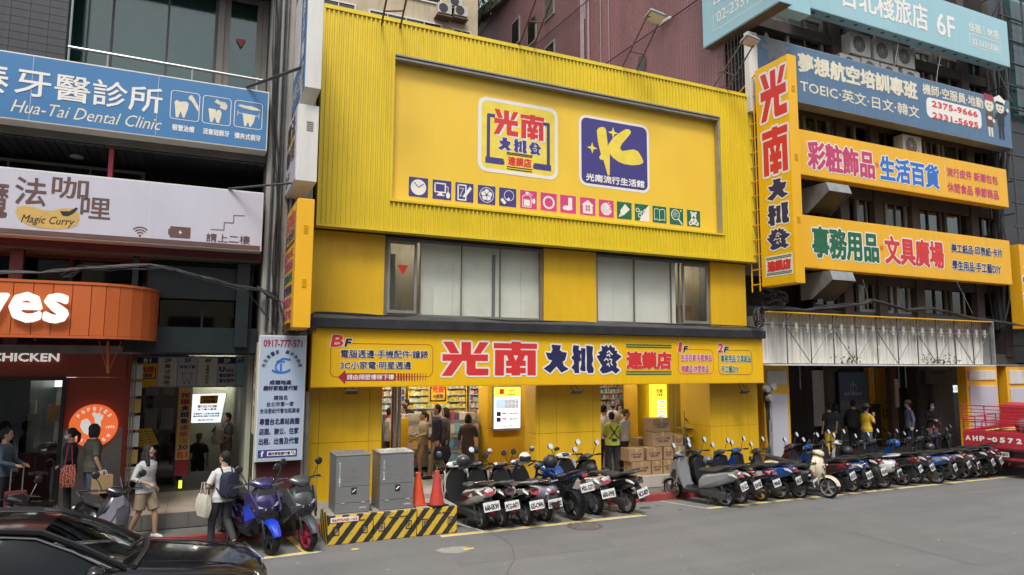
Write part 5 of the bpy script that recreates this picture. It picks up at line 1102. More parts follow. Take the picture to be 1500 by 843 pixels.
# red tiled side wall
def tilemat(name, c1, c2, mortar, sx, sz):
    m = bpy.data.materials.new(name); m.use_nodes = True; n = m.node_tree; b = n.nodes['Principled BSDF']; L = n.links.new
    tc = n.nodes.new('ShaderNodeTexCoord'); sp = n.nodes.new('ShaderNodeSeparateXYZ'); cb_ = n.nodes.new('ShaderNodeCombineXYZ'); L(tc.outputs['Object'], sp.inputs[0]); L(sp.outputs['Y'], cb_.inputs[0]); L(sp.outputs['Z'], cb_.inputs[1])
    br = n.nodes.new('ShaderNodeTexBrick'); br.offset = 0; br.inputs['Scale'].default_value = 1; br.inputs['Brick Width'].default_value = sx; br.inputs['Row Height'].default_value = sz; br.inputs['Mortar Size'].default_value = .007; br.inputs['Mortar Smooth'].default_value = .2
    br.inputs['Color1'].default_value = (*c1, 1); br.inputs['Color2'].default_value = (*c2, 1); br.inputs['Mortar'].default_value = (*mortar, 1); L(cb_.outputs[0], br.inputs['Vector'])
    nz = n.nodes.new('ShaderNodeTexNoise'); nz.inputs['Scale'].default_value = .35; nz.inputs['Detail'].default_value = 8; mp = n.nodes.new('ShaderNodeMapping'); mp.inputs['Scale'].default_value = (1, 1.6, .35); L(tc.outputs['Object'], mp.inputs[0]); L(mp.outputs[0], nz.inputs[0])
    mx = n.nodes.new('ShaderNodeMix'); mx.data_type = 'RGBA'; mx.blend_type = 'MULTIPLY'; mx.inputs[0].default_value = .6; r = n.nodes.new('ShaderNodeMapRange'); r.inputs[1].default_value = .3; r.inputs[2].default_value = .7; r.inputs[3].default_value = .55; r.inputs[4].default_value = 1.25
    L(nz.outputs[0], r.inputs[0]); L(br.outputs[0], mx.inputs['A']); L(r.outputs[0], mx.inputs['B']); L(mx.outputs['Result'], b.inputs['Base Color'])
    bp = n.nodes.new('ShaderNodeBump'); bp.inputs['Distance'].default_value = .01; bp.invert = True; L(br.outputs['Fac'], bp.inputs['Height']); L(bp.outputs[0], b.inputs['Normal']); b.inputs['Roughness'].default_value = .45; M[name] = m
tilemat('tile_red', (.245, .078, .078), (.19, .062, .064), (.36, .26, .26), .14, .065)
tilemat('tile_red_dull', (.175, .075, .078), (.145, .064, .068), (.21, .12, .12), .14, .065)
XW = 14.3
mb = MB(); q = [(XW, 15.7, 5), (XW, 24.0, 5), (XW, 24.0, 32), (XW, 15.7, 32)]; mb.poly(q); mb.poly([(XW+.3, y, z) for x, y, z in q]); mb.build('tiled_wall', 'tile_red', rb)
pts = [PXp(668, 54, XW), PXp(700, 30, XW), PXp(740, -2, XW), PXp(770, -40, XW)]
mb = MB(); mb.poly([(XW-.02, 24.0, 5), (XW-.02, pts[0].y, 5)]+[(XW-.02, p.y, p.z) for p in pts]+[(XW-.02, 24.0, 34)]); mb.build('tiled_wall', 'tile_red_dull', rb)
mb = MB(); mb.poly([(XW+.3, pts[0].y, 5), (XW+.3, 60, 5), (XW+.3, 60, 12), (XW+.3, pts[0].y, 12)]); 
mb.loft([[(XW-.3, p.y, p.z-.25), (XW+.3, p.y, p.z-.25), (XW+.3, p.y, p.z+.35), (XW-.3, p.y, p.z+.35)] for p in pts]); mb.build('parapet', 'concrete_dark', rb)
mb = MB()
for x, w_, l in ((853, .16, 1), (862, .08, 1), (880, .03, .8), (892, .03, .6)):
    p = PXp(x, 60, XW-.03); mb.add([(XW-.03, p.y-w_, 10), (XW-.03, p.y+w_, 10), (XW-.03, p.y+w_*1.2, 32), (XW-.03, p.y-w_*.8, 32)], [(0, 1, 2, 3)])
mb.build('lime_streak', 'lime_wash', rb)
for x, y in ((805, 6), (756, 48), (806, 85), (780, 45)):
    p = PXp(x, y, XW-.03); MB().box((XW-.08, p.y-.5, p.z-.7), (XW-.03, p.y+.5, p.z+.7) if x != 780 else (XW-.04, p.y+.5, p.z+.1)).build('wall_window', 'frame_grey', rb); MB().box((XW-.1, p.y-.4, p.z-.6), (XW-.083, p.y+.4, p.z+.6)).build('pane', 'glass_dark', rb)
p = PXp(940, 96, XW-.02); mb = MB(); R = random.Random(2); mb.poly([(XW-.05, p.y+.28*math.cos(a)*R.uniform(.7, 1.2), p.z+.42*math.sin(a)*R.uniform(.7, 1.1)) for a in [2*PI*i/11 for i in range(11)]]); mb.build('hole', 'interior_dark', rb)
mb = MB(); mb.tube([PXp(878, 100, XW-.1), PXp(1022, 0, XW-.1)], .02, 5); mb.tube([PXp(770, 78, XW-.1), PXp(862, 0, XW-.1)], .02, 5); mb.tube([PXp(690, 65, XW-.1), PXp(745, 0, XW-.1)], .02, 5); mb.build('wall_cable', 'cable', rb)
p0 = PXp(965, 37, XW-.1); p1 = PXp(982, 26, XW-.1); MB().tube([p0, p1], .06, 6).build('pale_bar', 'sign_white', rb)
mb = MB()   # dark cage at the near corner
for i in range(9): mb.tube([(XW-.12, 14.7+i*.14, 10.9), (XW-.12, 14.7+i*.14, 14.5)], .012, 4)
for i in range(7): mb.tube([(XW-.12, 14.7, 11.2+i*.5), (XW-.12, 15.85, 11.2+i*.5)], .012, 4)
mb.build('window_cage', 'steel_dark', rb)
# plants on the parapet
mb = MB(); R = random.Random(8)
for i in range(700):
    t = R.random(); a = pts[0].lerp(pts[2], t); c = a+Vector((-.5+R.gauss(0, .35), R.gauss(0, .5), R.gauss(.35, .35)+.5*math.sin(t*17))); s_ = R.uniform(.08, .2); n_ = Euler((R.uniform(0, 3), R.uniform(0, 3), R.uniform(0, 3))).to_matrix()
    mb.add([c+n_@Vector(v)*s_ for v in ((-1, 0, 0), (0, -.45, 0), (1, 0, .2), (0, .45, 0))], [(0, 1, 2, 3)])
pl = thing('roof_shrub', 'untidy green shrubs growing along the parapet behind the yellow building', 'shrub', pts[1]); mb.build('foliage', 'leaf', pl, kind='stuff')
mb = MB()
for t in (.1, .35, .6, .85): a = pts[0].lerp(pts[2], t); mb.tube([a, a+Vector((-.3, .1, .6)), a+Vector((-.6, .2, .9))], .04, 5)
mb.build('stem', 'rust', pl, kind='stuff')
# ------------------------------------------------------------------ beige building far behind at top left
bg = thing('beige_building', 'stained beige plaster building with white framed windows behind the roof at left', 'building', (12, 34, 0)); YB = 32
x0, x1 = PY(440, 20, YB).x, PY(700, 20, YB).x
MB().box((x0, YB, 5), (x1, YB+5, 30)).build('wall', 'plaster_beige', bg)
fb = FY(YB-.05)
for xl, yt, yb, xr in ((470, -4, 14, 521), (540, 13, 32, 647), (663, 41, 60, 690), (540, -62, -42, 647), (470, -80, -60, 521)):
    u0, u1, v0, v1 = span(fb, xl, yt, yb, xr); n = max(2, round((u1-u0)/1.0))
    window(u0, u1, v0-.9, v1, YB-.08, [u0+(u1-u0)*i/n for i in range(n+1)], bg, fm='sign_white', gm='glass_dark', fw=.07, dep=.1)
for i, (x, y) in enumerate(((652, 12), (676, 16), (668, 2))):
    p = PY(x, y, YB-.6); t = thing('air_conditioner', ('white air conditioner box on the beige wall, left of a pair', 'white air conditioner box on the beige wall, right of a pair', 'upper air conditioner box on the beige wall at the picture edge')[i], 'air conditioner', p)
    MB().box((p.x-.36, p.y, p.z-.27), (p.x+.36, p.y+.3, p.z+.27)).build('case', 'ac_white', t, bevel=.02); MB().lathe([(.24, -.01), (.24, .0)], (p.x-.08, p.y-.005, p.z), 'y', 16).build('fan_grille', 'ac_dark', t); MB().box((p.x-.4, p.y+.02, p.z-.4), (p.x+.4, YB, p.z-.34)).build('bracket', 'rust', t)
# lamp arms rising from the roof
for i, (a, b_, c_, d_, lb) in enumerate((((755, 68), (785, 0), (775, 72), (808, 0), 'rusty lamp arm above the middle of the yellow roof, cut by the picture edge'), ((903, 102), (948, 24), (924, 108), (968, 27), 'rusty lamp arm with a floodlight on top, second from the right above the roof'), ((1035, 130), (1090, 58), (1055, 136), (1105, 64), 'rusty lamp arm with a floodlight next to the tall yellow sign'), ((558, 28), (566, 0), (585, 33), (596, -4), 'rusty lamp arm above the left part of the yellow roof'))):
    Yq = 14.2; P0, P1, P2, P3 = PY(*a, 14.8), PY(*b_, Yq-.6), PY(*c_, 14.8), PY(*d_, Yq-.6)
    t = thing('lamp_arm', lb, 'lamp', P0, 0, 'lamp arms on the yellow roof')
    mb = MB(); P0.z -= .25; P2.z -= .25
    if i in (0, 3): P1 = P0+(P1-P0)*1.4; P3 = P2+(P3-P2)*1.4
    mb.tube([P0, P1], .022, 6); mb.tube([P2, P3], .022, 6)
    mb.tube([P0.lerp(P1, .45), P2.lerp(P3, .45)], .018, 6); mb.tube([P1, P3], .018, 6); mb.build('arm', 'rust', t, smooth=True)
    c = (P1+P3)/2; mb = MB(); mb.obox((c.x+.02, c.y, c.z+.04), (.5, .34, .12), (-.35, .12, 0), .8); mb.build('lamp_head', 'galv', t, bevel=.02)
    mb = MB(); mb.obox((c.x+.02, c.y-.02, c.z-.03), (.42, .27, .01), (-.35, .12, 0)); mb.build('lamp_glass', 'lens_clear', t)
# ------------------------------------------------------------------ air conditioners and hoods on the dark facade
ac = None
def air(x0, y0, x1, y1, label, Y=14.95):
    u0, u1, v0, v1 = span(FY(Y), x0, y0, y1, x1); w = min(u1-u0, .95); u1 = u0+w; h = w*.78; v0 = v1-h
    t = thing('air_conditioner', label, 'air conditioner', ((u0+u1)/2, Y, v0), 0, 'air conditioners on the dark facade')
    MB().box((u0, Y, v0), (u1, Y+.36, v1)).build('case', 'ac_white', t, bevel=.02)
    c = (u0+w*.42, Y-.004, (v0+v1)/2); r = h*.38
    MB().lathe([(r, 0), (r, .02), (.02, .02)], c, 'y', 20).build('fan_well', 'ac_dark', t)
    mb = MB()
    for k in (1, .75, .5, .25): mb.tube([(c[0]+r*k*math.cos(a), Y-.012, c[2]+r*k*math.sin(a)) for a in [2*PI*i/18 for i in range(19)]], .007, 4)
    for k in range(6): a = PI*k/6; mb.tube([(c[0]-r*math.cos(a), Y-.014, c[2]-r*math.sin(a)), (c[0]+r*math.cos(a), Y-.014, c[2]+r*math.sin(a))], .005, 4)
    mb.build('fan_grille', 'ac_white', t)
    mb = MB(); mb.box((u0+.05, Y+.02, v0-.05), (u0+.1, YR+.3, v0-.004)); mb.box((u1-.1, Y+.02, v0-.05), (u1-.05, YR+.3, v0-.004)); mb.build('bracket', 'rust', t)
    mb = MB()
    for k in range(6): mb.box((u1-.004+.005, Y+.06, v0+.08+k*.09), (u1+.008, Y+.3, v0+.11+k*.09))
    mb.build('side_grille', 'ac_dark', t)
for q in ((1246, 46, 80, 1279, 'beige air conditioner under the teal sign, leftmost of the upper three'), (1280, 56, 88, 1310, 'beige air conditioner under the teal sign, middle of the upper three'), (1313, 65, 95, 1340, 'beige air conditioner under the teal sign, rightmost of the upper three'),
          (1231, 77, 100, 1262, 'air conditioner peeping over the blue sign, leftmost of the lower four'), (1263, 84, 105, 1289, 'air conditioner peeping over the blue sign, second of the lower four'), (1291, 92, 112, 1317, 'air conditioner peeping over the blue sign, third of the lower four'), (1323, 100, 120, 1348, 'air conditioner peeping over the blue sign, rightmost of the lower four'),
          (1323, 196, 224, 1356, 'single air conditioner above the upper yellow sign')): air(q[0], q[1], q[3], q[2], q[4])
for x, y, lb in ((1192, 272, 'dented metal exhaust hood between the two long yellow signs'), (1197, 399, 'dented metal exhaust hood under the lower long yellow sign')):
    t = thing('exhaust_hood', lb, 'vent hood', PY(x+20, y+30, 14.6)); a = PY(x, y, 14.75)
    w, h, d = .95, .8, .8; X, Yq, Zt = a.x, 14.75, a.z
    s_ = [(X, Yq-d*.1, Zt), (X, Yq+.4, Zt), (X, Yq+.4, Zt-h), (X, Yq-.0, Zt-h), (X, Yq-d*.75, Zt-h*.38)]
    s_ = [(X, YR, Zt), (X, YR, Zt-h), (X, Yq+.25, Zt-h), (X, Yq-.55, Zt-.28), (X, Yq-.45, Zt)]
    s2_ = [(x_+w, y_, z_) for x_, y_, z_ in s_]; mb = MB(); mb.poly(s_); mb.poly(s2_[::-1])
    for i, j in ((3, 4), (4, 0)): mb.poly([s_[i], s_[j], s2_[j], s2_[i]])
    mb.build('hood', 'galv', t); mb = MB(); e_ = .03; mb.poly([(X+e_, Yq+.27, Zt-h+.03), (X+w-e_, Yq+.27, Zt-h+.03), (X+w-e_, Yq-.51, Zt-.26), (X+e_, Yq-.51, Zt-.26)]); mb.build('opening', 'ac_dark', t)
# loose cables over the dark facade
cable_run('cable_bundle', 'heavy black cables draped along the top of the white sheeting', [Z(1112, 452, 14.3), Z(1180, 455, 14.25), Z(1262, 446, 14.3), Z(1276, 440, 14.3), Z(1330, 455, 14.3), Z(1365, 452, 14.3), Z(1420, 466, 14.3), Z(1500, 478, 14.3)], .02, 7, 'cable', 21, .06)
for i, (pp, lb) in enumerate(((((1400, 410), (1410, 430), (1425, 460)), 'pale wire hanging down under the right end of the lower yellow sign'), (((1378, 80), (1374, 100), (1370, 130)), 'pale wire hanging between the teal and the blue sign'), (((1318, 55), (1312, 85), (1310, 100)), 'pale wire hanging in front of the upper air conditioners'), (((1460, 100), (1475, 130), (1483, 150)), 'pale wire hanging from the right end of the teal sign'), (((1264, 410), (1272, 440), (1276, 445)), 'thin wire hanging to the knot of the cables over the sheeting'))):
    cable_run('loose_wire', lb, [Z(x, y, 14.5) for x, y in pp], .01, 1, 'cable_grey', 30+i, .02)
cable_run('cable_bundle', 'vertical bundle of black cables at the right edge of the dark facade', [Z(1468, 480, 15), Z(1462, 330, 15), Z(1470, 160, 15), Z(1466, 0, 15)], .03, 14, 'cable', 40, .35)
cable_run('cable_bundle', 'tangle of black cables between the tall sign and the white sheeting', [Z(1112, 425, 14.8), Z(1135, 430, 14.6), Z(1150, 445, 14.5), Z(1120, 452, 14.5)], .012, 9, 'cable', 41, .25)
cable_run('cable_bundle', 'messy cables running down beside the right end of the yellow fascia', [Z(1119, 570, 14.7), Z(1124, 600, 14.7), Z(1128, 650, 14.7), Z(1120, 680, 14.7)], .025, 9, 'cable', 42, .07)
# ------------------------------------------------------------------ white corrugated sheeting (stripped sign frame)
aw = thing('sign_frame', 'long stripped sign frame of dirty white corrugated sheeting with steel braces and lamps', 'sign frame', (19, 14.5, 3.3))
AX0, AX1, AZ0, AZ1 = 14.22, 24.15, 3.31, 4.76
mb = MB(); n = 66; p_ = (AX1-AX0)/n; pr = []
for i in range(n): x = AX0+i*p_; pr += [(x, 14.62), (x+p_*.4, 14.62), (x+p_*.5, 14.585), (x+p_*.9, 14.585)]
k = len(pr); mb.add([(a, b_, AZ0+.02) for a, b_ in pr]+[(a, b_, AZ1-.04) for a, b_ in pr], [(i, i+1, k+i+1, k+i) for i in range(k-1)]); mb.build('corrugated_sheet', 'sheet_white', aw)
MB().box((AX0, 14.2, AZ1-.03), (AX1, 14.65, AZ1+.0)).build('top_edge', 'sign_orange', aw); MB().box((AX0, 14.2, AZ0-.04), (AX1, 15.3, AZ0)).build('bottom_edge', 'sheet_white', aw); MB().box((AX1, 14.2, AZ0-.04), (AX1+.04, 15.3, AZ1)).build('end_plate', 'galv', aw)
MB().box((AX0, 14.66, AZ0), (AX1, 15.3, AZ1-.1)).build('rear_box', 'concrete_dark', aw)
npost = 11
for i in range(npost):
    x = AX0+.75+(AX1-AX0-.8)*i/(npost-1)*1.0
    MB().tube([(x, 14.3, AZ0), (x, 14.3, AZ1-.03)], .022, 4).build('post', 'steel_dark', aw)
    MB().tube([(x, 14.3, AZ1-.25), (x+.22, 14.3, AZ1-.03)], .010, 4).build('brace', 'steel_dark', aw)
    if i < npost-1:
        x2 = AX0+.75+(AX1-AX0-.8)*(i+1)/(npost-1); a, b_ = ((x, 14.34, AZ0+.05), (x2, 14.34, AZ1-.38)) if i % 2 else ((x, 14.34, AZ1-.38), (x2, 14.34, AZ0+.05))
        MB().tube([a, b_], .015 if i % 2 == 0 else .010, 4).build('brace', 'steel_dark', aw)
MB().tube([(AX0, 14.4, AZ1-.36), (AX1, 14.4, AZ1-.36)], .012, 4).build('rail', 'steel_dark', aw)
lmp = MB(); lmp.box((-.05, 14.36, AZ1-.46), (.05, 14.46, AZ1-.28)); lmp.tube([(0, 14.41, AZ1-.46), (0, 14.38, AZ1-.54)], .03, 6); lm = lmp.mesh('lamp_socket', 'ac_white')
for i in range(22):
    o = bpy.data.objects.new('lamp_socket', lm); COL.objects.link(o); o.parent = aw; o.location = Vector((AX0+.3+i*.45, 0, 0))-wl(aw)
tb = MB(); tb.tube([(0, 14.5, AZ0+.3), (0, 14.5, AZ1-.15)], .012, 5); tm_ = tb.mesh('tube_rod', 'sheet_white')
for i in range(30):
    o = bpy.data.objects.new('tube_rod', tm_); COL.objects.link(o); o.parent = aw; o.location = Vector((AX0+.2+i*.33, 0, 0))-wl(aw)
for x, z in ((1220, 485), (1254, 508), (1286, 508), (1345, 490), (1428, 490)):
    p = PY(x, z, 14.45); MB().box((p.x-.13, 14.45, p.z-.04), (p.x+.13, 14.46, p.z+.04)).build('label_plate', 'paper', aw)
mb = MB(); R = random.Random(4)
for cx in (17.4, 21.1, 22.0):
    for i in range(45):
        c = Vector((cx+R.gauss(0, .3), 14.4+R.uniform(-.12, .1), AZ0+.04+abs(R.gauss(0, .13)))); n_ = Euler((R.uniform(0, 3), R.uniform(0, 3), R.uniform(0, 3))).to_matrix(); s_ = R.uniform(.03, .07)
        mb.add([c+n_@Vector(v)*s_ for v in ((-1, 0, 0), (0, -.4, 0), (1, 0, .2), (0, .4, 0))], [(0, 1, 2, 3)])
tag(mb.build('weeds', 'leaf'), 'small green weeds sprouting along the bottom of the white sheeting', 'weeds', kind='stuff')
# ------------------------------------------------------------------ ground floor of the dark building
gf = thing('shuttered_arcade', 'dim arcade with closed shutters and posters behind the long scooter row', 'arcade', (19, 17, FZ)); YG = 17.4
MB().box((14.2, YG+.3, FZ), (40, YG+.5, 3.4)).build('back_wall', 'arcade_dark', gf)
MB().box((14.2, 15.0, 3.28), (40, YG+.5, 3.34)).build('ceiling', 'arcade_dark', gf)
fg = FY(YG)
def gpanel(nm, xl, xr, yt, mt, Y=YG, z0=FZ, z1=None, dep=.2):
    a, b_ = PY(xl, 600, Y), PY(xr, 600, Y); zt = PY(xl, yt, Y).z if z1 is None else z1
    return MB().box((a.x, Y, z0), (b_.x, Y+dep, zt)).build(nm, mt, gf)
def shutter(xl, xr, mt, Y=YG):
    a, b_ = PY(xl, 600, Y).x, PY(xr, 600, Y).x; c = gpanel('shutter', xl, xr, 555, mt, Y+.05, z1=3.2)
    m_ = MB(); m_.box((a+.02, Y, .01), (b_-.02, Y+.04, .085)); me = m_.mesh('shutter_slat', mt)
    for k in range(28):
        o = bpy.data.objects.new('shutter_slat', me); COL.objects.link(o); o.parent = c; o.location = Vector((0, 0, FZ+k*.098))-wl(c)
    return c
shutter(1157, 1181, 'brown_dark'); gpanel('column', 1181, 1192, 555, 'brown_dark', z1=3.3); gpanel('pale_board', 1192, 1208, 555, 'sign_white', YG-.02, 1.2, 3.1)
gpanel('column', 1208, 1214, 555, 'rust', z1=3.3)
gpanel('glass_front', 1214, 1230, 555, 'tile_dark', z1=3.2); hp = gpanel('hotel_poster', 1231, 1272, 558, 'sign_steel_blue', YG-.1, 1.3, 3.05, .05)
gpanel('white_strip', 1231, 1268, 558, 'sign_grey', YG-.12, 1.75, 2.05, .02)
a = FY(YG-.1).pick(1250, 567); mb = MB(); stroke(mb, circ(a[0], a[1]-.05, .15, 16), .02, FY(YG-.1), .004, True); stroke(mb, [(a[0], a[1]+.18), (a[0], a[1]-.2)], .02, FY(YG-.1), .005); mb.build('poster_emblem', 'print_cream', hp)
T(hp, '台北棧旅店', (1237, 575, 580, 1262), FY(YG-.1), 'print_cream', .02)
gpanel('yellow_column', 1275, 1283, 555, 'sign_orange', YG-.1, z1=3.2); gpanel('lower_door', 1275, 1290, 600, 'tile_dark', YG-.2, FZ, 1.9)
c = shutter(1284, 1306, 'wall_yellow')
mb = MB(); R = random.Random(6); fz = FY(YG)
for k in range(5):
    a = fz.pick(1287+R.uniform(0, 12), 590+k*10); q = [a]
    for j in range(7): q.append((q[-1][0]+R.uniform(-.18, .2), q[-1][1]+R.uniform(-.22, .18)))
    stroke(mb, q, .028, fz, .006)
mb.build('graffiti', 'print_black', c)
gpanel('column', 1307, 1316, 555, 'rust', YG-.5, z1=3.2); gpanel('number_strip', 1313.5, 1318, 560, 'print_cream', YG-.55, 1.8, 2.8); gpanel('wall', 1318, 1344, 555, 'interior_dark', z1=3.2); gpanel('brown_column', 1338, 1348, 555, 'brown_dark', YG-.5, z1=3.2); gpanel('stone_column', 1348, 1366, 555, 'concrete_dark', YG-.6, z1=3.1)
gpanel('purple_wall', 1366, 1378, 560, 'maroon_wall', YG-.5, z1=2.9); gpanel('grey_column', 1378, 1398, 560, 'taupe', YG-1.2, z1=3.0); gpanel('shop_gap', 1398, 1425, 575, 'tile_dark', YG+.1, z1=2.6)
mb = MB(); a, b_ = PY(1398, 660, YG-.2), PY(1420, 660, YG-.2); mb.box((a.x, YG-.2, FZ), (b_.x, YG-.1, .95)); mb.build('red_stall', 'maroon_wall', gf)
for x, Y in ((1172, 15.4), (1278, 15.6), (1317, 15.6), (1327, 15.6)):
    p = PY(x, 560, Y); MB().tube([(p.x, Y, 2.55), (p.x, Y, 3.3)], .02, 5).build('hanging_rod', 'galv', gf)
# hanging hotel sign and small lit sign
p0, p1 = PY(1359, 542, 16.4), PY(1398, 562, 16.4); t = thing('hanging_sign', 'dark hanging hotel sign with 6F under the white sheeting', 'sign', ((p0.x+p1.x)/2, 16.4, 2.7))
MB().box((p0.x, 16.4, p1.z), (p1.x, 16.5, p0.z)).build('face_panel', 'sign_grey', t); fh = FY(16.4)
T(t, '台北棧旅店', (1370, 545, 549.5, 1396), fh, 'print_cream', .01); T(t, 'TAIPEI INN', (1370, 551, 555, 1396), fh, 'print_cream', .01); T(t, '6F', (1387, 556.5, 561, 1396), fh, 'print_cream', .03)
mb = MB(); [mb.tube([(x, 16.45, p0.z), (x, 16.45, 3.3)], .012, 4) for x in (p0.x+.1, p1.x-.1)]; mb.build('hanger', 'steel_dark', t)
p0, p1 = PY(1393, 565, 17), PY(1403, 575, 17); t = thing('lit_sign', 'tiny glowing white sign at the far right of the dim arcade', 'sign', (p0.x, 17, p1.z)); MB().box((p0.x, 17, p1.z), (p1.x, 17.1, p0.z)).build('lit_panel', 'glow_poster', t)
T(t, '入口', ('w', p0.x+.04, p1.x-.04, p1.z+.06, p0.z-.06), FY(17), 'print_navy', .03)
# orange framed boards on the street line
def framed(xl, xr, lb, parts, Y=14.98):
    a, b_ = PY(xl, 600, Y).x, PY(xr, 600, Y).x; t = thing('framed_board', lb, 'board', ((a+b_)/2, Y, FZ))
    MB().box((a, Y+.04, FZ), (b_, Y+.35, 3.27)).build('frame', 'sign_orange', t, bevel=.01)
    for z0, z1, mt in parts: MB().box((a+.12, Y, z0), (b_-.12, Y+.06, z1)).build('inset_panel', mt, t, bevel=.008)
    return t
framed(1121, 1159, 'orange framed blank white board on the street line right of the yellow shop', ((.62, 2.45, 'sign_lilac'), (2.72, 3.12, 'sign_white')))
framed(1420, 1466, 'orange framed blank grey board behind the red truck', ((.62, 2.6, 'sign_lilac'), (2.8, 3.12, 'sign_white')))
framed(1480, 1530, 'orange framed blank grey board at the right edge of the picture', ((.62, 2.5, 'sign_lilac'), (2.65, 3.12, 'sign_white')))
t = thing('meter_box', 'grimy electric meters and conduit beside the right end of the yellow fascia', 'meter', PY(1120, 575, 14.7)); p = PY(1121, 572, 14.7)
for k, (dx, dz) in enumerate(((-.1, .05), (.12, .1), (0, -.2))): MB().lathe([(.09, -.12), (.1, 0), (.06, .06)], (p.x+dx, 14.6, p.z+dz), 'y', 12).build('meter', 'galv', t)
MB().tube([(p.x+.1, 14.66, FZ-.3), (p.x+.12, 14.66, p.z)], .05, 8).build('conduit', 'galv', t)
# ------------------------------------------------------------------ next building with scaffold
nb = thing('scaffold_building', 'dark building wrapped in black scaffold at the right edge of the picture', 'building', (32, 17, 0))
MB().box((27.45, 15.6, 3.4), (45, 25, 18)).build('wall', 'tile_dark', nb)
for i in range(7): MB().tube([(26.9+i*1.3, 14.7, 3.4), (26.9+i*1.3, 14.7, 18)], .04, 5).build('scaffold_pole', 'steel_dark', nb)
for j in range(16): MB().tube([(26.7, 14.7, 3.8+j*.9), (36, 14.7, 3.8+j*.9)], .035, 5).build('scaffold_rail', 'steel_dark', nb)
for j in range(12): MB().tube([(26.8, 14.7, 4+j*1.2), (26.8, 15.6, 4+j*1.2)], .03, 5).build('scaffold_tie', 'steel_dark', nb)
MB().box((28.6, 15.3, 13.0), (33, 15.5, 18)).build('teal_sheet', 'glass_teal', nb)
p0 = PY(1492, 358, 14.5); t = thing('yellow_sign', 'yellow sign cut by the right edge of the picture', 'sign', (p0.x+1.5, 14.5, 5)); MB().box((p0.x, 14.5, 4.6), (p0.x+4, 14.9, p0.z)).build('casing', 'sign_orange', t); T(t, '光南', (1497, 385, 440, 1580), FY(14.5), 'print_red', .05, .05)
# ------------------------------------------------------------------ scooters
def sec(x, y0, w, zc, h, e=2.6, n=14):
    """rounded section across a vehicle at station x: half width w, centre height zc, half height h"""
    r = []
    for i in range(n):
        a = 2*PI*i/n+PI/n; c, s_ = math.cos(a), math.sin(a)
        r.append((x, y0+w*math.copysign(abs(c)**(2/e), c), zc+h*math.copysign(abs(s_)**(2/e), s_)))
    return r
def wheel(par, x, r, wd, rim_mat, name, n_sp=5, disc=True):
    mb = MB(); t = .055
    prof = [(r-t, -wd*.42), (r-t*.55, -wd*.52), (r-.015, -wd*.36), (r, 0-.012), (r, .012), (r-.015, wd*.36), (r-t*.55, wd*.52), (r-t, wd*.42)]
    mb.lathe(prof, (x, 0, r), 'y', 26, cap=False); w_ = mb.build(name, 'rubber', par, smooth=True, world=False)
    mb = MB(); ri = r-t+.006
    rings = []
    for rr_, hh in ((ri, -wd*.43), (ri, wd*.43), (ri-.018, wd*.36), (ri-.018, -wd*.36)):
        rings.append([Vector((x, 0, r))+Vector((rr_*math.cos(2*PI*k/24), hh, rr_*math.sin(2*PI*k/24))) for k in range(24)])
    mb.loft(rings+[rings[0]], cap=False)
    for k in range(n_sp):
        a = 2*PI*k/n_sp+.3; c = Vector((x+ri*.52*math.cos(a), 0, r+ri*.52*math.sin(a))); mb.obox(c, (ri*.98, wd*.5, .036), (0, -a, 0))
    mb.lathe([(.045, -wd*.45), (.045, wd*.45)], (x, 0, r), 'y', 12); mb.build('rim', rim_mat, w_, world=False)
    if disc: MB().lathe([(.085, wd*.46), (.085, wd*.5), (.03, wd*.5)], (x, 0, r), 'y', 16).build('brake_disc', 'steel', w_, world=False)
    return w_
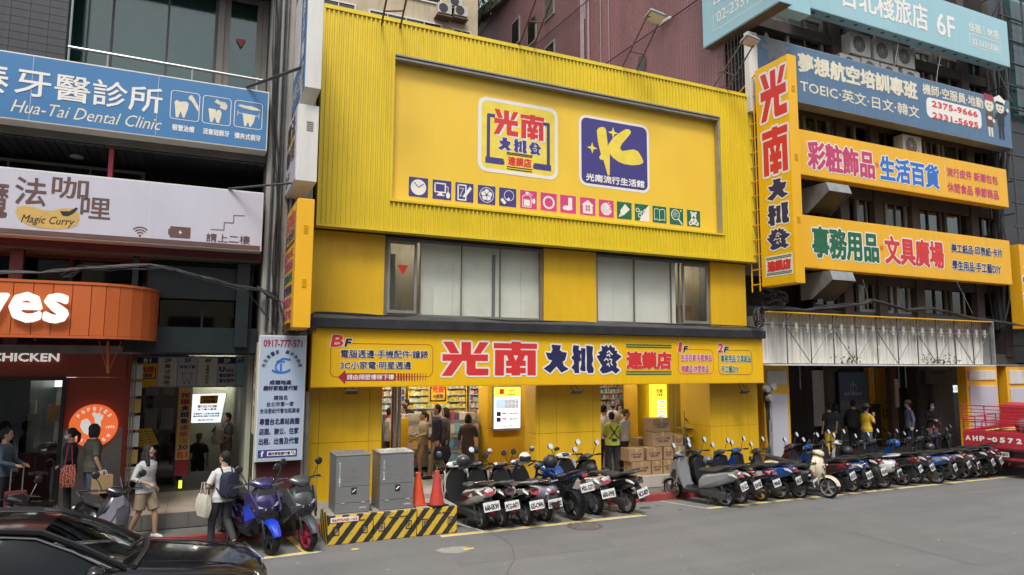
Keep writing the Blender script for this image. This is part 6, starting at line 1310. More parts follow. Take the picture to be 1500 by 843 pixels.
def scooter(name, kind='sport'):
    t = thing(name, '', 'scooter'); B = lambda mb, nm, mt, par=t, **k: mb.build(nm, mt, par, smooth=True, world=False, **k)
    r = .235; WB = 1.27
    rw = wheel(t, 0, r, .115, 'alloy', 'rear_wheel'); fw = wheel(t, WB, r, .10, 'alloy', 'front_wheel')
    # rear body: side covers rising to the tail
    lift = .05 if kind == 'sport' else 0
    if kind == 'round':
        st = [(-.34, .06, .60, .07), (-.30, .12, .58, .13), (-.15, .17, .56, .18), (.08, .18, .55, .19), (.30, .17, .52, .20), (.46, .15, .48, .18), (.54, .12, .42, .13)]
    else:
        st = [(-.425, .05, .73, .04), (-.38, .09, .705, .075), (-.24, .135, .665, .115), (-.02, .165, .61, .15), (.22, .17, .55, .175), (.42, .15, .49, .18), (.54, .12, .40, .14)]
    MBx = MB(); MBx.loft([sec(x, 0, w, z, h) for x, w, z, h in st]); B(MBx, 'body_cover', 'paint_black_gloss')
    if kind == 'sport':
        for s_ in (1, -1):   # sharp accent panel along the side
            mb = MB(); mb.prism([(-.40, .75), (-.1, .73), (.30, .62), (.46, .48), (.40, .43), (.15, .53), (-.15, .64), (-.36, .69)], lambda u, v, n, s_=s_: Vector((u, s_*(.098+.075*max(0, min(1, (u+.42)/.42)))+s_*n, v)), 0, .006); B(mb, 'accent_panel', 'paint_silver_gloss')
    mb = MB(); mb.loft([sec(x, 0, w, z, h, 3) for x, w, z, h in ((-.27, .06, .79+lift, .02), (-.20, .11, .79+lift, .035), (-.05, .13, .785+lift*.6, .045), (.06, .13, .765, .042), (.12, .14, .745, .04), (.35, .13, .74, .045), (.50, .10, .73, .04), (.56, .06, .71, .03))]); B(mb, 'seat', 'seat_black')
    mb = MB(); mb.tube([(-.10, .13, .80+lift), (-.32, .115, .84+lift), (-.43, .06, .85+lift), (-.43, -.06, .85+lift), (-.32, -.115, .84+lift), (-.10, -.13, .80+lift)], [.012, .016, .018, .018, .016, .012], 8); B(mb, 'grab_rail', 'plastic_grey')
    # floor, leg shield, nose
    mb = MB(); mb.loft([sec(x, 0, w, z, h, 4) for x, w, z, h in ((.48, .15, .30, .075), (.60, .165, .275, .05), (.85, .165, .275, .05), (.95, .16, .31, .06))]); B(mb, 'floor_board', 'plastic_black')
    mb = MB(); R_ = []
    for z, x, w, d in ((.26, .93, .14, .04), (.38, .965, .19, .05), (.52, 1.0, .215, .055), (.66, 1.02, .22, .055), (.80, 1.035, .19, .05), (.90, 1.04, .14, .05), (.96, 1.035, .09, .04)):
        R_.append([(x+d*math.cos(a)*1.2-(abs(math.sin(a))**2)*.07, w*math.sin(a), z) for a in [2*PI*i/14 for i in range(14)]])
    mb.loft(R_); B(mb, 'leg_shield', 'paint_black_gloss')
    mb = MB(); R_ = []
    nose = ((.44, 1.10, .09, .05), (.54, 1.16, .15, .08), (.66, 1.17, .19, .10), (.78, 1.145, .18, .10), (.88, 1.11, .13, .08), (.95, 1.08, .07, .05)) if kind != 'round' else ((.40, 1.06, .10, .05), (.55, 1.12, .17, .09), (.70, 1.12, .18, .09), (.84, 1.10, .16, .08), (.94, 1.06, .10, .06))
    for z, x, w, d in nose: R_.append([(x-.03+d*math.cos(a), w*math.sin(a)*(1-.25*max(0, math.cos(a))), z) for a in [2*PI*i/14 for i in range(14)]])
    mb.loft(R_); B(mb, 'front_cowl', 'paint_black_gloss')
    if kind == 'round':
        mb = MB(); mb.obox((1.2, 0, .66), (.02, .1, .03)); B(mb, 'badge', 'chrome')
        mb = MB(); mb.obox((1.19, 0, .83), (.04, .03, .10), (0, -.25, 0)); B(mb, 'centre_slot', 'plastic_black')
        for s_ in (1, -1): B(MB().sphere((1.20, s_*.07, .75), (.02, .045, .022)), 'indicator', 'lens_clear')
    else:
        for s_ in (1, -1):
            mb = MB(); mb.prism([(s_*.03, .665), (s_*.15, .735), (s_*.155, .70), (s_*.05, .635)], lambda u, v, n: Vector((1.245-abs(u)*.42+n, u, v)), -.01, .006); B(mb, 'headlight', 'lens_clear')
            B(MB().obox((1.16, s_*.165, .66), (.05, .02, .05), (.0, .3, s_*.5)), 'indicator', 'lens_amber')
        for s_ in (1, -1):
            mb = MB(); mb.prism([(1.235, .60), (1.215, .74), (1.05, .93), (.97, .90), (.95, .60), (1.02, .42), (1.10, .50)], lambda u, v, n, s_=s_: Vector((u, s_*(.235-.42*max(0, u-1.02)-.16*max(0, v-.75)+n), v)), -.012, .014); B(mb, 'side_fairing', 'paint_black_gloss')
            mb = MB(); mb.prism([(1.19, .57), (1.08, .74), (1.0, .72), (1.02, .50)], lambda u, v, n, s_=s_: Vector((u, s_*(.235-.42*max(0, u-1.02)-.16*max(0, v-.75)+n), v)), .015, .02); B(mb, 'fairing_accent', 'plastic_black')
        mb = MB(); mb.prism([(-.13, .60), (-.05, .50), (.05, .50), (.13, .60), (.06, .645), (-.06, .645)], lambda u, v, n: Vector((1.262-abs(u)*.55+n, u, v)), -.06, .012); B(mb, 'chin_panel', 'plastic_black')
        mb = MB(); mb.prism([(-.05, .60), (.05, .60), (.03, .68), (-.03, .68)], lambda u, v, n: Vector((1.235+n, u, v)), -.01, .012); B(mb, 'grille', 'plastic_black')
        mb = MB(); mb.loft([[(1.13-.35*(z-.9), w, z), (1.14-.35*(z-.9)+.02, 0, z), (1.13-.35*(z-.9), -w, z)] for z, w in ((.86, .12), (.95, .11), (1.03, .07))], cap=False, closed=False); B(mb, 'wind_screen', 'plastic_black')
    # front fender and fork
    mb = MB(); R_ = []
    for i in range(9):
        a = math.radians(15+i*17); rr = r+.03; c = Vector((WB+rr*math.cos(a), 0, r+rr*math.sin(a))); o = Vector((math.cos(a), 0, math.sin(a))); w = .045+.035*math.sin(PI*(i+.5)/9.5)
        R_.append([c+Vector((0, y, 0))+o*q for y, q in ((-w, -.03), (-w*.75, .012), (0, .028), (w*.75, .012), (w, -.03), (0, .015))])
    mb.loft(R_); B(mb, 'front_fender', 'paint_black_gloss')
    mb = MB()
    for s_ in (1, -1): mb.tube([(WB, s_*.075, r), (WB-.075, s_*.075, .50), (1.10, s_*.06, .62)], [.018, .022, .022], 8)
    B(mb, 'fork', 'plastic_black')
    # handlebar, grips, levers, mirrors, gauge cover
    mb = MB(); mb.tube([(1.0, 0, .95), (1.01, 0, 1.03)], .03, 8); mb.tube([(.92, .34, 1.02), (.97, .17, 1.03), (1.02, 0, 1.02), (.97, -.17, 1.03), (.92, -.34, 1.02)], .013, 8); B(mb, 'handlebar', 'plastic_black')
    mb = MB(); mb.loft([sec(x, 0, w, z, h) for x, w, z, h in ((.93, .06, 1.01, .02), (.96, .15, 1.03, .045), (1.04, .16, 1.03, .06), (1.12, .10, 1.0, .05), (1.15, .05, .98, .03))]); B(mb, 'handlebar_cover', 'paint_black_gloss')
    B(MB().obox((.945, 0, 1.065), (.07, .14, .02), (0, -.5, 0)), 'gauge', 'plastic_grey')
    for s_ in (1, -1):
        mb = MB(); mb.tube([(.90, s_*.36, 1.018), (.945, s_*.24, 1.027)], .02, 8); B(mb, 'grip', 'rubber')
        mb = MB(); mb.tube([(.99, s_*.22, 1.03), (1.0, s_*.30, 1.02), (.965, s_*.38, 1.01)], .007, 5); B(mb, 'brake_lever', 'steel')
        mb = MB(); mb.tube([(1.0, s_*.21, 1.04), (1.0, s_*.26, 1.16), (.98, s_*.30, 1.22)], .007, 6)
        m_ = B(mb, 'mirror', 'plastic_black'); mb = MB(); mb.sphere((.985, s_*.31, 1.27), (.022, .055, .06), 12, 8); B(mb, 'mirror_shell', 'plastic_black', m_)
        mb = MB(); mb.poly([(.955+.022*math.sin(a), s_*.31+.050*math.cos(a), 1.275+.055*math.sin(a)) for a in [2*PI*i/14 for i in range(14)]]); B(mb, 'mirror_glass', 'mirror_glass', m_)
    # tail light, plate, mudguard
    mb = MB(); 
    if kind == 'round': mb.sphere((-.355, 0, .62), (.03, .09, .035))
    else:
        mb.loft([[(-.455, 0, .755), (-.455, 0, .70), (-.455, 0, .70), (-.455, 0, .755)]]+[[(x, s_w, z1), (x, s_w, z0), (x+.03, s_w*.8, z0), (x+.03, s_w*.8, z1)] for x, s_w, z0, z1 in ()] or [[(0, 0, 0)]*4]*2, cap=False) if False else mb.prism([(-.105, .745), (-.075, .68), (0, .66), (.075, .68), (.105, .745), (.05, .775), (-.05, .775)], lambda u, v, n: Vector((-.498+abs(u)*.6+(v-.61)*.6-n, u, v)), -.08, .02)
    B(mb, 'tail_light', 'lens_red')
    for s_ in (1, -1): B(MB().prism([(.10, .695), (.165, .755), (.17, .71), (.115, .66)], lambda u, v, n, s_=s_: Vector((-.47+u*.75+(v-.61)*.6-n, s_*u, v)), -.06, .016) if kind != 'round' else MB().sphere((-.33, s_*.12, .60), (.03, .03, .025)), 'rear_indicator', 'lens_clear')
    mb = MB(); mb.loft([[(x, w, z), (x, -w, z), (x+.03, -w, z+.012), (x+.03, w, z+.012)] for x, w, z in ((-.28, .06, .64), (-.37, .07, .55), (-.42, .085, .44), (-.455, .075, .33), (-.46, .06, .30))]); B(mb, 'mudguard', 'plastic_black')
    B(MB().obox((-.47, 0, .365), (.02, .07, .03), (0, .2, 0)), 'reflector', 'lens_red')
    # engine, belt case, exhaust, shock, stand
    mb = MB(); mb.loft([[(x, .075, z-h), (x, .16, z-h*.8), (x, .17, z), (x, .16, z+h*.8), (x, .075, z+h)] for x, z, h in ((-.10, .25, .07), (-.02, .25, .09), (.20, .28, .07), (.42, .28, .09), (.50, .28, .06))]); B(mb, 'belt_case', 'engine')
    B(MB().loft([sec(x, .0, w, z, h) for x, w, z, h in ((.10, .06, .30, .07), (.25, .11, .33, .11), (.45, .11, .30, .09), (.52, .07, .28, .06))]), 'engine_block', 'engine')
    mb = MB(); mb.tube([(.42, -.08, .20), (.20, -.13, .20), (.10, -.16, .24), (.06, -.17, .26), (-.26, -.175, .34), (-.30, -.175, .35)], [.016, .018, .03, .052, .052, .03], 10); e_ = B(mb, 'exhaust', 'plastic_black')
    B(MB().obox((-.08, -.225, .305), (.26, .008, .07), (0, .22, 0)), 'heat_shield', 'engine', e_)
    mb = MB()
    for s_ in (1, -1): mb.tube([(0, s_*.10, .26), (.0, s_*.11, .56)], .012, 6); mb.tube([(0.0, s_*.10, .33), (.0, s_*.108, .52)], .026, 8)
    B(mb, 'shock_absorber', 'steel_dark')
    mb = MB(); mb.tube([(.40, .10, .2), (.32, .13, .02), (.30, .16, .012)], .011, 5); mb.tube([(.40, -.10, .2), (.32, -.13, .02), (.30, -.16, .012)], .011, 5); mb.tube([(.40, .10, .2), (.40, -.10, .2)], .011, 5); B(mb, 'stand', 'steel_dark')
    mb = MB(); mb.loft([[(x, w, z), (x, -w, z), (x, -w*.9, z+.015), (x, w*.9, z+.015)] for x, w, z in ((.26, .05, .50), (.1, .055, .505), (-.1, .055, .49), (-.2, .05, .44))]); B(mb, 'rear_fender', 'plastic_black')
    return t
def plate(par, txt, x=-.445, z=.475, tilt=.28):
    o = MB().obox((0, 0, 0), (.006, .29, .165)).build('number_plate', 'plate_white', par, world=False, bevel=.004); o.location = (x-.02, 0, z); o.rotation_euler = (0, tilt, 0)
    fr = lambda u, v, n=0: Vector((-.003-n, -u, v))
    mb = MB(); lay(mb, txt, -.125, .125, -.055, .035, fr, .002, .004, k=4); l = mb.build('lettering', 'print_black', o, world=False)
    mb = MB(); [flat(mb, circ(s_*.07, .055, .008, 8), fr, .002) for s_ in (-1, 1)]; mb.build('plate_bolt', 'steel_dark', o, world=False)
    return o
def find_kids(o, d=None):
    d = {} if d is None else d
    for c in o.children: d.setdefault(c.name.split('.')[0], []).append(c); find_kids(c, d)
    return d
def recolor(o, part, mt):
    for c in find_kids(o).get(part, []):
        c.material_slots[0].link = 'OBJECT'; c.material_slots[0].material = M[mt]
def motorcycle(name):
    t = thing(name, '', 'motorcycle'); B = lambda mb, nm, mt, par=t, **k: mb.build(nm, mt, par, smooth=True, world=False, **k)
    wheel(t, 0, .31, .15, 'gunwheel', 'rear_wheel', 5); wheel(t, 1.33, .30, .11, 'gunwheel', 'front_wheel', 5)
    B(MB().loft([sec(x, 0, w, z, h) for x, w, z, h in ((.42, .08, .80, .06), (.52, .15, .86, .11), (.70, .18, .90, .13), (.88, .16, .90, .11), (1.0, .09, .86, .06))]), 'fuel_tank', 'paint_blue_gloss')
    B(MB().loft([sec(x, 0, w, z, h, 3) for x, w, z, h in ((-.30, .05, 1.02, .03), (-.20, .10, .99, .04), (.0, .11, .93, .045), (.10, .13, .86, .05), (.40, .12, .82, .05), (.48, .08, .84, .03))]), 'seat', 'seat_black')
    B(MB().loft([sec(x, 0, w, z, h) for x, w, z, h in ((-.42, .04, .97, .03), (-.30, .09, .95, .05), (-.05, .11, .87, .06), (.2, .12, .78, .07), (.4, .10, .72, .07))]), 'tail_cover', 'paint_navy_gloss')
    for s_ in (1, -1):
        B(MB().prism([(.55, .82), (.95, .86), (1.14, .70), (1.0, .58), (.85, .66)], lambda u, v, n, s_=s_: Vector((u, s_*(.17+n), v)), 0, .02), 'tank_shroud', 'paint_navy_gloss')
        B(MB().prism([(.75, .80), (.95, .78), (1.0, .70), (.85, .73)], lambda u, v, n, s_=s_: Vector((u, s_*(.192+n), v)), 0, .004), 'lemon_stripe', 'print_lemon')
    B(MB().loft([sec(x, 0, w, z, h) for x, w, z, h in ((.40, .10, .46, .12), (.55, .15, .50, .20), (.80, .15, .48, .18), (.92, .10, .42, .10))]), 'engine_block', 'engine')
    mb = MB()
    for s_ in (1, -1): mb.tube([(0, s_*.11, .31), (.40, s_*.10, .42)], .028, 8); mb.tube([(.42, s_*.12, .78), (.75, s_*.13, .62), (1.02, s_*.06, .92)], .02, 6); mb.tube([(1.33, s_*.09, .30), (1.10, s_*.09, .95)], [.03, .024], 8); mb.tube([(-.3, s_*.07, .93), (.40, s_*.10, .62)], .014, 6)
    B(mb, 'frame', 'plastic_black')
    B(MB().loft([sec(x, 0, w, z, h) for x, w, z, h in ((1.08, .05, .92, .05), (1.14, .11, .94, .09), (1.22, .10, .92, .08), (1.27, .05, .90, .05))]), 'headlight_cowl', 'paint_navy_gloss')
    B(MB().sphere((1.27, 0, .90), (.02, .06, .045)), 'headlight', 'lens_clear')
    B(MB().tube([(.95, .37, 1.05), (1.03, .14, 1.08), (1.04, 0, 1.04), (1.03, -.14, 1.08), (.95, -.37, 1.05)], .014, 8), 'handlebar', 'plastic_black')
    for s_ in (1, -1):
        B(MB().tube([(.94, s_*.38, 1.048), (.985, s_*.26, 1.06)], .02, 8), 'grip', 'rubber')
        m_ = B(MB().tube([(1.02, s_*.22, 1.07), (1.03, s_*.32, 1.22)], .007, 6), 'mirror', 'plastic_black'); B(MB().sphere((1.03, s_*.35, 1.25), (.02, .065, .04)), 'mirror_shell', 'plastic_black', m_)
        B(MB().poly([(1.002+.014*math.sin(a), s_*.35+.06*math.cos(a), 1.255+.038*math.sin(a)) for a in [2*PI*i/12 for i in range(12)]]), 'mirror_glass', 'mirror_glass', m_)
        B(MB().tube([(-.36, s_*.05, .84), (-.38, s_*.14, .84)], .012, 6), 'rear_indicator', 'lens_amber')
    B(MB().obox((-.43, 0, .95), (.03, .12, .06), (0, .5, 0)), 'tail_light', 'lens_red')
    B(MB().loft([[(x, w, z), (x, -w, z), (x+.02, -w, z+.01), (x+.02, w, z+.01)] for x, w, z in ((-.30, .05, .90), (-.42, .07, .74), (-.50, .09, .55), (-.50, .07, .48))]), 'mudguard', 'plastic_black')
    R_ = []
    for i in range(8):
        a = math.radians(25+i*17); rr = .33; c = Vector((1.33+rr*math.cos(a), 0, .30+rr*math.sin(a))); o = Vector((math.cos(a), 0, math.sin(a))); w = .06
        R_.append([c+Vector((0, y, 0))+o*q for y, q in ((-w, -.03), (-w*.75, .012), (0, .028), (w*.75, .012), (w, -.03), (0, .015))])
    B(MB().loft(R_), 'front_fender', 'paint_navy_gloss')
    B(MB().tube([(.75, -.1, .3), (.45, -.15, .26), (.2, -.18, .32), (-.15, -.2, .50)], [.022, .024, .05, .055], 10), 'exhaust', 'plastic_black')
    B(MB().tube([(.45, .12, .3), (.40, .25, .015)], .012, 6), 'stand', 'steel_dark')
    return t
M['gunwheel'] = M['plastic_black']
def bloc(rear, front=None, ang=None, lean=.0):
    pass
def place(o, px, ang, rev=False, lean=-.06, label='', group=None, z=0, WBl=1.27):
    """px: photo pixel of the street side wheel contact; ang: heading turned left of the building normal; rev = front wheel toward the street"""
    p = G(*px); h = PI/2+ang if not rev else -PI/2+ang
    if rev: p = p-Vector((math.cos(h), math.sin(h), 0))*WBl
    o.location = p+Vector((0, 0, z)); o.rotation_euler = (lean, 0, h)
    if label: o['label'] = label
    if group: o['group'] = group
protoS = scooter('scooter', 'sport'); protoR = scooter('scooter', 'round'); protoM = motorcycle('motorcycle')
bpy.context.view_layer.update()
KMAP = {}
for c in bpy.data.objects:
    if c.parent: KMAP.setdefault(c.parent.name, []).append(c)
first = {'S': protoS, 'R': protoR, 'M': protoM}; used = set()
GA, GB, GC = 'scooters parked between the striped blocks and the kerb', 'scooters in the long row at right', 'scooters parked by the left kerb'
def mk(kind, px, ang, cols, label, group, txt=None, rev=False, rim=None, lean=-.07, acc=None, tail=True):
    if kind not in used: o = first[kind]; used.add(kind)
    else: o = copy_tree(first[kind], None, KMAP)
    place(o, px, ang, rev, lean, label, group)
    todo.append((o, cols, txt, rim, acc, kind)); return o
todo = []
# middle row
mk('S', (705, 774.5), .10, ('white', 'black'), 'white and dark red scooter parked right next to the striped blocks', GA, '668-EKW', acc='paint_maroon_gloss')
mk('S', (735, 771.5), .10, ('black', 'black'), 'black scooter with plate PCG-0477, second from the striped blocks', GA, 'PCG-0477')
mk('S', (771, 770), .08, ('black', 'silver'), 'black scooter with silver grab rail, under the white helmet', GA, '625-CWH')
mk('R', (799, 763.5), .08, ('lavender', 'black'), 'pale lavender scooter with a chrome rack, left of the blue motorcycle', GA, 'EMW-6702')
mk('M', (843, 761.5), .14, None, 'blue and navy motorcycle with a wide rear tyre in the middle of the row', GA, 'MXL-5273', lean=-.1)
mk('S', (872.5, 753.6), .10, ('white', 'white'), 'white scooter with a big red tail light, right of the blue motorcycle', GA, '600-FME')
mk('S', (919, 751.5), .30, ('black', 'black'), 'matt black scooter at the right end of the middle row', GA, 'NCX-8029', lean=-.14)
# right row
rr = [((1063, 742), .42, 'silver', 'silver grey scooter with a large red tail light, first of the long row', '591-ELZ', None, 'silver'), ((1084, 738), .36, 'black', 'black scooter with a red and clear tail light, right of the silver grey one', 'NLW-9282', None, 'black'), ((1114, 734), .34, 'navy', 'dark navy scooter with a gold rear rim', 'MWR-8071', 'print_gold', 'white'),
      ((1143, 731), .34, 'blue', 'bright blue scooter nearest to the dark navy one', 'MUN-3275', None, 'blue'), ((1171.5, 730), .34, 'black', 'black scooter beside the cream one', 'NGM-5717', None, 'black'), ((1222.6, 723.5), .34, 'maroon', 'dark maroon scooter right of the cream one', 'NLF-5532', None, 'black'),
      ((1248, 721), .34, 'blue', 'blue scooter with a white stripe under the seat, near the cream one', 'MSU-2250', None, 'white'), ((1268, 717), .34, 'black', 'black scooter between a blue striped and a white one', 'MEU-3091', None, 'black'), ((1293, 715.6), .32, 'white', 'white and black scooter in the middle of the long row', 'NKD-5510', None, 'white'),
      ((1322, 711), .34, 'black', 'black scooter with smooth dark sides, right of the white and black one', 'MJT-1920', None, 'black'), ((1340, 708.5), .34, 'gunmetal', 'dark grey scooter right behind the smooth black one', 'NAB-7713', None, 'gunmetal'), ((1372, 709), .36, 'blue', 'deep blue scooter with silver side panel, toward the end of the row', 'MKB-8115', None, 'silver'),
      ((1393, 704), .32, 'black', 'black scooter right of the deep blue one', 'NSD-3051', None, 'silver'), ((1410, 701.5), .34, 'gunmetal', 'dark scooter with a pale tail light, fourth from the right end', '337-MYA', None, 'black'), ((1428, 700), .36, 'black', 'low black scooter, third from the truck', 'EPC-776', None, 'black'),
      ((1439, 698.6), .36, 'navy', 'dark navy scooter, second from the truck', 'MZT-2095', None, 'black'), ((1452, 696.8), .38, 'black', 'black scooter at the far right end of the row by the truck', 'NCA-9920', None, 'gunmetal')]
RJ = random.Random(4)
for i_, (px, a, c, lb, tx, rim, ac_) in enumerate(rr): mk('R' if i_ in (4, 8, 13) else 'S', px, a+RJ.uniform(-.07, .07), lean=-.07+RJ.uniform(-.05, .02), cols=(c, 'black'), label=lb, group=GB, txt=tx, rim=rim, acc='paint_'+ac_+'_gloss')
mk('R', (1211, 729.5), .30, ('cream', 'cream'), 'cream coloured rounded scooter facing the street in the long row', GB, None, rev=True)
# left pair facing the street
mk('S', (390, 810), .34, ('indigo', 'indigo'), 'indigo and blue sport scooter facing the street by the column', GC, None, rev=True, acc='paint_royal_gloss', lean=.06)
mk('S', (444, 804), .34, ('gunmetal', 'black'), 'dark grey sport scooter with a red front rim next to the indigo one', GC, None, rev=True, rim='print_maroon', lean=.05)
mk('R', (166, 822), .45, ('black', 'black'), 'old black scooter facing the street behind the black car, left of the walking woman', GC, None, rev=True)
mk('S', (22, 842), .9, ('black', 'black'), 'black scooter with round mirrors at the left edge of the picture', GC, None, rev=True)
bpy.context.view_layer.update()
VR = random.Random(19); mat('lens_smoke', (.05, .01, .012), .12, var=.05, coat=.8); mat('seat_brown', (.035, .028, .025), .6, var=.2)
BODY = ('body_cover', 'front_cowl', 'front_fender', 'handlebar_cover', 'side_fairing')
for o, cols, txt, rim, acc, kind in todo:
    if kind != 'M':
        for p_ in BODY: recolor(o, p_, 'paint_%s_gloss' % cols[0])
        recolor(o, 'leg_shield', 'paint_%s_gloss' % cols[0] if cols[0] in ('silver', 'cream') else 'plastic_black')
        if acc: recolor(o, 'accent_panel', acc); recolor(o, 'grab_rail', acc if cols[0] in ('white',) else 'plastic_black')
        else: recolor(o, 'accent_panel', 'paint_%s_gloss' % cols[1])
        if cols[0] == 'lavender' or cols[1] == 'silver': recolor(o, 'grab_rail', 'chrome' if cols[0] == 'lavender' else 'paint_silver_gloss')
        if rim: recolor(o, 'rim', rim)
    if o['label'].startswith(('indigo', 'dark grey sport')):
        o.scale = (1.14, 1.3, 1.16)
        if o['label'].startswith('indigo'): recolor(o, 'front_fender', 'paint_royal_gloss'); recolor(o, 'fairing_accent', 'paint_royal_gloss'); recolor(o, 'rim', 'plastic_black')
    else:
        k = VR.uniform(1.0, 1.08); o.scale = (k*1.02, VR.uniform(1.08, 1.2)*k, k*1.04)
        if VR.random() < .15 and kind == 'S': recolor(o, 'rear_indicator', 'lens_red')
        if VR.random() < .45 and kind == 'S': recolor(o, 'tail_light', 'lens_smoke')
        if VR.random() < .25: recolor(o, 'seat', 'seat_brown')
        if VR.random() < .4: recolor(o, 'exhaust', 'engine')
    if txt:
        if kind == 'M': plate(o, txt, -.47, .72, .3)
        elif kind == 'R': plate(o, txt, -.40, .42, .15)
        else: plate(o, txt)
# ------------------------------------------------------------------ helmets, scooter cover
def helmet(p, rz, mt, label, open_face=False, vm='plastic_black', s=1.0):
    t = thing('helmet', label, 'helmet', p, rz); mb = MB(); r = .135*s
    R_ = []
    for i in range(9):
        ph = -PI*.27+(PI*.77)*i/8; q = max(math.cos(ph), .02)
        R_.append([(r*1.08*q*math.cos(a), r*q*math.sin(a), r*math.sin(ph)+.02) for a in [2*PI*k/18 for k in range(18)]])
    mb.loft(R_); mb.build('shell', mt, t, smooth=True, world=False, ang=60)
    mb = MB(); R_ = []
    for i in range(5):
        ph = -.42+.85*i/4; q = math.cos(ph); R_.append([(r*1.11*q*math.cos(a), r*1.035*q*math.sin(a), r*1.02*math.sin(ph)+.02) for a in [-1.15+2.3*k/10 for k in range(11)]])
    mb.loft(R_, cap=False, closed=False); mb.build('visor', vm, t, smooth=True, world=False)
    mb = MB(); mb.tube([(.02, .1*s, -.09*s), (.05, .06*s, -.14*s), (.05, -.06*s, -.14*s), (.02, -.1*s, -.09*s)], .006, 4); mb.build('chin_strap', 'plastic_black', t, world=False); return t
def on(px, Y, dz=0): p = PY(px[0], px[1], Y); return (p.x, p.y, p.z+dz)
mat('helmet_grey', (.05, .05, .055), .35, .1, coat=.4); mat('helmet_black', (.02, .02, .022), .5); mat('helmet_white', (.62, .60, .52), .35, coat=.4); mat('helmet_blue', (.02, .10, .35), .3, coat=.5); mat('helmet_slate', (.12, .14, .18), .4, coat=.3)
helmet(on((678, 677), 13.75), -1.2, 'helmet_grey', 'dark grey helmet hung on the white scooter beside the striped blocks')
helmet(on((769, 673), 13.75), -1.9, 'helmet_white', 'cream white helmet with black visor over the handlebar of a black scooter')
helmet(on((806, 678), 13.5), -1.6, 'helmet_black', 'matt black full face helmet on the left of the blue motorcycle', s=1.15)
helmet(on((867, 688), 13.5), -1.3, 'helmet_black', 'small black helmet on the white scooter right of the blue motorcycle', s=.9)
helmet(on((1037, 677), 14.0), -1.4, 'helmet_slate', 'slate blue helmet hung behind the silver grey scooter')
helmet(on((1241, 662), 13.9), 1.7, 'helmet_black', 'large black helmet in the middle of the long scooter row', s=1.1)
helmet(on((1311, 651), 14.0), 1.2, 'helmet_blue', 'bright blue helmet on a handlebar in the long scooter row')
helmet(on((1362, 656), 14.0), 1.0, 'helmet_grey', 'patterned grey helmet near the end of the long scooter row')
# covered scooter
t = thing('covered_scooter', 'scooter under a rumpled grey purple cloth cover behind the black car', 'scooter', Vector((-1.75, 13.45, 0))); p = Vector((-1.75, 13.45, 0))
mat('cover_cloth', (.115, .108, .135), .8, var=.15, scale=3, bump=.3, bscale=9)
mb = MB(); R = random.Random(12); R_ = []
prof = [(-.85, .05, .55, .5), (-.75, .22, .62, .3), (-.4, .30, .74, .2), (0, .32, .76, .2), (.3, .30, .66, .2), (.5, .34, .78, .2), (.62, .32, 1.0, .2), (.74, .2, 1.06, .25), (.84, .06, .9, .5)]
for x, w, zt, zb in prof:
    ring = []
    for k in range(20):
        a = PI*k/19; y = w*math.cos(a)*(1+.12*math.sin(k*2.1+x*5)); z = zb+(zt-zb)*math.sin(a)**.55+.02*math.sin(k*1.7+x*9); ring.append((x, y, z))
    R_.append(ring)
mb.loft(R_, cap=True, closed=False); o = mb.build('cover', 'cover_cloth', t, smooth=True, world=False); 
mb = MB()
for s_ in (-1, 1): mb.sphere((.72, s_*.12, 1.12), (.09, .10, .13))
mb = MB(); mb.loft([sec(.72+.02*math.sin(i), .16, .13*q, 1.02+.07*i, .05) for i, q in enumerate((.9, 1, .95, .7, .3))]); mb.build('mirror_bulge', 'cover_cloth', t, smooth=True, world=False)
for x in (-.55, .62): mb = MB(); mb.lathe([(.16, -.05), (.235, -.04), (.235, .04), (.16, .05)], (x, 0, .235), 'y', 20); mb.build('wheel', 'rubber', t, smooth=True, world=False)
t.rotation_euler = (0, 0, .22)
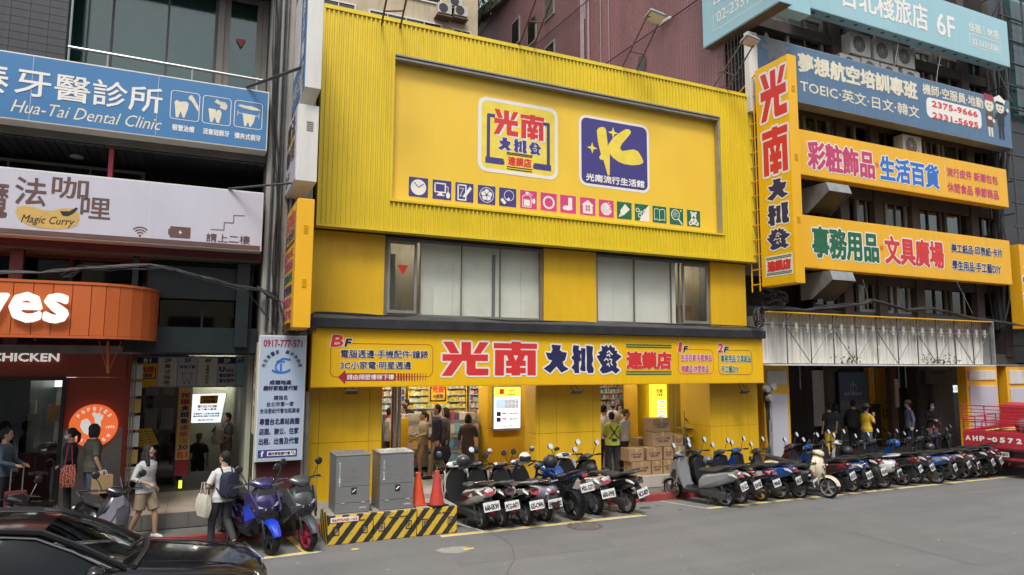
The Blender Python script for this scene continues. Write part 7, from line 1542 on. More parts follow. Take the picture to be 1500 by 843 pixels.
# ------------------------------------------------------------------ striped concrete blocks, cabinets, cones
def stripemat(name, sx, off):
    m = bpy.data.materials.new(name); m.use_nodes = True; n = m.node_tree; b = n.nodes['Principled BSDF']; L = n.links.new
    tc = n.nodes.new('ShaderNodeTexCoord'); sp = n.nodes.new('ShaderNodeSeparateXYZ'); L(tc.outputs['Object'], sp.inputs[0])
    def mth(op, a, b_=None, c=None):
        q = n.nodes.new('ShaderNodeMath'); q.operation = op
        for i, v in enumerate((a, b_, c)):
            if v is None: continue
            if isinstance(v, (int, float)): q.inputs[i].default_value = v
            else: L(v, q.inputs[i])
        return q.outputs[0]
    nz = n.nodes.new('ShaderNodeTexNoise'); nz.inputs['Scale'].default_value = 14; nz.inputs['Detail'].default_value = 6; L(tc.outputs['Object'], nz.inputs[0])
    s_ = mth('SUBTRACT', mth('ADD', mth('MULTIPLY', sp.outputs['X'], sx), mth('MULTIPLY', sp.outputs['Y'], sx*.9)), mth('MULTIPLY', sp.outputs['Z'], .8))
    s_ = mth('ADD', s_, mth('MULTIPLY', nz.outputs[0], .03)); f = mth('GREATER_THAN', mth('FRACT', mth('ADD', mth('MULTIPLY', s_, 3.9), off)), .5)
    mx = n.nodes.new('ShaderNodeMix'); mx.data_type = 'RGBA'; mx.inputs['A'].default_value = (.62, .40, .03, 1); mx.inputs['B'].default_value = (.025, .024, .024, 1); L(f, mx.inputs[0])
    nz2 = n.nodes.new('ShaderNodeTexNoise'); nz2.inputs['Scale'].default_value = 5; nz2.inputs['Detail'].default_value = 9; nz2.inputs['Roughness'].default_value = .75; L(tc.outputs['Object'], nz2.inputs[0])
    g = mth('MULTIPLY', mth('GREATER_THAN', nz2.outputs[0], .61), .55); m2 = n.nodes.new('ShaderNodeMix'); m2.data_type = 'RGBA'; m2.inputs['B'].default_value = (.16, .14, .11, 1); L(g, m2.inputs[0]); L(mx.outputs['Result'], m2.inputs['A']); L(m2.outputs['Result'], b.inputs['Base Color']); b.inputs['Roughness'].default_value = .65; M[name] = m
stripemat('stripes', 1.0, .15)
xs = [2.30, 3.14, 3.98, 4.80]
for i, (a, b_) in enumerate(zip(xs, xs[1:])):
    t = thing('barrier_block', ('yellow and black striped concrete block under the left grey cabinet', 'yellow and black striped concrete block under the right grey cabinet', 'yellow and black striped concrete block carrying two traffic cones')[i], 'block', ((a+b_)/2, 13.45, 0), 0, 'striped concrete blocks')
    MB().box((a+.006, 13.06, 0), (b_-.006, 13.92, .515)).build('block_body', 'stripes', t, bevel=.015)
    MB().box((a+.02, 13.09, .516), (b_-.02, 13.89, .522)).build('top_face', 'concrete', t)
    for k in (.1, .62):
        mb = MB(); x = a+k; z = .17
        for q in ((x, z, x+.012, z+.15), (x+.1, z, x+.112, z+.15), (x+.012, z, x+.1, z+.012), (x+.012, z+.138, x+.1, z+.15)): mb.box((q[0], 13.052, q[1]), (q[2], 13.07, q[3]))
        mb.build('lifting_slot', 'print_black', t); MB().box((x+.03, 13.055, z+.04), (x+.08, 13.065, z+.12)).build('slot_plate', 'concrete_dark', t)
    for k in (.3, .5): MB().box((a+k, 13.05, .40), (a+k+.18, 13.062, .415)).build('edge_bar', 'steel_dark', t)
    if i == 0: MB().box((a+.05, 13.048, .40), (a+.56, 13.056, .485)).build('number_label', 'print_white', t); T(t, 'B6992AB1103', ('w', a+.08, a+.53, .42, .465), FY(13.048), 'print_red', .04)
for i, (a, b_) in enumerate(((2.44, 3.08), (3.27, 3.93))):
    z0, z1 = .523, 1.56; t = thing('utility_cabinet', ('grey steel utility cabinet, left one of the pair on the striped blocks', 'grey steel utility cabinet, right one of the pair beside the cones')[i], 'cabinet', ((a+b_)/2, 13.5, z0), 0, 'utility cabinets')
    yf, yb = 13.16, 13.84
    MB().box((a, yf, z0), (b_, yb, z1)).build('case', 'cabinet_grey', t, bevel=.012)
    MB().box((a-.012, yf-.014, z1), (b_+.012, yb, z1+.03)).build('lid', 'cabinet_grey', t, bevel=.008)
    for q0, q1 in ((z0+.01, .70), (.715, 1.0), (1.012, z1-.01)): MB().box((a+.008, yf-.01, q0), (b_-.008, yf+.004, q1)).build('door_panel', 'cabinet_grey', t, bevel=.003)
    c = a+.29; MB().box((c, yf-.014, .86), (c+.1, yf-.002, .985)).build('handle_recess', 'ac_dark', t); MB().tube([(c+.02, yf-.022, .90), (c+.08, yf-.022, .95)], .01, 5).build('latch', 'steel', t)
    for x in (a+.1, b_-.16): MB().box((x, yf-.02, .70), (x+.07, yf-.006, .716)).build('hinge', 'ac_white', t)
    fr = FY(yf-.01); T(t, 'TPC', ('w', a+.21, a+.37, 1.27, 1.36), fr, 'galv', 0); T(t, '05/SAT100', ('w', a+.12, a+.47, 1.10, 1.20), fr, 'galv', 0)
    T(t, 'U69F62', ('w', b_-.2, b_-.06, .60, .63), fr, 'print_white', .03)
    for k, ch in enumerate('B6442AB1167' if i == 0 else '9522 BA31'): T(t, ch, ('w', a+.055, a+.085, 1.42-k*.042, 1.45-k*.042), fr, 'print_white', .03) if ch != ' ' else None
    for k in range(4): MB().obox((a+.1+k*.14, 13.4, z1+.034), (.02, .02, .008)).build('lid_bolt', 'steel_dark', t)
for i, (x, y, h, mt, lb) in enumerate(((4.10, 13.42, .62, 'cone_orange', 'smaller bright orange traffic cone next to the right cabinet'), (4.42, 13.22, .66, 'cone_red', 'worn red traffic cone on the right end of the striped blocks'))):
    t = thing('traffic_cone', lb, 'cone', (x, y, .523), .2*i, 'traffic cones')
    MB().obox((0, 0, .0125), (.36, .36, .025)).build('base', 'rubber' if i else 'cone_red', t, world=False, bevel=.01)
    MB().lathe([(.15, .025), (.145, .05), (.10, h*.45), (.055, h*.86), (.045, h)], n=20).build('cone_body', mt, t, smooth=True, world=False)
    MB().lathe([(.046, h-.002), (.03, h+.002)], n=20).build('cone_tip', 'cone_orange' if i else 'cone_red', t, world=False)
# ------------------------------------------------------------------ cartons in the doorway
def carton(c, sz, rz, lb, tape=True, pr=None):
    t = thing('carton', lb, 'carton', c, rz, 'brown cartons in the doorway'); x, y, z = sz
    MB().box((-x/2, -y/2, 0), (x/2, y/2, z)).build('box_body', 'cardboard', t, world=False, bevel=.008)
    MB().box((-.028, -y/2-.003, z*.75), (.028, -y/2+.001, z+.002)).build('tape', 'carton_tape', t, world=False); MB().box((-.028, -y/2, z+.001), (.028, y/2, z+.004)).build('tape', 'carton_tape', t, world=False)
    if pr:
        fr = lambda u, v, n=0: Vector((u, -y/2-n, v)); k = x*.36
        for j, s_ in enumerate(pr):
            mb = MB(); lay(mb, s_, -k*(1-.25*j), k*(1-.25*j), z*(.52-.2*j), z*(.64-.2*j), fr, .004, .003, k=4); mb.build('print', 'print_brown', t, world=False)
    return t
def row(pxs, Y, z, h, labels, d=.4, rz=0):
    for (xl, xr), lb in zip(pxs, labels):
        a, b_ = PY(xl, 690, Y).x, PY(xr, 690, Y).x; carton(((a+b_)/2, Y+d/2, z), (b_-a-.02, d, h-.01), rz, lb, pr=('INK 12盒', '文具') )
row([(926, 954), (955, 971), (972, 988), (989, 1004)], 15.12, FZ, .36, ('bottom row carton at the left, next to the lime shirted worker', 'bottom row carton, second from the left', 'bottom row carton below the two tall cartons', 'bottom row carton at the right end'))
row([(922, 944), (948, 971), (973, 987), (988, 1004)], 15.15, FZ+.362, .34, ('second row carton with pale straps under the worker\'s hand', 'second row carton, wide, beside the strapped one', 'second row carton in the middle of the pile', 'second row carton at the right end'), .42)
row([(957, 987)], 15.18, FZ+.705, .38, ('large plain carton third from the floor in the tallest stack',), .45)
row([(957, 984)], 15.20, FZ+1.088, .36, ('topmost carton of the tall stack below the yellow light box',), .42)
row([(988, 1002)], 15.2, FZ+.705, .28, ('small carton on top of the right hand pile',), .4)
row([(1003, 1018)], 15.9, FZ+.0, .9, ('tall carton behind the right hand pile by the steel rack',), .5)
row([(936, 956)], 16.0, FZ+.5, .35, ('closed reddish carton behind the second row',), .4)
# ------------------------------------------------------------------ inside the shop
SHX0, SHX1 = 3.9, 14.0
for i, (x, y) in enumerate([(x, y) for y in (16.8, 19.0, 21.4) for x in (4.6, 6.8, 9.2, 11.6)]):
    t = thing('ceiling_lamp', 'lit tube lamp on the ceiling of the yellow shop', 'lamp', (x, y, 3.36), 0, 'tube lamps on the shop ceiling')
    MB().box((x-.6, y-.04, 3.33), (x+.6, y+.04, 3.37)).build('lit_tube', 'tube_light', t); MB().box((x-.62, y-.07, 3.372), (x+.62, y+.07, 3.395)).build('lamp_body', 'ac_white', t)
MB().box((3.7, 23.0, FZ), (14.0, 23.1, 3.45)).build('shop_back_wall', 'plaster_beige', shop)
def goods(mb, x0, x1, Y, z0, z1, w=.11, dep=.12, R=random.Random(1), gap=.0):
    x = x0
    while x < x1-.03:
        ww = w*R.uniform(.6, 1.3); h = (z1-z0)*R.uniform(.6, .97); mb.box((x, Y+R.uniform(0, .04), z0), (min(x+ww-.008, x1), Y+dep, z0+h)); x += ww+gap
def shelf(x0, x1, Y, z0, z1, n, lb, gm='goods', fm='ac_white', peg=False, dep=.32, w=.11):
    t = thing('goods_shelf', lb, 'shelf', ((x0+x1)/2, Y, FZ)); R = random.Random(int(x0*100))
    MB().box((x0, Y+dep, z0), (x1, Y+dep+.04, z1)).build('back_panel', fm, t)
    for x in (x0, x1-.03): MB().box((x, Y, z0), (x+.03, Y+dep-.003, z1)).build('upright', fm, t)
    mb = MB()
    for k in range(n):
        z = z0+(z1-z0)*k/n
        MB().box((x0+.035, Y-.02, z), (x1-.035, Y+dep-.004, z+.025)).build('shelf_board', 'ac_white' if gm != 'goods_dark' else fm, t)
        goods(mb, x0+.05, x1-.05, Y+.02, z+.028, z+(z1-z0)/n-.02, w, .16, R); goods(mb, x0+.05, x1-.05, Y+.19, z+.028, z+(z1-z0)/n-.01, w, .1, R)
    o = mb.build('shelf_goods', gm, t, kind='stuff'); return t
shelf(4.0, 6.4, 22.6, FZ, 3.3, 13, 'wall rack of small colourful goods at the back left of the shop', w=.07)
shelf(6.5, 8.6, 22.6, FZ, 3.3, 13, 'wall rack of lemon and white goods in the middle back of the shop', 'goods_lemon', 'wall_yellow', w=.12)
shelf(8.7, 11.2, 22.6, FZ, 3.3, 13, 'wall rack of colourful goods at the back, seen past the poster column', w=.06)
shelf(11.9, 13.95, 20.5, FZ, 3.3, 14, 'wall rack of hanging goods behind the white shirted customers', w=.05)
shelf(8.75, 9.4+1.2, 18.9, FZ, 3.2, 11, 'rack of snacks between the poster column and the middle pillar', w=.06)
# low slanted shelf rows with trays behind the walking couple
for i, (x0, x1) in enumerate(((4.6, 6.0), (6.05, 7.35))):
    t = thing('display_rack', ('grey stepped display rack of stationery, left one behind the walking couple', 'grey stepped display rack of stationery, right one beside the poster column')[i], 'display rack', ((x0+x1)/2, 18.4, FZ)); R = random.Random(50+i)
    for x in (x0, x1-.04): mb = MB(); mb.prism([(18.3, FZ), (18.9, FZ), (18.9, 1.95), (18.6, 1.95), (18.3, 1.45)], lambda u, v, n, x=x: Vector((x+n, u, v)), 0, .04); mb.build('side_panel', 'sign_grey', t)
    mb = MB()
    for k, (z, y) in enumerate(((FZ+.1, 18.15), (FZ+.48, 18.2), (FZ+.86, 18.25), (FZ+1.2, 18.4))):
        MB().box((x0+.045, y, z), (x1-.045, 18.9, z+.09)).build('shelf_board', 'sign_grey', t)
        goods(mb, x0+.06, x1-.06, y+.03, z+.093, z+.34, .16, .2, R)
    mb.build('shelf_goods', 'goods', t, kind='stuff')
t = thing('display_rack', 'dark stepped rack of small goods just inside the right doorway', 'display rack', (11.9, 18, FZ)); mb = MB(); R = random.Random(77)
for k in range(4): z = FZ+.2+k*.42; MB().box((11.6, 17.6+k*.08, z), (12.6, 18.2, z+.08)).build('shelf_board', 'sign_grey', t); goods(mb, 11.62, 12.58, 17.65+k*.08, z+.083, z+.34, .09, .2, R)
for x in (11.55, 12.6): MB().box((x, 17.6, FZ), (x+.045, 18.25, 2.1)).build('side_panel', 'sign_grey', t)
mb.build('shelf_goods', 'goods_dark', t, kind='stuff')
t = thing('checkout_counter', 'yellow and white checkout counter deep inside the shop at left', 'counter', (4.8, 20, FZ)); MB().box((4.2, 19.6, FZ), (6.2, 20.1, 1.35)).build('counter_body', 'wall_yellow', t); mb = MB(); goods(mb, 4.3, 6.1, 19.6, 1.36, 1.75, .13, .2, random.Random(3)); mb.build('counter_goods', 'goods', t, kind='stuff')
t = thing('yellow_bin', 'amber translucent panel by the steel door posts', 'panel', (4.3, 16.9, FZ)); a, b_ = PY(584, 650, 17.2).x, PY(598, 650, 17.2).x; MB().box((a, 17.2, FZ), (b_, 17.3, 1.9)).build('amber_panel', 'wall_yellow', t, bevel=.01)
# suspended shop emblem
p0, p1 = PY(628, 567, 19.5), PY(655, 592, 19.5); t = thing('hanging_emblem', 'yellow hanging board with the shop emblem inside the shop', 'sign', ((p0.x+p1.x)/2, 19.5, p1.z)); MB().box((p0.x, 19.5, p1.z), (p1.x, 19.54, p0.z+.1)).build('board_panel', 'sign_yellow', t); fr = FY(19.5); w = p1.x-p0.x; h = p0.z+.1-p1.z
T(t, '光', ('w', p0.x+.2*w, p0.x+.49*w, p1.z+.55*h, p1.z+.92*h), fr, 'print_red', .02); T(t, '南', ('w', p0.x+.52*w, p0.x+.8*w, p1.z+.55*h, p1.z+.92*h), fr, 'print_red', .02); T(t, '大批發', ('w', p0.x+.22*w, p0.x+.78*w, p1.z+.28*h, p1.z+.48*h), fr, 'print_navy', .03)
mb = MB(); stroke(mb, [(p0.x+.16*w, p1.z+.8*h), (p0.x+.1*w, p1.z+.8*h), (p0.x+.1*w, p1.z+.16*h), (p1.x-.1*w, p1.z+.16*h), (p1.x-.1*w, p1.z+.8*h), (p1.x-.16*w, p1.z+.8*h)], .04, fr, .005); mb.build('bracket_line', 'print_black', t)
# poster on the column and the lemon light box
p0, p1 = PY(722.5, 567, 17.8), PY(763, 630, 17.8); t = thing('column_poster', 'lit poster with yellow header and APP lettering on the yellow column', 'poster', ((p0.x+p1.x)/2, 17.8, p1.z))
X0, X1, Z0, Z1 = p0.x, p1.x, p1.z, p0.z; W_, H_ = X1-X0, Z1-Z0
MB().box((X0, 17.8, Z0), (X1, 17.87, Z1)).build('frame', 'frame_grey', t); fr = FY(17.795)
def area(nm, mt, a, b_, c, d, n=.002): mb = MB(); flat(mb, [(X0+a*W_, Z0+b_*H_), (X0+c*W_, Z0+b_*H_), (X0+c*W_, Z0+d*H_), (X0+a*W_, Z0+d*H_)], fr, n); return mb.build(nm, mt, t)
area('poster_sheet', 'glow_poster', .03, .05, .97, .98); area('header', 'glow_lemon', .03, .77, .97, .98, .004); area('blue_field', 'glow_blue', .08, .5, .92, .72, .004)
area('mark', 'print_red', .22, .83, .38, .95, .006); T(t, 'APP', ('w', X0+.5*W_, X0+.8*W_, Z0+.87*H_, Z0+.94*H_), fr, 'print_navy', .03, n=.006); T(t, '會員募集中', ('w', X0+.45*W_, X0+.85*W_, Z0+.79*H_, Z0+.84*H_), fr, 'print_navy', .02, n=.006)
for a in (.42, .55, .68, .81):
    for b_ in (.52, .62): area('icon', 'print_white', a, b_, a+.09, b_+.07, .006)
for b_ in (.2, .33): area('picture', 'print_navy', .12, b_, .27, b_+.1, .006); area('text_field', 'print_magenta', .31, b_+.05, .48, b_+.08, .006); T(t, '下載送好禮', ('w', X0+.52*W_, X0+.88*W_, Z0+(b_+.03)*H_, Z0+(b_+.08)*H_), fr, 'print_navy', .02, n=.006)
T(t, '光南大批發', ('w', X0+.3*W_, X0+.7*W_, Z0+.08*H_, Z0+.12*H_), fr, 'print_navy', .02, n=.006)
p0, p1 = PY(954, 566, 16.3), PY(977.5, 620, 16.3); t = thing('lemon_light_box', 'glowing lemon yellow vertical light box above the cartons', 'light box', ((p0.x+p1.x)/2, 16.3, p1.z)); X0, X1, Z0, Z1 = p0.x, p1.x, p1.z, p0.z+.1; W_, H_ = X1-X0, Z1-Z0; fr = FY(16.295)
MB().box((X0, 16.3, Z0), (X1, 16.4, Z1)).build('lit_panel', 'glow_lemon', t)
T(t, '光南', ('w', X0+.28*W_, X0+.72*W_, Z0+.74*H_, Z0+.84*H_), fr, 'print_red', .03); T(t, '大批發', ('w', X0+.28*W_, X0+.72*W_, Z0+.67*H_, Z0+.73*H_), fr, 'print_navy', .03)
for k in range(5): area('text_field', 'glow_poster', .35, .03+k*.115, .92, .10+k*.115, .004); T(t, '文具商品', ('w', X0+.4*W_, X0+.86*W_, Z0+(.045+k*.115)*H_, Z0+(.085+k*.115)*H_), fr, 'print_magenta' if k % 2 else 'print_green', .01, n=.007)
# shutter, film and rack right of the light box
t = thing('plastic_curtain', 'sheet of clear plastic film hanging beside the lemon light box', 'curtain', (12, 16.6, FZ)); a, b_ = PY(980, 600, 16.7).x, PY(1012, 600, 16.7).x
mb = MB(); mb.loft([[(a+(b_-a)*i/16, 16.7+.05*math.sin(i*1.9), z) for i in range(17)] for z in (1.0, 2.0, 3.3)], cap=False, closed=False); mb.build('film', 'film', t, smooth=True)
t = thing('dark_shutter', 'dark roller shutter at the right side of the doorway', 'shutter', (12.7, 17, FZ)); a, b_ = PY(1010, 600, 16.9).x, PY(1022, 600, 16.9).x
for k in range(28): MB().box((a, 16.9, FZ+.1*k), (b_, 16.94, FZ+.1*k+.09)).build('slat', 'brown_dark', t)
MB().box((14.0, 16.3, FZ), (14.05, 24, 3.4)).build('shop_side_wall', 'wall_yellow', shop)
t = thing('steel_rack', 'thin steel rack holding a red tray behind the cartons', 'rack', (12.3, 15.7, FZ)); a, b_ = PY(1000, 650, 15.8).x, PY(1034, 650, 15.8).x
for x in (a, b_):
    for y in (15.7, 16.1): MB().tube([(x, y, FZ), (x, y, 2.0)], .012, 5).build('leg', 'galv', t)
for z in (.9, 1.25, 1.5): MB().box((a, 15.7, z), (b_, 16.1, z+.02)).build('shelf_board', 'galv', t)
mb = MB(); c = (a+b_)/2; mb.obox((c+.1, 15.85, 1.72), (.5, .35, .02), (.7, -.3, 0)); mb.build('red_tray', 'maroon_wall', t); goods(mb := MB(), a+.05, b_-.05, 15.8, .93, 1.15, .15, .2, random.Random(2)); mb.build('rack_goods', 'goods_dark', t, kind='stuff')
# ------------------------------------------------------------------ bicycle
bp = G(338, 797); t = thing('bicycle', 'black road bicycle with drop bars beside the man with the backpack', 'bicycle', (bp.x-.1, 13.95, 0), math.radians(100)); B = lambda mb, nm, mt: mb.build(nm, mt, t, smooth=True, world=False)
for x in (0, 1.0):
    mb = MB(); mb.tube([(x+.335*math.cos(a), 0, .345+.335*math.sin(a)) for a in [2*PI*i/28 for i in range(29)]], .012, 6); w = B(mb, 'wheel', 'rubber'); mb = MB()
    for k in range(14): a = 2*PI*k/14; mb.tube([(x, .015*(-1)**k, .345), (x+.32*math.cos(a), 0, .345+.32*math.sin(a))], .0018, 3)
    o = mb.build('spokes', 'steel', w, world=False)
mb = MB()
for a, b_ in (((0, 0, .345), (.42, 0, .28)), ((.42, 0, .28), (.30, 0, .82)), ((0, 0, .345), (.32, 0, .74)), ((.32, 0, .76), (.86, 0, .80)), ((.42, 0, .28), (.88, 0, .70)), ((.85, 0, .84), (.90, 0, .62)), ((.90, 0, .62), (1.0, 0, .345))): mb.tube([a, b_], .016, 6)
B(mb, 'frame', 'plastic_black'); B(MB().obox((.28, 0, .86), (.25, .1, .04)), 'saddle', 'seat_black')
B(MB().tube([(.86, -.2, .92), (.86, .2, .92)], .013, 6), 'handlebar', 'rubber')
for s_ in (1, -1): B(MB().tube([(.86, s_*.2, .92), (.98, s_*.2, .93), (1.03, s_*.2, .86), (.97, s_*.2, .79), (.88, s_*.2, .79)], .014, 6), 'drop_bar', 'rubber')
B(MB().lathe([(.09, -.01), (.09, .01)], (.42, .04, .28), 'y', 14), 'chain_ring', 'steel')
# ------------------------------------------------------------------ truck
t = thing('flatbed_truck', 'red flatbed truck with rail sides and white plate number on its tailgate', 'truck', (21.5, 13.75, 0), math.radians(14)); B = lambda mb, nm, mt, **k: mb.build(nm, mt, t, world=False, **k)
mat('truck_red', (.42, .02, .035), .45, var=.1, grime=.25, gcol=(.18, .03, .03))
TW = 2.0
for i, z in enumerate((.86,)): B(MB().box((0, -TW, .86), (.05, 0, 1.30)), 'tailgate', 'truck_red', bevel=.01)
B(MB().box((.05, -TW, .80), (3.0, 0, .90)), 'bed_floor', 'truck_red')
for y in (-TW, -.05): B(MB().box((.055, y, .90), (3.0, y+.05, 1.30)), 'side_gate', 'truck_red')
for k in range(4): B(MB().box((-.015, -TW+.22+k*.5, .855), (.0, -TW+.36+k*.5, .885)), 'hinge', 'steel_dark')
def rails(y0, x0, y1, x1, z0, z1, n, m_):
    P_ = lambda f, z: (x0+(x1-x0)*f, y0+(y1-y0)*f, z)
    for k in range(n): B(MB().tube([P_(0, z0+(z1-z0)*k/(n-1)), P_(1, z0+(z1-z0)*k/(n-1))], .018 if k in (0, n-1) else .012, 6), 'rail', 'truck_red')
    for k in range(m_): B(MB().tube([P_(k/(m_-1), z0-.02), P_(k/(m_-1), z1)], .016, 6), 'rail_post', 'truck_red')
rails(-TW+.03, .03, -.03, .03, 1.32, 1.60, 3, 5); rails(-TW+.2, .03, -.0, .03, 1.66, 2.08, 5, 4)
rails(-.03, .05, -.03, 2.9, 1.32, 1.7, 3, 4); rails(-TW+.03, .05, -TW+.03, 2.9, 1.32, 1.7, 3, 4)
fr = lambda u, v, n=0: Vector((-n, -u, v))
mb = MB(); 
for ch, u in zip('AHP-0572', (.08, .27, .45, .66, .77, .97, 1.17, 1.38)): lay(mb, ch, u, u+(.115 if ch != '-' else .08), 1.04 if ch != '-' else 1.10, 1.17 if ch != '-' else 1.125, fr, .004, .012)
B(mb, 'lettering', 'print_white')
B(MB().box((.1, -TW+.1, .52), (.16, -.1, .60)), 'bumper', 'truck_red')
for y in (-.75, -1.8): B(MB().box((.1, y, .55), (.14, y+.06, .86)), 'bumper_post', 'truck_red')
B(MB().box((.06, -1.18, .60), (.08, -.78, .78)), 'plate_board', 'plastic_black'); o = MB().box((.045, -1.15, .62), (.06, -.81, .76)).build('number_plate', 'plate_white', t, world=False)
mb = MB(); lay(mb, 'AHP-0572', .84, 1.12, .65, .72, lambda u, v, n=0: Vector((.044-n, -u, v)), .001, .005); B(mb, 'lettering', 'print_black')
for y in (-.35, -1.75): B(MB().box((.09, y-.12, .64), (.13, y+.12, .76)), 'tail_light', 'lens_red')
for x in (.75, ):
    for y in (-.18, -TW+.18): B(MB().lathe([(.16, -.14), (.34, -.13), (.36, -.06), (.36, .06), (.34, .13), (.16, .14)], (x, y, .36), 'y', 22), 'wheel', 'rubber')
B(MB().box((.2, -TW+.4, .45), (3.0, -.4, .78)), 'chassis', 'plastic_black')
for y in (-.25, -TW+.25): B(MB().lathe([(.16, -.14), (.34, -.13), (.36, -.06), (.36, .06), (.34, .13), (.16, .14)], (3.8, y, .36), 'y', 22), 'wheel', 'rubber')
B(MB().loft([[(x, -.05, .5), (x, -TW+.05, .5), (x, -TW+.05, z), (x, -.05, z)] for x, z in ((3.3, 2.0), (4.3, 2.05), (4.75, 1.5), (4.8, 1.3))]), 'cab', 'truck_red', bevel=.04)
B(MB().box((3.02, -TW+.1, 1.0), (3.08, -.1, 1.7)), 'cab_guard', 'truck_red')
mb = MB(); [mb.tube([(.3+.1*k, -.5-.1*k, 1.33+.02*k), (1.9, -1.75+.1*k, 1.38+.02*k)], .03, 5) for k in range(4)]
tag(B(mb, 'timber_poles', 'print_gold'), None, None)
mb = MB(); mb.loft([sec(x, -1.55, w, z, h) for x, w, z, h in ((.15, .1, 1.42, .1), (.4, .3, 1.5, .2), (.9, .35, 1.52, .24), (1.3, .2, 1.45, .12))]); B(mb, 'tarpaulin', 'cover_cloth', smooth=True)
# ------------------------------------------------------------------ black car
cx, cyy = .93, 9.78
t = thing('black_car', 'shiny black sedan passing in the near left corner, facing right', 'car', (cx, cyy, 0), math.radians(-1.5)); B = lambda mb, nm, mt, **k: mb.build(nm, mt, t, smooth=True, world=False, **k)
mat('car_black', (.010, .010, .012), .14, 0, var=.03, coat=.35); mat('car_glass_dark', (.012, .015, .018), .06, var=.02, spec=.06)
glassmat('windscreen_glass', (.80, .92, .86), .14)
STN = [(0, .52, .60, .34), (-.05, .66, .68, .28), (-.18, .79, .76, .24), (-.45, .86, .84, .22), (-.9, .90, .91, .2), (-1.35, .915, .965, .2), (-1.62, .92, .99, .2), (-2.4, .925, .985, .2), (-3.4, .925, .985, .2), (-4.0, .92, 1.0, .2), (-4.35, .90, 1.02, .22), (-4.75, .82, .99, .28), (-4.88, .72, .92, .36)]
R_ = []
for x, w, zt, zb in STN:
    hf = [(0, zb), (w*.85, zb), (w*.99, zb+.12), (w*1.0, zb+.32 if zt > .7 else (zb+zt)/2), (w*.985, zt-.16), (w*.93, zt-.065), (w*.84, zt-.015), (w*.6, zt+.012), (w*.3, zt+.028), (0, zt+.034)]
    R_.append([(x, y, z) for y, z in hf]+[(x, -y, z) for y, z in hf[-2:0:-1]])
B(MB().loft(R_), 'body', 'car_black', ang=50)
def P4(a, b_, c, d, n=8, m_=6, bul=.0):   # gently bulged patch
    a, b_, c, d = map(Vector, (a, b_, c, d)); nn = (b_-a).cross(d-a).normalized(); rows = []
    for i in range(n+1):
        u = i/n; rows.append([a.lerp(b_, u).lerp(d.lerp(c, u), j/m_)+nn*bul*(math.sin(PI*u)*.7+.3)*math.sin(PI*j/m_) for j in range(m_+1)])
    return rows
wt, wb = .575, .74
roof = []
for i, (x, z, w) in enumerate(((-2.34, 1.405, .575), (-2.6, 1.445, .60), (-3.0, 1.465, .61), (-3.5, 1.455, .60), (-3.85, 1.415, .57))):
    roof.append([(x-.05*(1-(j/6)**2 if False else (abs(j)/6)**2), w*j/6, z-.055*(abs(j)/6)**2.2) for j in range(-6, 7)])
B(MB().loft(roof, cap=False, closed=False), 'roof', 'car_black')
fb_ = []
for i in range(7):
    u = i/6; fb_.append([((-1.50+(-2.34+1.50)*u)-.12*(abs(j)/6)**2*(1-u*.55), (wb+(wt-wb)*u)*j/6, .985+(1.405-.985)*u+.02*math.sin(PI*u)-.055*(abs(j)/6)**2.2*u) for j in range(-6, 7)])
B(MB().loft(fb_, cap=False, closed=False), 'windscreen', 'windscreen_glass')
rb_ = []
for i in range(5):
    u = i/4; rb_.append([((-3.85+(-4.4+3.85)*u)+.08*(abs(j)/6)**2, (.57+.13*u)*j/6, 1.415+(1.02-1.415)*u-.055*(abs(j)/6)**2.2*(1-u)) for j in range(-6, 7)])
B(MB().loft(rb_, cap=False, closed=False), 'rear_window', 'car_glass_dark')
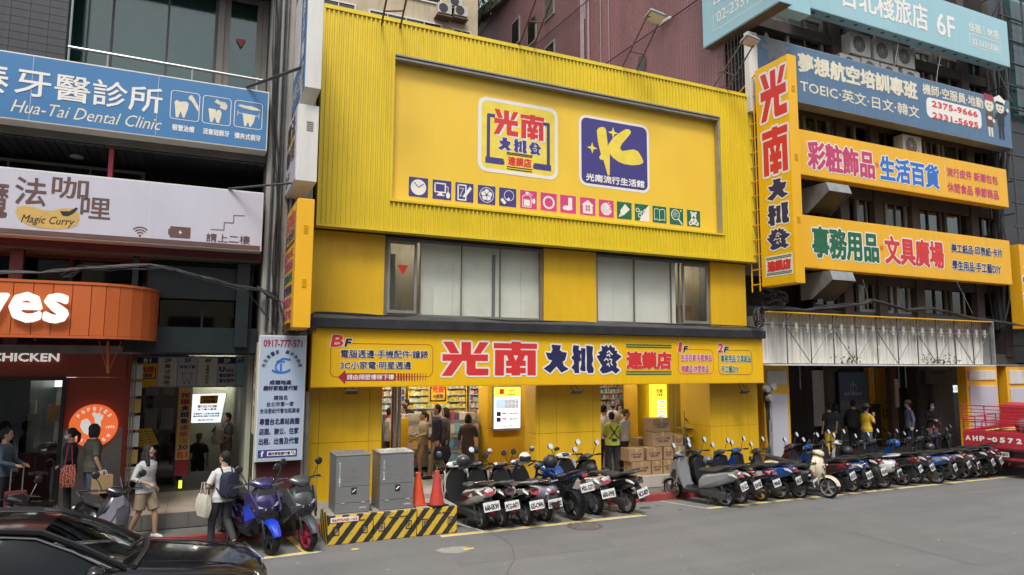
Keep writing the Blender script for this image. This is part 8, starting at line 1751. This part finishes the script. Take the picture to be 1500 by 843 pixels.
for s_ in (1, -1):
    top = [(-2.42, 1.345), (-2.7, 1.385), (-3.0, 1.405), (-3.5, 1.395), (-3.88, 1.35)]; bot = [(-1.64, .985), (-2.2, .985), (-3.0, .985), (-3.6, .99), (-4.35, 1.0)]
    wts = [.575, .60, .61, .60, .57]; wbs = [.755, .84, .87, .86, .76]
    B(MB().loft([[(x, s_*w*1.0, z) for (x, z), w in zip(top, wts)], [(x*.5+x2*.5, s_*((w+w2)/2+.035), (z+z2)/2) for (x, z), w, (x2, z2), w2 in zip(top, wts, bot, wbs)], [(x, s_*w, z) for (x, z), w in zip(bot, wbs)]], cap=False, closed=False), 'side_glass', 'car_glass_dark')
    B(MB().tube([(-1.52, s_*.745, .985), (-1.95, s_*.685, 1.20), (-2.38, s_*.59, 1.365), (-2.65, s_*.612, 1.40), (-3.0, s_*.622, 1.418), (-3.5, s_*.612, 1.408), (-3.9, s_*.585, 1.36), (-4.2, s_*.69, 1.16), (-4.42, s_*.75, 1.02)], [.035, .035, .035, .032, .03, .03, .035, .05, .06], 8), 'roof_pillar', 'car_black')
    B(MB().tube([(-1.66, s_*.80, 1.01), (-2.05, s_*.715, 1.19), (-2.42, s_*.632, 1.325), (-2.7, s_*.652, 1.362), (-3.0, s_*.662, 1.378), (-3.5, s_*.652, 1.368), (-3.9, s_*.622, 1.32), (-4.15, s_*.72, 1.14)], .013, 5), 'window_trim', 'chrome')
    B(MB().tube([(-1.66, s_*.885, .955), (-2.4, s_*.905, .965), (-3.4, s_*.905, .965), (-4.2, s_*.87, .985)], .008, 5), 'belt_trim', 'chrome')
    B(MB().tube([(-3.0, s_*.64, 1.40), (-3.05, s_*.88, .98)], .028, 6), 'door_pillar', 'car_black')
    m_ = B(MB().sphere((-1.78, s_*1.03, 1.04), (.10, .12, .075), 14, 8), 'door_mirror', 'car_black'); MB().tube([(-1.74, s_*.88, .98), (-1.76, s_*.98, 1.01)], .025, 6).build('mirror_arm', 'plastic_black', m_, world=False)
    MB().poly([(-1.86, s_*1.03+.095*math.cos(a), 1.04+.055*math.sin(a)) for a in [2*PI*i/14 for i in range(14)]]).build('mirror_glass', 'mirror_glass', m_, world=False)
    for x in (-.92, -3.85):
        w = B(MB().lathe([(.20, -.10), (.31, -.10), (.33, -.04), (.33, .06), (.30, .1), (.2, .1)], (x, s_*.83, .33), 'y', 26), 'wheel', 'rubber'); MB().lathe([(.19, .09*s_), (.19, .11*s_), (.05, .115*s_)], (x, s_*.83, .33), 'y', 20).build('rim', 'alloy', w, world=False)
    hl = MB(); hl.loft([[(-.03-.0, s_*.42, .56), (-.03, s_*.42, .64), (-.09, s_*.42, .665)], [(-.09, s_*.62, .56), (-.09, s_*.62, .66), (-.16, s_*.6, .71)], [(-.30, s_*.80, .60), (-.30, s_*.79, .71), (-.36, s_*.76, .77)]], cap=False, closed=False); o = B(hl, 'headlight', 'lens_clear'); o.location = (.02, s_*.03, .015)
    B(MB().tube([(-.25, s_*.42, .815), (-.8, s_*.50, .935), (-1.45, s_*.56, 1.005)], [.006, .012, .006], 5), 'bonnet_crease', 'car_black')
    B(MB().tube([(-.15, s_*.68, .775), (-.5, s_*.755, .855), (-1.0, s_*.80, .925), (-1.6, s_*.83, .975)], .006, 5), 'bonnet_gap', 'plastic_black')
B(MB().loft([[(.015, -.36, .40), (.015, -.36, .60), (-.02, -.36, .63)], [(.035, 0, .38), (.035, 0, .61), (.0, 0, .645)], [(.015, .36, .40), (.015, .36, .60), (-.02, .36, .63)]], cap=False, closed=False), 'grille', 'chrome')
B(MB().tube([(-1.45, -.72, 1.0), (-1.40, -.3, 1.028), (-1.38, 0, 1.035), (-1.40, .3, 1.028), (-1.45, .72, 1.0)], .03, 6), 'cowl_strip', 'plastic_black')
for y0, y1 in ((.55, -.05), (-.1, -.62)): B(MB().tube([(-1.42, y0, 1.03), (-1.50, (y0+y1)/2, 1.045), (-1.56, y1, 1.05)], .012, 5), 'wiper', 'plastic_black')
B(MB().obox((-1.9, 0, .75), (.7, 1.3, .35)), 'dashboard', 'taupe', bevel=.06); B(MB().obox((-2.75, -.38, .85), (.16, .48, .7), (0, -.15, 0)), 'front_seat', 'seat_black', bevel=.05); B(MB().obox((-2.75, .38, .85), (.16, .48, .7), (0, -.15, 0)), 'front_seat', 'seat_black', bevel=.05)
B(MB().box((-4.3, -.8, .5), (-1.4, .8, .6)), 'cabin_floor', 'plastic_black')
mb = MB(); mb.tube([(-2.3+.02, .38+.18*math.cos(a), .98+.17*math.sin(a)) for a in [2*PI*i/18 for i in range(19)]], .014, 6); B(mb, 'steering_wheel', 'plastic_black')
B(MB().obox((-1.72, -.35, 1.03), (.05, .05, .005)), 'parking_token', 'paper')

for c in t.children:   # greenhouse height
    if c.name.split('.')[0] in ('roof', 'windscreen', 'rear_window', 'side_glass', 'roof_pillar', 'window_trim', 'door_pillar'):
        for v in c.data.vertices:
            if v.co.z > .985: v.co.z = .985+(v.co.z-.985)*1.14
# ------------------------------------------------------------------ people
for nm, c in (('skin', (.42, .25, .17)), ('skin_tan', (.30, .17, .11)), ('hair', (.012, .010, .010)), ('hair_grey', (.08, .075, .07)), ('cloth_grey', (.42, .42, .42)), ('cloth_khaki', (.26, .205, .135)), ('cloth_white', (.60, .60, .59)), ('cloth_navy', (.018, .02, .045)), ('cloth_black', (.015, .015, .017)),
              ('cloth_olive', (.075, .072, .055)), ('cloth_denim', (.06, .085, .12)), ('cloth_beige', (.38, .32, .25)), ('cloth_brown', (.07, .05, .045)), ('cloth_taupe', (.16, .13, .11)), ('cloth_lime', (.42, .47, .05)), ('cloth_yellow', (.62, .40, .03)), ('cloth_charcoal', (.045, .045, .05)), ('cloth_slate', (.10, .12, .18)), ('cloth_cream', (.58, .54, .44)), ('shoe_dark', (.02, .02, .02)), ('shoe_white', (.5, .5, .5)), ('mask_white', (.6, .62, .63)), ('mask_black', (.02, .02, .022)), ('bag_red', (.40, .05, .03)), ('bag_kraft', (.36, .24, .12)), ('suitcase_red', (.09, .01, .014))):
    mat(nm, c, .8 if 'skin' not in nm else .5, var=.16 if 'cloth' in nm else .08, scale=6, bump=.4 if 'cloth' in nm else 0, bscale=9)
def stripes_shirt():
    m = M['cloth_black'].copy(); m.name = 'cloth_striped'; n = m.node_tree; b = n.nodes['Principled BSDF']; tc = n.nodes.new('ShaderNodeTexCoord'); wv = n.nodes.new('ShaderNodeTexWave'); wv.bands_direction = 'Z'; wv.inputs['Scale'].default_value = 6; n.links.new(tc.outputs['Object'], wv.inputs[0]); r = n.nodes.new('ShaderNodeValToRGB'); r.color_ramp.elements[0].position = .5; r.color_ramp.elements[1].position = .56; r.color_ramp.elements[1].color = (.6, .6, .58, 1); n.links.new(wv.outputs['Fac'], r.inputs[0]); n.links.new(r.outputs[0], b.inputs['Base Color']); M['cloth_striped'] = m
stripes_shirt()
TOFIX = []
def bel(c, rx, ry, z=None): return None
def limb(mb, pts, rs, n=10): mb.tube(pts, rs, n)
def ringz(z, cx, cy, ry, rx, n=16): return [(cx+rx*math.cos(2*PI*k/n), cy+ry*math.sin(2*PI*k/n), z) for k in range(n)]
def hand(mb, w, d, side, curl=.5):
    """palm, four unequal fingers and a thumb, from wrist w along d"""
    w = Vector(w); d = Vector(d).normalized(); sd = d.cross(Vector((0, 0, 1))); sd = sd.normalized() if sd.length > .1 else Vector((0, 1, 0)); nn = sd.cross(d).normalized()
    mb.tube([w, w+d*.045, w+d*.085], [.024, .036, .034], 8)
    for k, L in enumerate((.062, .072, .068, .052)):
        o = sd*(-.027+.018*k); a = w+d*.08+o; b_ = a+d*L*.5-nn*L*.2*curl; c = b_+d*L*.4*(1-curl)-nn*L*.5*curl; mb.tube([a, b_, c], [.0095, .009, .008], 6)
    a = w+d*.03-sd*.03*side; mb.tube([a, a+d*.03-sd*.02*side-nn*.01, a+d*.055-sd*.022*side-nn*.02], [.012, .010, .009], 6)
def person(p, rz, H, label, top, bottom, hair='short', sleeve='short', arms=None, legs=None, lean=0, skin='skin', shoe='shoe_dark', btype='long', mask=None, look=0, voxel=.011, hat=None, haircol='hair', wide=1.0, glasses=False, hem=.84, sit=0):
    """faces local +x. arms/legs: (elbow, hand) and (knee, ankle) per side, L = +y"""
    t = thing('person', label, 'person', p, rz); s = H/1.7; t.scale = (s, s, s); W = wide
    A = arms or {1: ((-.03, .25, 1.12), (.02, .25, .88)), -1: ((-.03, -.25, 1.12), (.02, -.25, .88))}
    Lg = legs or {1: ((.01, .10, .49), (-.02, .10, .08)), -1: ((.01, -.10, .49), (-.02, -.10, .08))}
    ln = lambda z: lean*max(0, z-.92)
    tor = [(.82, .12, .085), (.88, .165, .11), (.94, .17, .115), (1.04, .14, .10), (1.14, .14, .10), (1.26, .165, .115), (1.35, .175, .105), (1.41, .145, .08), (1.445, .075, .06), (1.50, .052, .052), (1.53, .05, .052)]
    mb = MB(); mb.loft([ringz(z, ln(z), 0, a*W, b_*W) for z, a, b_ in tor])
    hx = ln(1.6)+.02; hz = 1.60; cl, sl_ = math.cos(look), math.sin(look)
    hd = lambda x, y, z: Vector((hx+x*cl-y*sl_, x*sl_+y*cl, hz+z))
    for ctr, rr in (((0, 0, .02), (.093, .075, .098)), ((.028, 0, -.055), (.062, .054, .065))): c = hd(*ctr); mb.sphere(c, rr, 14, 10)
    mb.sphere(hd(.098, 0, -.008), (.018, .014, .024), 8, 6)
    for s_ in (1, -1): mb.sphere(hd(-.0, s_*.076, -.005), (.018, .012, .03), 8, 6)
    for s_ in (1, -1):
        sh = Vector((ln(1.38), s_*.165*W, 1.375)); el, wr = Vector(A[s_][0]), Vector(A[s_][1]); limb(mb, [sh, sh.lerp(el, .5), el, el.lerp(wr, .4), wr], [.052, .046, .038, .036, .025]); hand(mb, wr, (wr-el), s_, .5)
        hp = Vector((0, s_*.085, .90)); kn, an = Vector(Lg[s_][0]), Vector(Lg[s_][1]); limb(mb, [hp, hp.lerp(kn, .5), kn, kn.lerp(an, .35), an], [.088*W, .072*W, .052, .055, .036], 12)
        mb.tube([an+Vector((-.05, 0, -.045)), an+Vector((.04, 0, -.045)), an+Vector((.13, 0, -.06)), an+Vector((.17, 0, -.065))], [.03, .036, .03, .018], 10)
    o = mb.build('body', skin, t, smooth=True, world=False, ang=180); TOFIX.append((o, voxel))
    # top
    mb = MB(); g = 1.10; mb.loft([ringz(z, ln(z), 0, a*W*g+.008, b_*W*g+.008) for z, a, b_ in [(hem, .168, .115)]+[q for q in tor if hem < q[0] < 1.43]+[(1.445, .085, .07)]])
    for s_ in (1, -1):
        sh = Vector((ln(1.38), s_*.165*W, 1.375)); el, wr = Vector(A[s_][0]), Vector(A[s_][1])
        if sleeve == 'short': e2 = sh.lerp(el, .85); mb.tube([sh, sh.lerp(e2, .5), e2], [.062, .062, .062], 12)
        elif sleeve == 'mid': e2 = el.lerp(wr, .45); mb.tube([sh, sh.lerp(el, .5), el, e2], [.062, .060, .054, .054], 12)
        else: mb.tube([sh, sh.lerp(el, .5), el, wr.lerp(el, .08)], [.062, .057, .05, .038], 12)
    o = mb.build('shirt', top, t, smooth=True, world=False, ang=180); TOFIX.append((o, voxel))
    mb = MB()
    if btype == 'skirt':
        kn = .35; mb.loft([ringz(.98, 0, 0, .15*W, .11*W), ringz(.90, 0, 0, .18*W, .125*W), ringz(.6, .01, 0, .19*W, .15*W), ringz(.28, .02, 0, .2*W, .2*W)])
    else:
        mb.loft([ringz(z, 0, 0, a*W*1.06+.006, b_*W*1.06+.006) for z, a, b_ in ((.99, .145, .10), (.94, .17, .115), (.88, .168, .112), (.82, .14, .10))])
        for s_ in (1, -1):
            hp = Vector((0, s_*.085, .90)); kn, an = Vector(Lg[s_][0]), Vector(Lg[s_][1])
            if btype == 'shorts': mb.tube([hp, hp.lerp(kn, .5), hp.lerp(kn, .92)], [.100*W, .095*W, .095*W], 14)
            else: mb.tube([hp, hp.lerp(kn, .5), kn, kn.lerp(an, .5), kn.lerp(an, .93)], [.098*W, .086*W, .07, .064, .056], 12)
    o = mb.build('skirt' if btype == 'skirt' else 'trousers', bottom, t, smooth=True, world=False, ang=180); TOFIX.append((o, voxel))
    for s_ in (1, -1):
        an = Vector(Lg[s_][1]); mb = MB(); mb.tube([an+Vector((-.065, 0, -.045)), an+Vector((.03, 0, -.042)), an+Vector((.13, 0, -.055)), an+Vector((.185, 0, -.062))], [.038, .044, .038, .02], 10); mb.build('shoe', shoe, t, smooth=True, world=False)
    # hair
    mb = MB(); mb.sphere(hd(-.022, 0, .038), (.100, .088, .100), 14, 10)
    if hair == 'short': mb.sphere(hd(-.045, 0, -.01), (.065, .078, .08), 12, 8)
    if hair in ('bob', 'long', 'wavy'):
        mb.sphere(hd(-.045, 0, -.04), (.075, .092, .11), 12, 8)
        for s_ in (1, -1): mb.sphere(hd(-.005, s_*.078, -.04), (.05, .026, .10), 10, 8)
    if hair in ('long', 'wavy'):
        mb.loft([[tuple(hd(-.075+a*.055*math.cos(q), .095*b_*math.sin(q), z)) for q in [2*PI*i/12 for i in range(12)]] for z, a, b_ in ((0, 1, .8), (-.1, 1.1, 1), (-.2, 1.1, 1.05), (-.3, .9, .95), (-.36, .5, .6))])
        if hair == 'wavy': mb.tube([hd(.0, -.08, -.03), hd(.02, -.10, -.14), hd(.04, -.11, -.24), hd(.03, -.10, -.30)], [.04, .045, .04, .015], 8); mb.tube([hd(.0, .08, -.03), hd(-.01, .10, -.14), hd(-.01, .11, -.22)], [.035, .04, .015], 8)
    if hair == 'pony': mb.sphere(hd(-.04, 0, -.0), (.07, .08, .07), 12, 8); mb.tube([hd(-.1, 0, .05), hd(-.15, 0, .0), hd(-.15, 0, -.12), hd(-.12, 0, -.19)], [.03, .036, .032, .012], 8)
    o = mb.build('hair', haircol, t, smooth=True, world=False, ang=180); TOFIX.append((o, .009))
    # face
    for s_ in (1, -1):
        if hat != 'low': mb = MB(); mb.sphere(hd(.083, s_*.031, .012), (.010, .014, .007), 8, 5); mb.build('eye', 'hair', t, world=False); mb = MB(); mb.tube([hd(.090, s_*.018, .036), hd(.084, s_*.045, .036)], .004, 4); mb.build('eyebrow', 'hair', t, world=False)
    if mask: mb = MB(); mb.sphere(hd(.045, 0, -.048), (.063, .062, .055), 12, 8); mb.build('face_mask', mask, t, smooth=True, world=False)
    else: mb = MB(); mb.sphere(hd(.088, 0, -.062), (.007, .022, .006), 8, 5); mb.build('mouth', 'print_magenta' if 'skin' == skin else 'print_brown', t, world=False)
    if glasses:
        mb = MB()
        for s_ in (1, -1): mb.tube([hd(.102, s_*.034+.026*math.cos(a), .010+.022*math.sin(a)) for a in [2*PI*i/14 for i in range(15)]], .0028, 5); mb.tube([hd(.10, s_*.06, .015), hd(.0, s_*.082, .01)], .0025, 4)
        mb.tube([hd(.104, .01, .012), hd(.104, -.01, .012)], .0025, 4); mb.build('glasses', 'galv', t, world=False)
    if hat == 'cap': mb = MB(); mb.sphere(hd(-.01, 0, .06), (.106, .092, .075), 14, 8); mb.loft([[tuple(hd(x, y, z)) for x, y, z in q] for q in (((.07, -.07, .06), (.07, .07, .06), (.07, .07, .068), (.07, -.07, .068)), ((.17, -.05, .045), (.17, .05, .045), (.17, .05, .053), (.17, -.05, .053)))]); mb.build('cap', 'cloth_black', t, smooth=True, world=False)
    if hat in ('brim', 'low'): mb = MB(); c = hd(0, 0, .06); mb.lathe([(.17, .0), (.17, .006), (.10, .02), (.095, .08), (.06, .10), (.01, .105)], c, 'z', 18); mb.build('sun_hat', 'cloth_taupe', t, smooth=True, world=False)
    return t
def at(x, Y, z=FZ): p = PY(x, 600, Y); return (p.x, Y, z)
stride = {1: ((.16, .10, .50), (.12, .10, .10)), -1: ((-.06, -.10, .50), (-.30, -.10, .17))}
strider = {-1: ((.16, -.10, .50), (.12, -.10, .10)), 1: ((-.06, .10, .50), (-.30, .10, .17))}
# walking woman in grey top
person((-.74, 14.45, .13), math.radians(-38), 1.62, 'woman in a grey top and khaki shorts with long black hair near the kerb', 'cloth_grey', 'cloth_khaki', 'wavy', 'mid', {-1: ((-.02, -.30, 1.13), (.20, -.14, 1.02)), 1: ((-.12, .27, 1.12), (-.02, .30, .90))}, {1: ((.17, .08, .48), (.20, .08, .08)), -1: ((-.02, -.10, .50), (-.20, -.10, .14))}, .02, wide=1.08, shoe='shoe_white', btype='shorts', look=.30, voxel=.008, glasses=True)
# man with backpack
mp = (.54, 13.6, 0); rzm = math.radians(118)
pm = person(mp, rzm, 1.68, 'man in a white shirt and dark trousers with a navy backpack, seen from behind', 'cloth_white', 'cloth_charcoal', 'short', 'short', {1: ((.02, .28, 1.13), (.16, .20, 1.02)), -1: ((-.05, -.26, 1.12), (.05, -.26, .90))}, {1: ((.15, .10, .50), (.16, .10, .08)), -1: ((-.02, -.10, .50), (-.28, -.10, .16))}, -.02, look=.5, voxel=.008)
def attach(name, label, cat, p, rz, parts, s=1, grp=None):
    t = thing(name, label, cat, p, rz, grp); t.scale = (s, s, s)
    for nm, mb, mt, kw in parts: mb.build(nm, mt, t, smooth=kw.get('smooth', True), world=False, bevel=kw.get('bevel', 0))
    return t
def pack(col, strap='cloth_black', w=.16, h=.44):
    a = MB(); a.loft([[(x, w*math.copysign(abs(math.cos(q))**.6, math.cos(q)), 1.16+h/2*math.copysign(abs(math.sin(q))**.6, math.sin(q))-.02) for q in [2*PI*i/16 for i in range(16)]] for x, w in ((-.13, w*.9), (-.17, w), (-.25, w), (-.30, w*.8), (-.32, w*.5))])
    b_ = MB(); b_.loft([[(x, .11*math.cos(q), 1.06+.11*math.sin(q)) for q in [2*PI*i/12 for i in range(12)]] for x in (-.29, -.345)])
    c = MB()
    for s_ in (1, -1): c.tube([(-.13, s_*.09, 1.34), (-.06, s_*.10, 1.45), (.04, s_*.11, 1.44), (.125, s_*.12, 1.34), (.12, s_*.15, 1.2), (-.12, s_*.14, 1.02)], .016, 6)
    return [('pack_body', a, col, {}), ('front_pocket', b_, col, {}), ('strap', c, strap, {})]
attach('backpack', 'navy backpack on the back of the man in the white shirt', 'backpack', mp, rzm, pack('cloth_navy', 'cloth_navy', .17, .46), .99)
def tote(x, y, ztop, w, h, d=.05, hl=.22):
    a = MB(); a.loft([[(x-w/2*q, y-d*e, z), (x+w/2*q, y-d*e, z), (x+w/2*q, y+d*e, z), (x-w/2*q, y+d*e, z)] for z, q, e in ((ztop-h, .85, .6), (ztop-h*.6, 1.05, 1.1), (ztop-h*.2, .95, .9), (ztop, .9, .3))])
    b_ = MB(); [b_.tube([(x-w*.25, y+e, ztop-.02), (x-w*.12, y+e, ztop+hl), (x+w*.12, y+e, ztop+hl), (x+w*.25, y+e, ztop-.02)], .008, 5) for e in (-.02, .02)]
    return a, b_
a, b_ = tote(.10, .30, .98, .34, .38, .05, .2); attach('tote_bag', 'cream cloth tote bag held at the side of the man in the white shirt', 'bag', mp, rzm, [('bag_body', a, 'cloth_cream', {}), ('handle', b_, 'cloth_cream', {})])
# pair in front of the round sign
person(at(108, 15.45), math.radians(185), 1.60, 'woman in navy with a ponytail and face mask facing left by the round sign', 'cloth_navy', 'cloth_black', 'pony', 'long', {1: ((.0, .24, 1.12), (.18, .20, 1.0)), -1: ((-.03, -.25, 1.12), (.08, -.22, .90))}, mask='mask_white', wide=1.05)
q_ = at(108, 15.45); a, b_ = tote(0, .30, .98, .24, .40, .05, .35); attach('tote_bag', 'red bag with zebra pattern hanging from the woman in navy', 'bag', q_, math.radians(185), [('bag_body', a, 'zebra_red', {}), ('handle', b_, 'bag_red', {})])
um = MB(); um.tube([(.24, .22, .95), (.24, .22, .55), (.24, .22, .35)], [.03, .04, .012], 8); u2 = MB(); u2.tube([(.24, .22, .95), (.24, .22, 1.06), (.30, .22, 1.10), (.34, .22, 1.05)], .012, 6); attach('umbrella', 'folded black umbrella in the hand of the woman in navy', 'umbrella', q_, math.radians(185), [('canopy', um, 'cloth_black', {}), ('handle', u2, 'plastic_black', {})])
person(at(140, 15.25), math.radians(20), 1.68, 'woman with black bob hair and olive shirt holding a paper bag by the round sign', 'cloth_olive', 'cloth_denim', 'bob', 'short', {-1: ((.0, -.27, 1.10), (.10, -.26, .86)), 1: ((.0, .27, 1.10), (.15, .2, .95))}, wide=1.18, look=.3)
q_ = at(140, 15.25); a = MB().box((-.04, -.36, .46), (.28, -.22, .78)); b_ = MB(); [b_.tube([(.05, y, .77), (.07, y, .86), (.17, y, .86), (.19, y, .77)], .007, 5) for y in (-.34, -.24)]; attach('paper_bag', 'brown paper bag in the hand of the woman with bob hair', 'bag', q_, math.radians(20), [('bag_body', a, 'bag_kraft', {'smooth': False}), ('handle', b_, 'paper', {})])
def suitcase(p, rz, lb):
    a = MB().box((-.17, -.11, .06), (.17, .11, .56)); b_ = MB(); b_.tube([(-.09, 0, .56), (-.09, 0, .98), (.09, 0, .98), (.09, 0, .56)], .012, 6); c = MB(); [c.sphere((x, y, .03), .03, 8, 6) for x in (-.16, .16) for y in (-.08, .08)]
    attach('suitcase', lb, 'suitcase', p, rz, [('shell', a, 'suitcase_red', {'smooth': False, 'bevel': .03}), ('pull_handle', b_, 'steel', {}), ('caster', c, 'rubber', {})])
suitcase(at(152, 14.9+.3), 0, 'dark red suitcase standing behind the covered scooter'); suitcase(at(33, 15.2), .2, 'dark red suitcase held by the woman in the denim jacket')
person(at(12, 15.35), math.radians(-10), 1.64, 'woman in a denim jacket facing right at the left edge with a suitcase', 'cloth_denim', 'cloth_black', 'short', 'long', {-1: ((.05, -.25, 1.12), (.28, -.18, 1.05)), 1: ((.05, .25, 1.12), (.28, .16, 1.03))}, look=0)
person(at(-14, 15.6), math.radians(20), 1.66, 'person in black cut by the left edge behind the denim jacket', 'cloth_black', 'cloth_black', 'bob', 'long')
person(at(18, 18.5), math.radians(100), 1.7, 'customer in a black and white striped shirt inside the chicken shop', 'cloth_striped', 'cloth_black', 'short', 'short'); person(at(36, 18.7), math.radians(70), 1.75, 'customer in a white shirt inside the chicken shop', 'cloth_white', 'cloth_charcoal', 'short', 'short')
# stair entrance
person((.16, 21.25, -.29), math.radians(-95), 1.60, 'boy in a black cap and black shirt coming up the basement stair', 'cloth_black', 'cloth_black', 'short', 'short', hat='cap', skin='skin_tan')
q_ = at(334, 18.3); rz = math.radians(-155)
person(q_, rz, 1.62, 'woman looking at a phone with a beige pack on her chest by the column', 'cloth_taupe', 'cloth_taupe', 'short', 'short', {1: ((.06, .24, 1.15), (.24, .08, 1.22)), -1: ((.06, -.24, 1.15), (.24, -.06, 1.22))}, mask=None, look=.1)
pk = pack('cloth_beige', 'cloth_beige', .15, .4); attach('chest_pack', 'beige pack worn on the chest of the woman with the phone', 'backpack', q_, rz+PI, pk, .97)
attach('phone', 'black phone in the hands of the woman by the column', 'phone', q_, rz, [('phone_body', MB().obox((.33, .0, 1.27), (.012, .075, .15), (0, -.7, 0)), 'plastic_black', {'smooth': False})])
# inside the yellow shop
person(at(621, 17.3), math.radians(188), 1.62, 'woman in a beige top and long grey skirt walking left in the shop', 'cloth_beige', 'cloth_taupe', 'pony', 'long', {1: ((.02, .23, 1.13), (.2, .14, 1.08)), -1: ((-.04, -.24, 1.12), (.16, -.14, 1.10))}, stride, btype='skirt')
q_ = at(641, 16.9); person(q_, math.radians(182), 1.80, 'man in a navy jacket and khaki trousers walking left with a dark tote', 'cloth_navy', 'cloth_khaki', 'short', 'long', {1: ((.0, .24, 1.12), (.06, .25, .88)), -1: ((-.03, -.25, 1.12), (.04, -.25, .88))}, {1: ((.14, .1, .50), (.22, .10, .09)), -1: ((-.06, -.1, .5), (-.26, -.10, .15))})
a, b_ = tote(-.02, .32, .80, .42, .32, .05, .12); attach('tote_bag', 'dark navy tote carried by the man in khaki trousers', 'bag', q_, math.radians(182), [('bag_body', a, 'cloth_navy', {}), ('handle', b_, 'cloth_navy', {})])
person(at(653, 17.5), math.radians(175), 1.68, 'woman half hidden behind the man in the navy jacket', 'cloth_brown', 'cloth_black', 'long', 'long')
person(at(686, 16.7), math.radians(60), 1.56, 'woman with short dark hair in brown seen from behind at the display rack', 'cloth_brown', 'cloth_brown', 'bob', 'mid', {-1: ((.08, -.24, 1.14), (.28, -.18, 1.12)), 1: ((.0, .24, 1.12), (.05, .25, .88))}, btype='skirt')
person(at(592, 19.2), math.radians(190), 1.68, 'shop worker in a lime shirt behind the checkout counter', 'cloth_lime', 'cloth_black', 'short', 'short'); person(at(603, 20.6), math.radians(200), 1.75, 'shop worker in black leaning over the counter goods', 'cloth_black', 'cloth_black', 'short', 'long', lean=.3); person(at(571, 18.2), math.radians(0), 1.66, 'customer in white at the left door post of the shop', 'cloth_white', 'cloth_black', 'short', 'long')
person(at(884, 16.2), math.radians(20), 1.74, 'man in a white shirt with a black waist bag beside the middle pillar', 'cloth_white', 'cloth_charcoal', 'short', 'short', mask='mask_black', wide=1.1)
person(at(897, 17.2), math.radians(-110), 1.80, 'tall man in a black face mask and white shirt in the right doorway', 'cloth_white', 'cloth_charcoal', 'short', 'short', mask='mask_black')
person(at(907, 17.3), math.radians(-100), 1.66, 'woman in a white face mask behind the lime shirted worker', 'cloth_white', 'cloth_black', 'long', 'long', mask='mask_white')
person(at(913, 16.0), math.radians(-70), 1.62, 'customer in white with short dark hair looking down at the cartons', 'cloth_white', 'cloth_charcoal', 'short', 'mid', lean=.15)
q_ = (9.87, 15.35, FZ); rz = math.radians(78); person(q_, rz, 1.60, 'worker in a lime shirt with crossed black straps handling the cartons', 'cloth_lime', 'cloth_black', 'short', 'short', {-1: ((.10, -.28, 1.15), (.30, -.34, .98)), 1: ((.06, .25, 1.13), (.22, .12, 1.05))}, lean=.08, wide=1.12)
st_ = MB(); st_.tube([(-.14, .13, 1.38), (-.145, 0, 1.2), (-.14, -.14, 1.02)], .014, 5); st_.tube([(-.14, -.13, 1.38), (-.145, 0, 1.2), (-.14, .14, 1.02)], .014, 5); attach('apron_straps', 'crossed black straps on the back of the lime shirted worker', 'strap', q_, rz, [('strap', st_, 'cloth_black', {}), ('waist_bag', MB().obox((-.15, 0, 1.0), (.05, .14, .07)), 'cloth_black', {'bevel': .01})], .94)
# right arcade
person(at(1214, 15.6), math.radians(80), 1.66, 'dark figure in a black shirt and yellow trousers in the dim arcade', 'cloth_black', 'cloth_yellow', 'short', 'short'); person(at(1224, 15.9), math.radians(100), 1.62, 'second dark figure with a shoulder bag in the dim arcade', 'cloth_charcoal', 'cloth_black', 'bob', 'long')
q_ = at(1250, 15.8); person(q_, math.radians(30), 1.72, 'dark dressed person with a big black backpack behind the man in yellow', 'cloth_black', 'cloth_black', 'short', 'long'); attach('backpack', 'big black backpack in front of the hotel poster', 'backpack', q_, math.radians(30), pack('cloth_black', 'cloth_black', .2, .5), 1.0)
q_ = at(1268, 15.25); person(q_, math.radians(-10), 1.62, 'man in a yellow shirt and sun hat drinking from a cup', 'cloth_yellow', 'cloth_slate', 'short', 'short', {-1: ((.08, -.26, 1.14), (.20, -.10, 1.34)), 1: ((.05, .25, 1.13), (.2, .12, 1.2))}, hat='brim', skin='skin_tan', wide=1.12)
attach('drink_cup', 'white drink cup held to the mouth of the man in yellow', 'cup', q_, math.radians(-10), [('cup', MB().lathe([(.03, -.06), (.042, .07)], (.24, -.07, 1.40), 'z', 12), 'cloth_white', {})], .95)
person(at(1331, 15.4), math.radians(150), 1.68, 'man in a blue grey shirt and hat facing left in the arcade', 'cloth_slate', 'cloth_black', 'short', 'long', hat='brim'); person(at(1364, 15.5), math.radians(-110), 1.60, 'woman in a dark floral top and mask standing in the arcade', 'cloth_black', 'cloth_taupe', 'long', 'long', {1: ((.05, .23, 1.13), (.2, .05, 1.1)), -1: ((.05, -.23, 1.13), (.2, -.05, 1.12))}, mask='mask_white')
# grow each body and garment into one continuous surface
for o, vx in TOFIX:
    m_ = o.modifiers.new('r', 'REMESH'); m_.mode = 'VOXEL'; m_.voxel_size = vx*1.2; m_.use_smooth_shade = True
    m_ = o.modifiers.new('s', 'SMOOTH'); m_.iterations = 3 if o.name[:4] != 'body' else 1; m_.factor = .5
dg = bpy.context.evaluated_depsgraph_get()
new = [(o, bpy.data.meshes.new_from_object(o.evaluated_get(dg))) for o, vx in TOFIX]
for o, me in new: o.modifiers.clear(); nm = o.data.name; o.data = me; me.name = nm
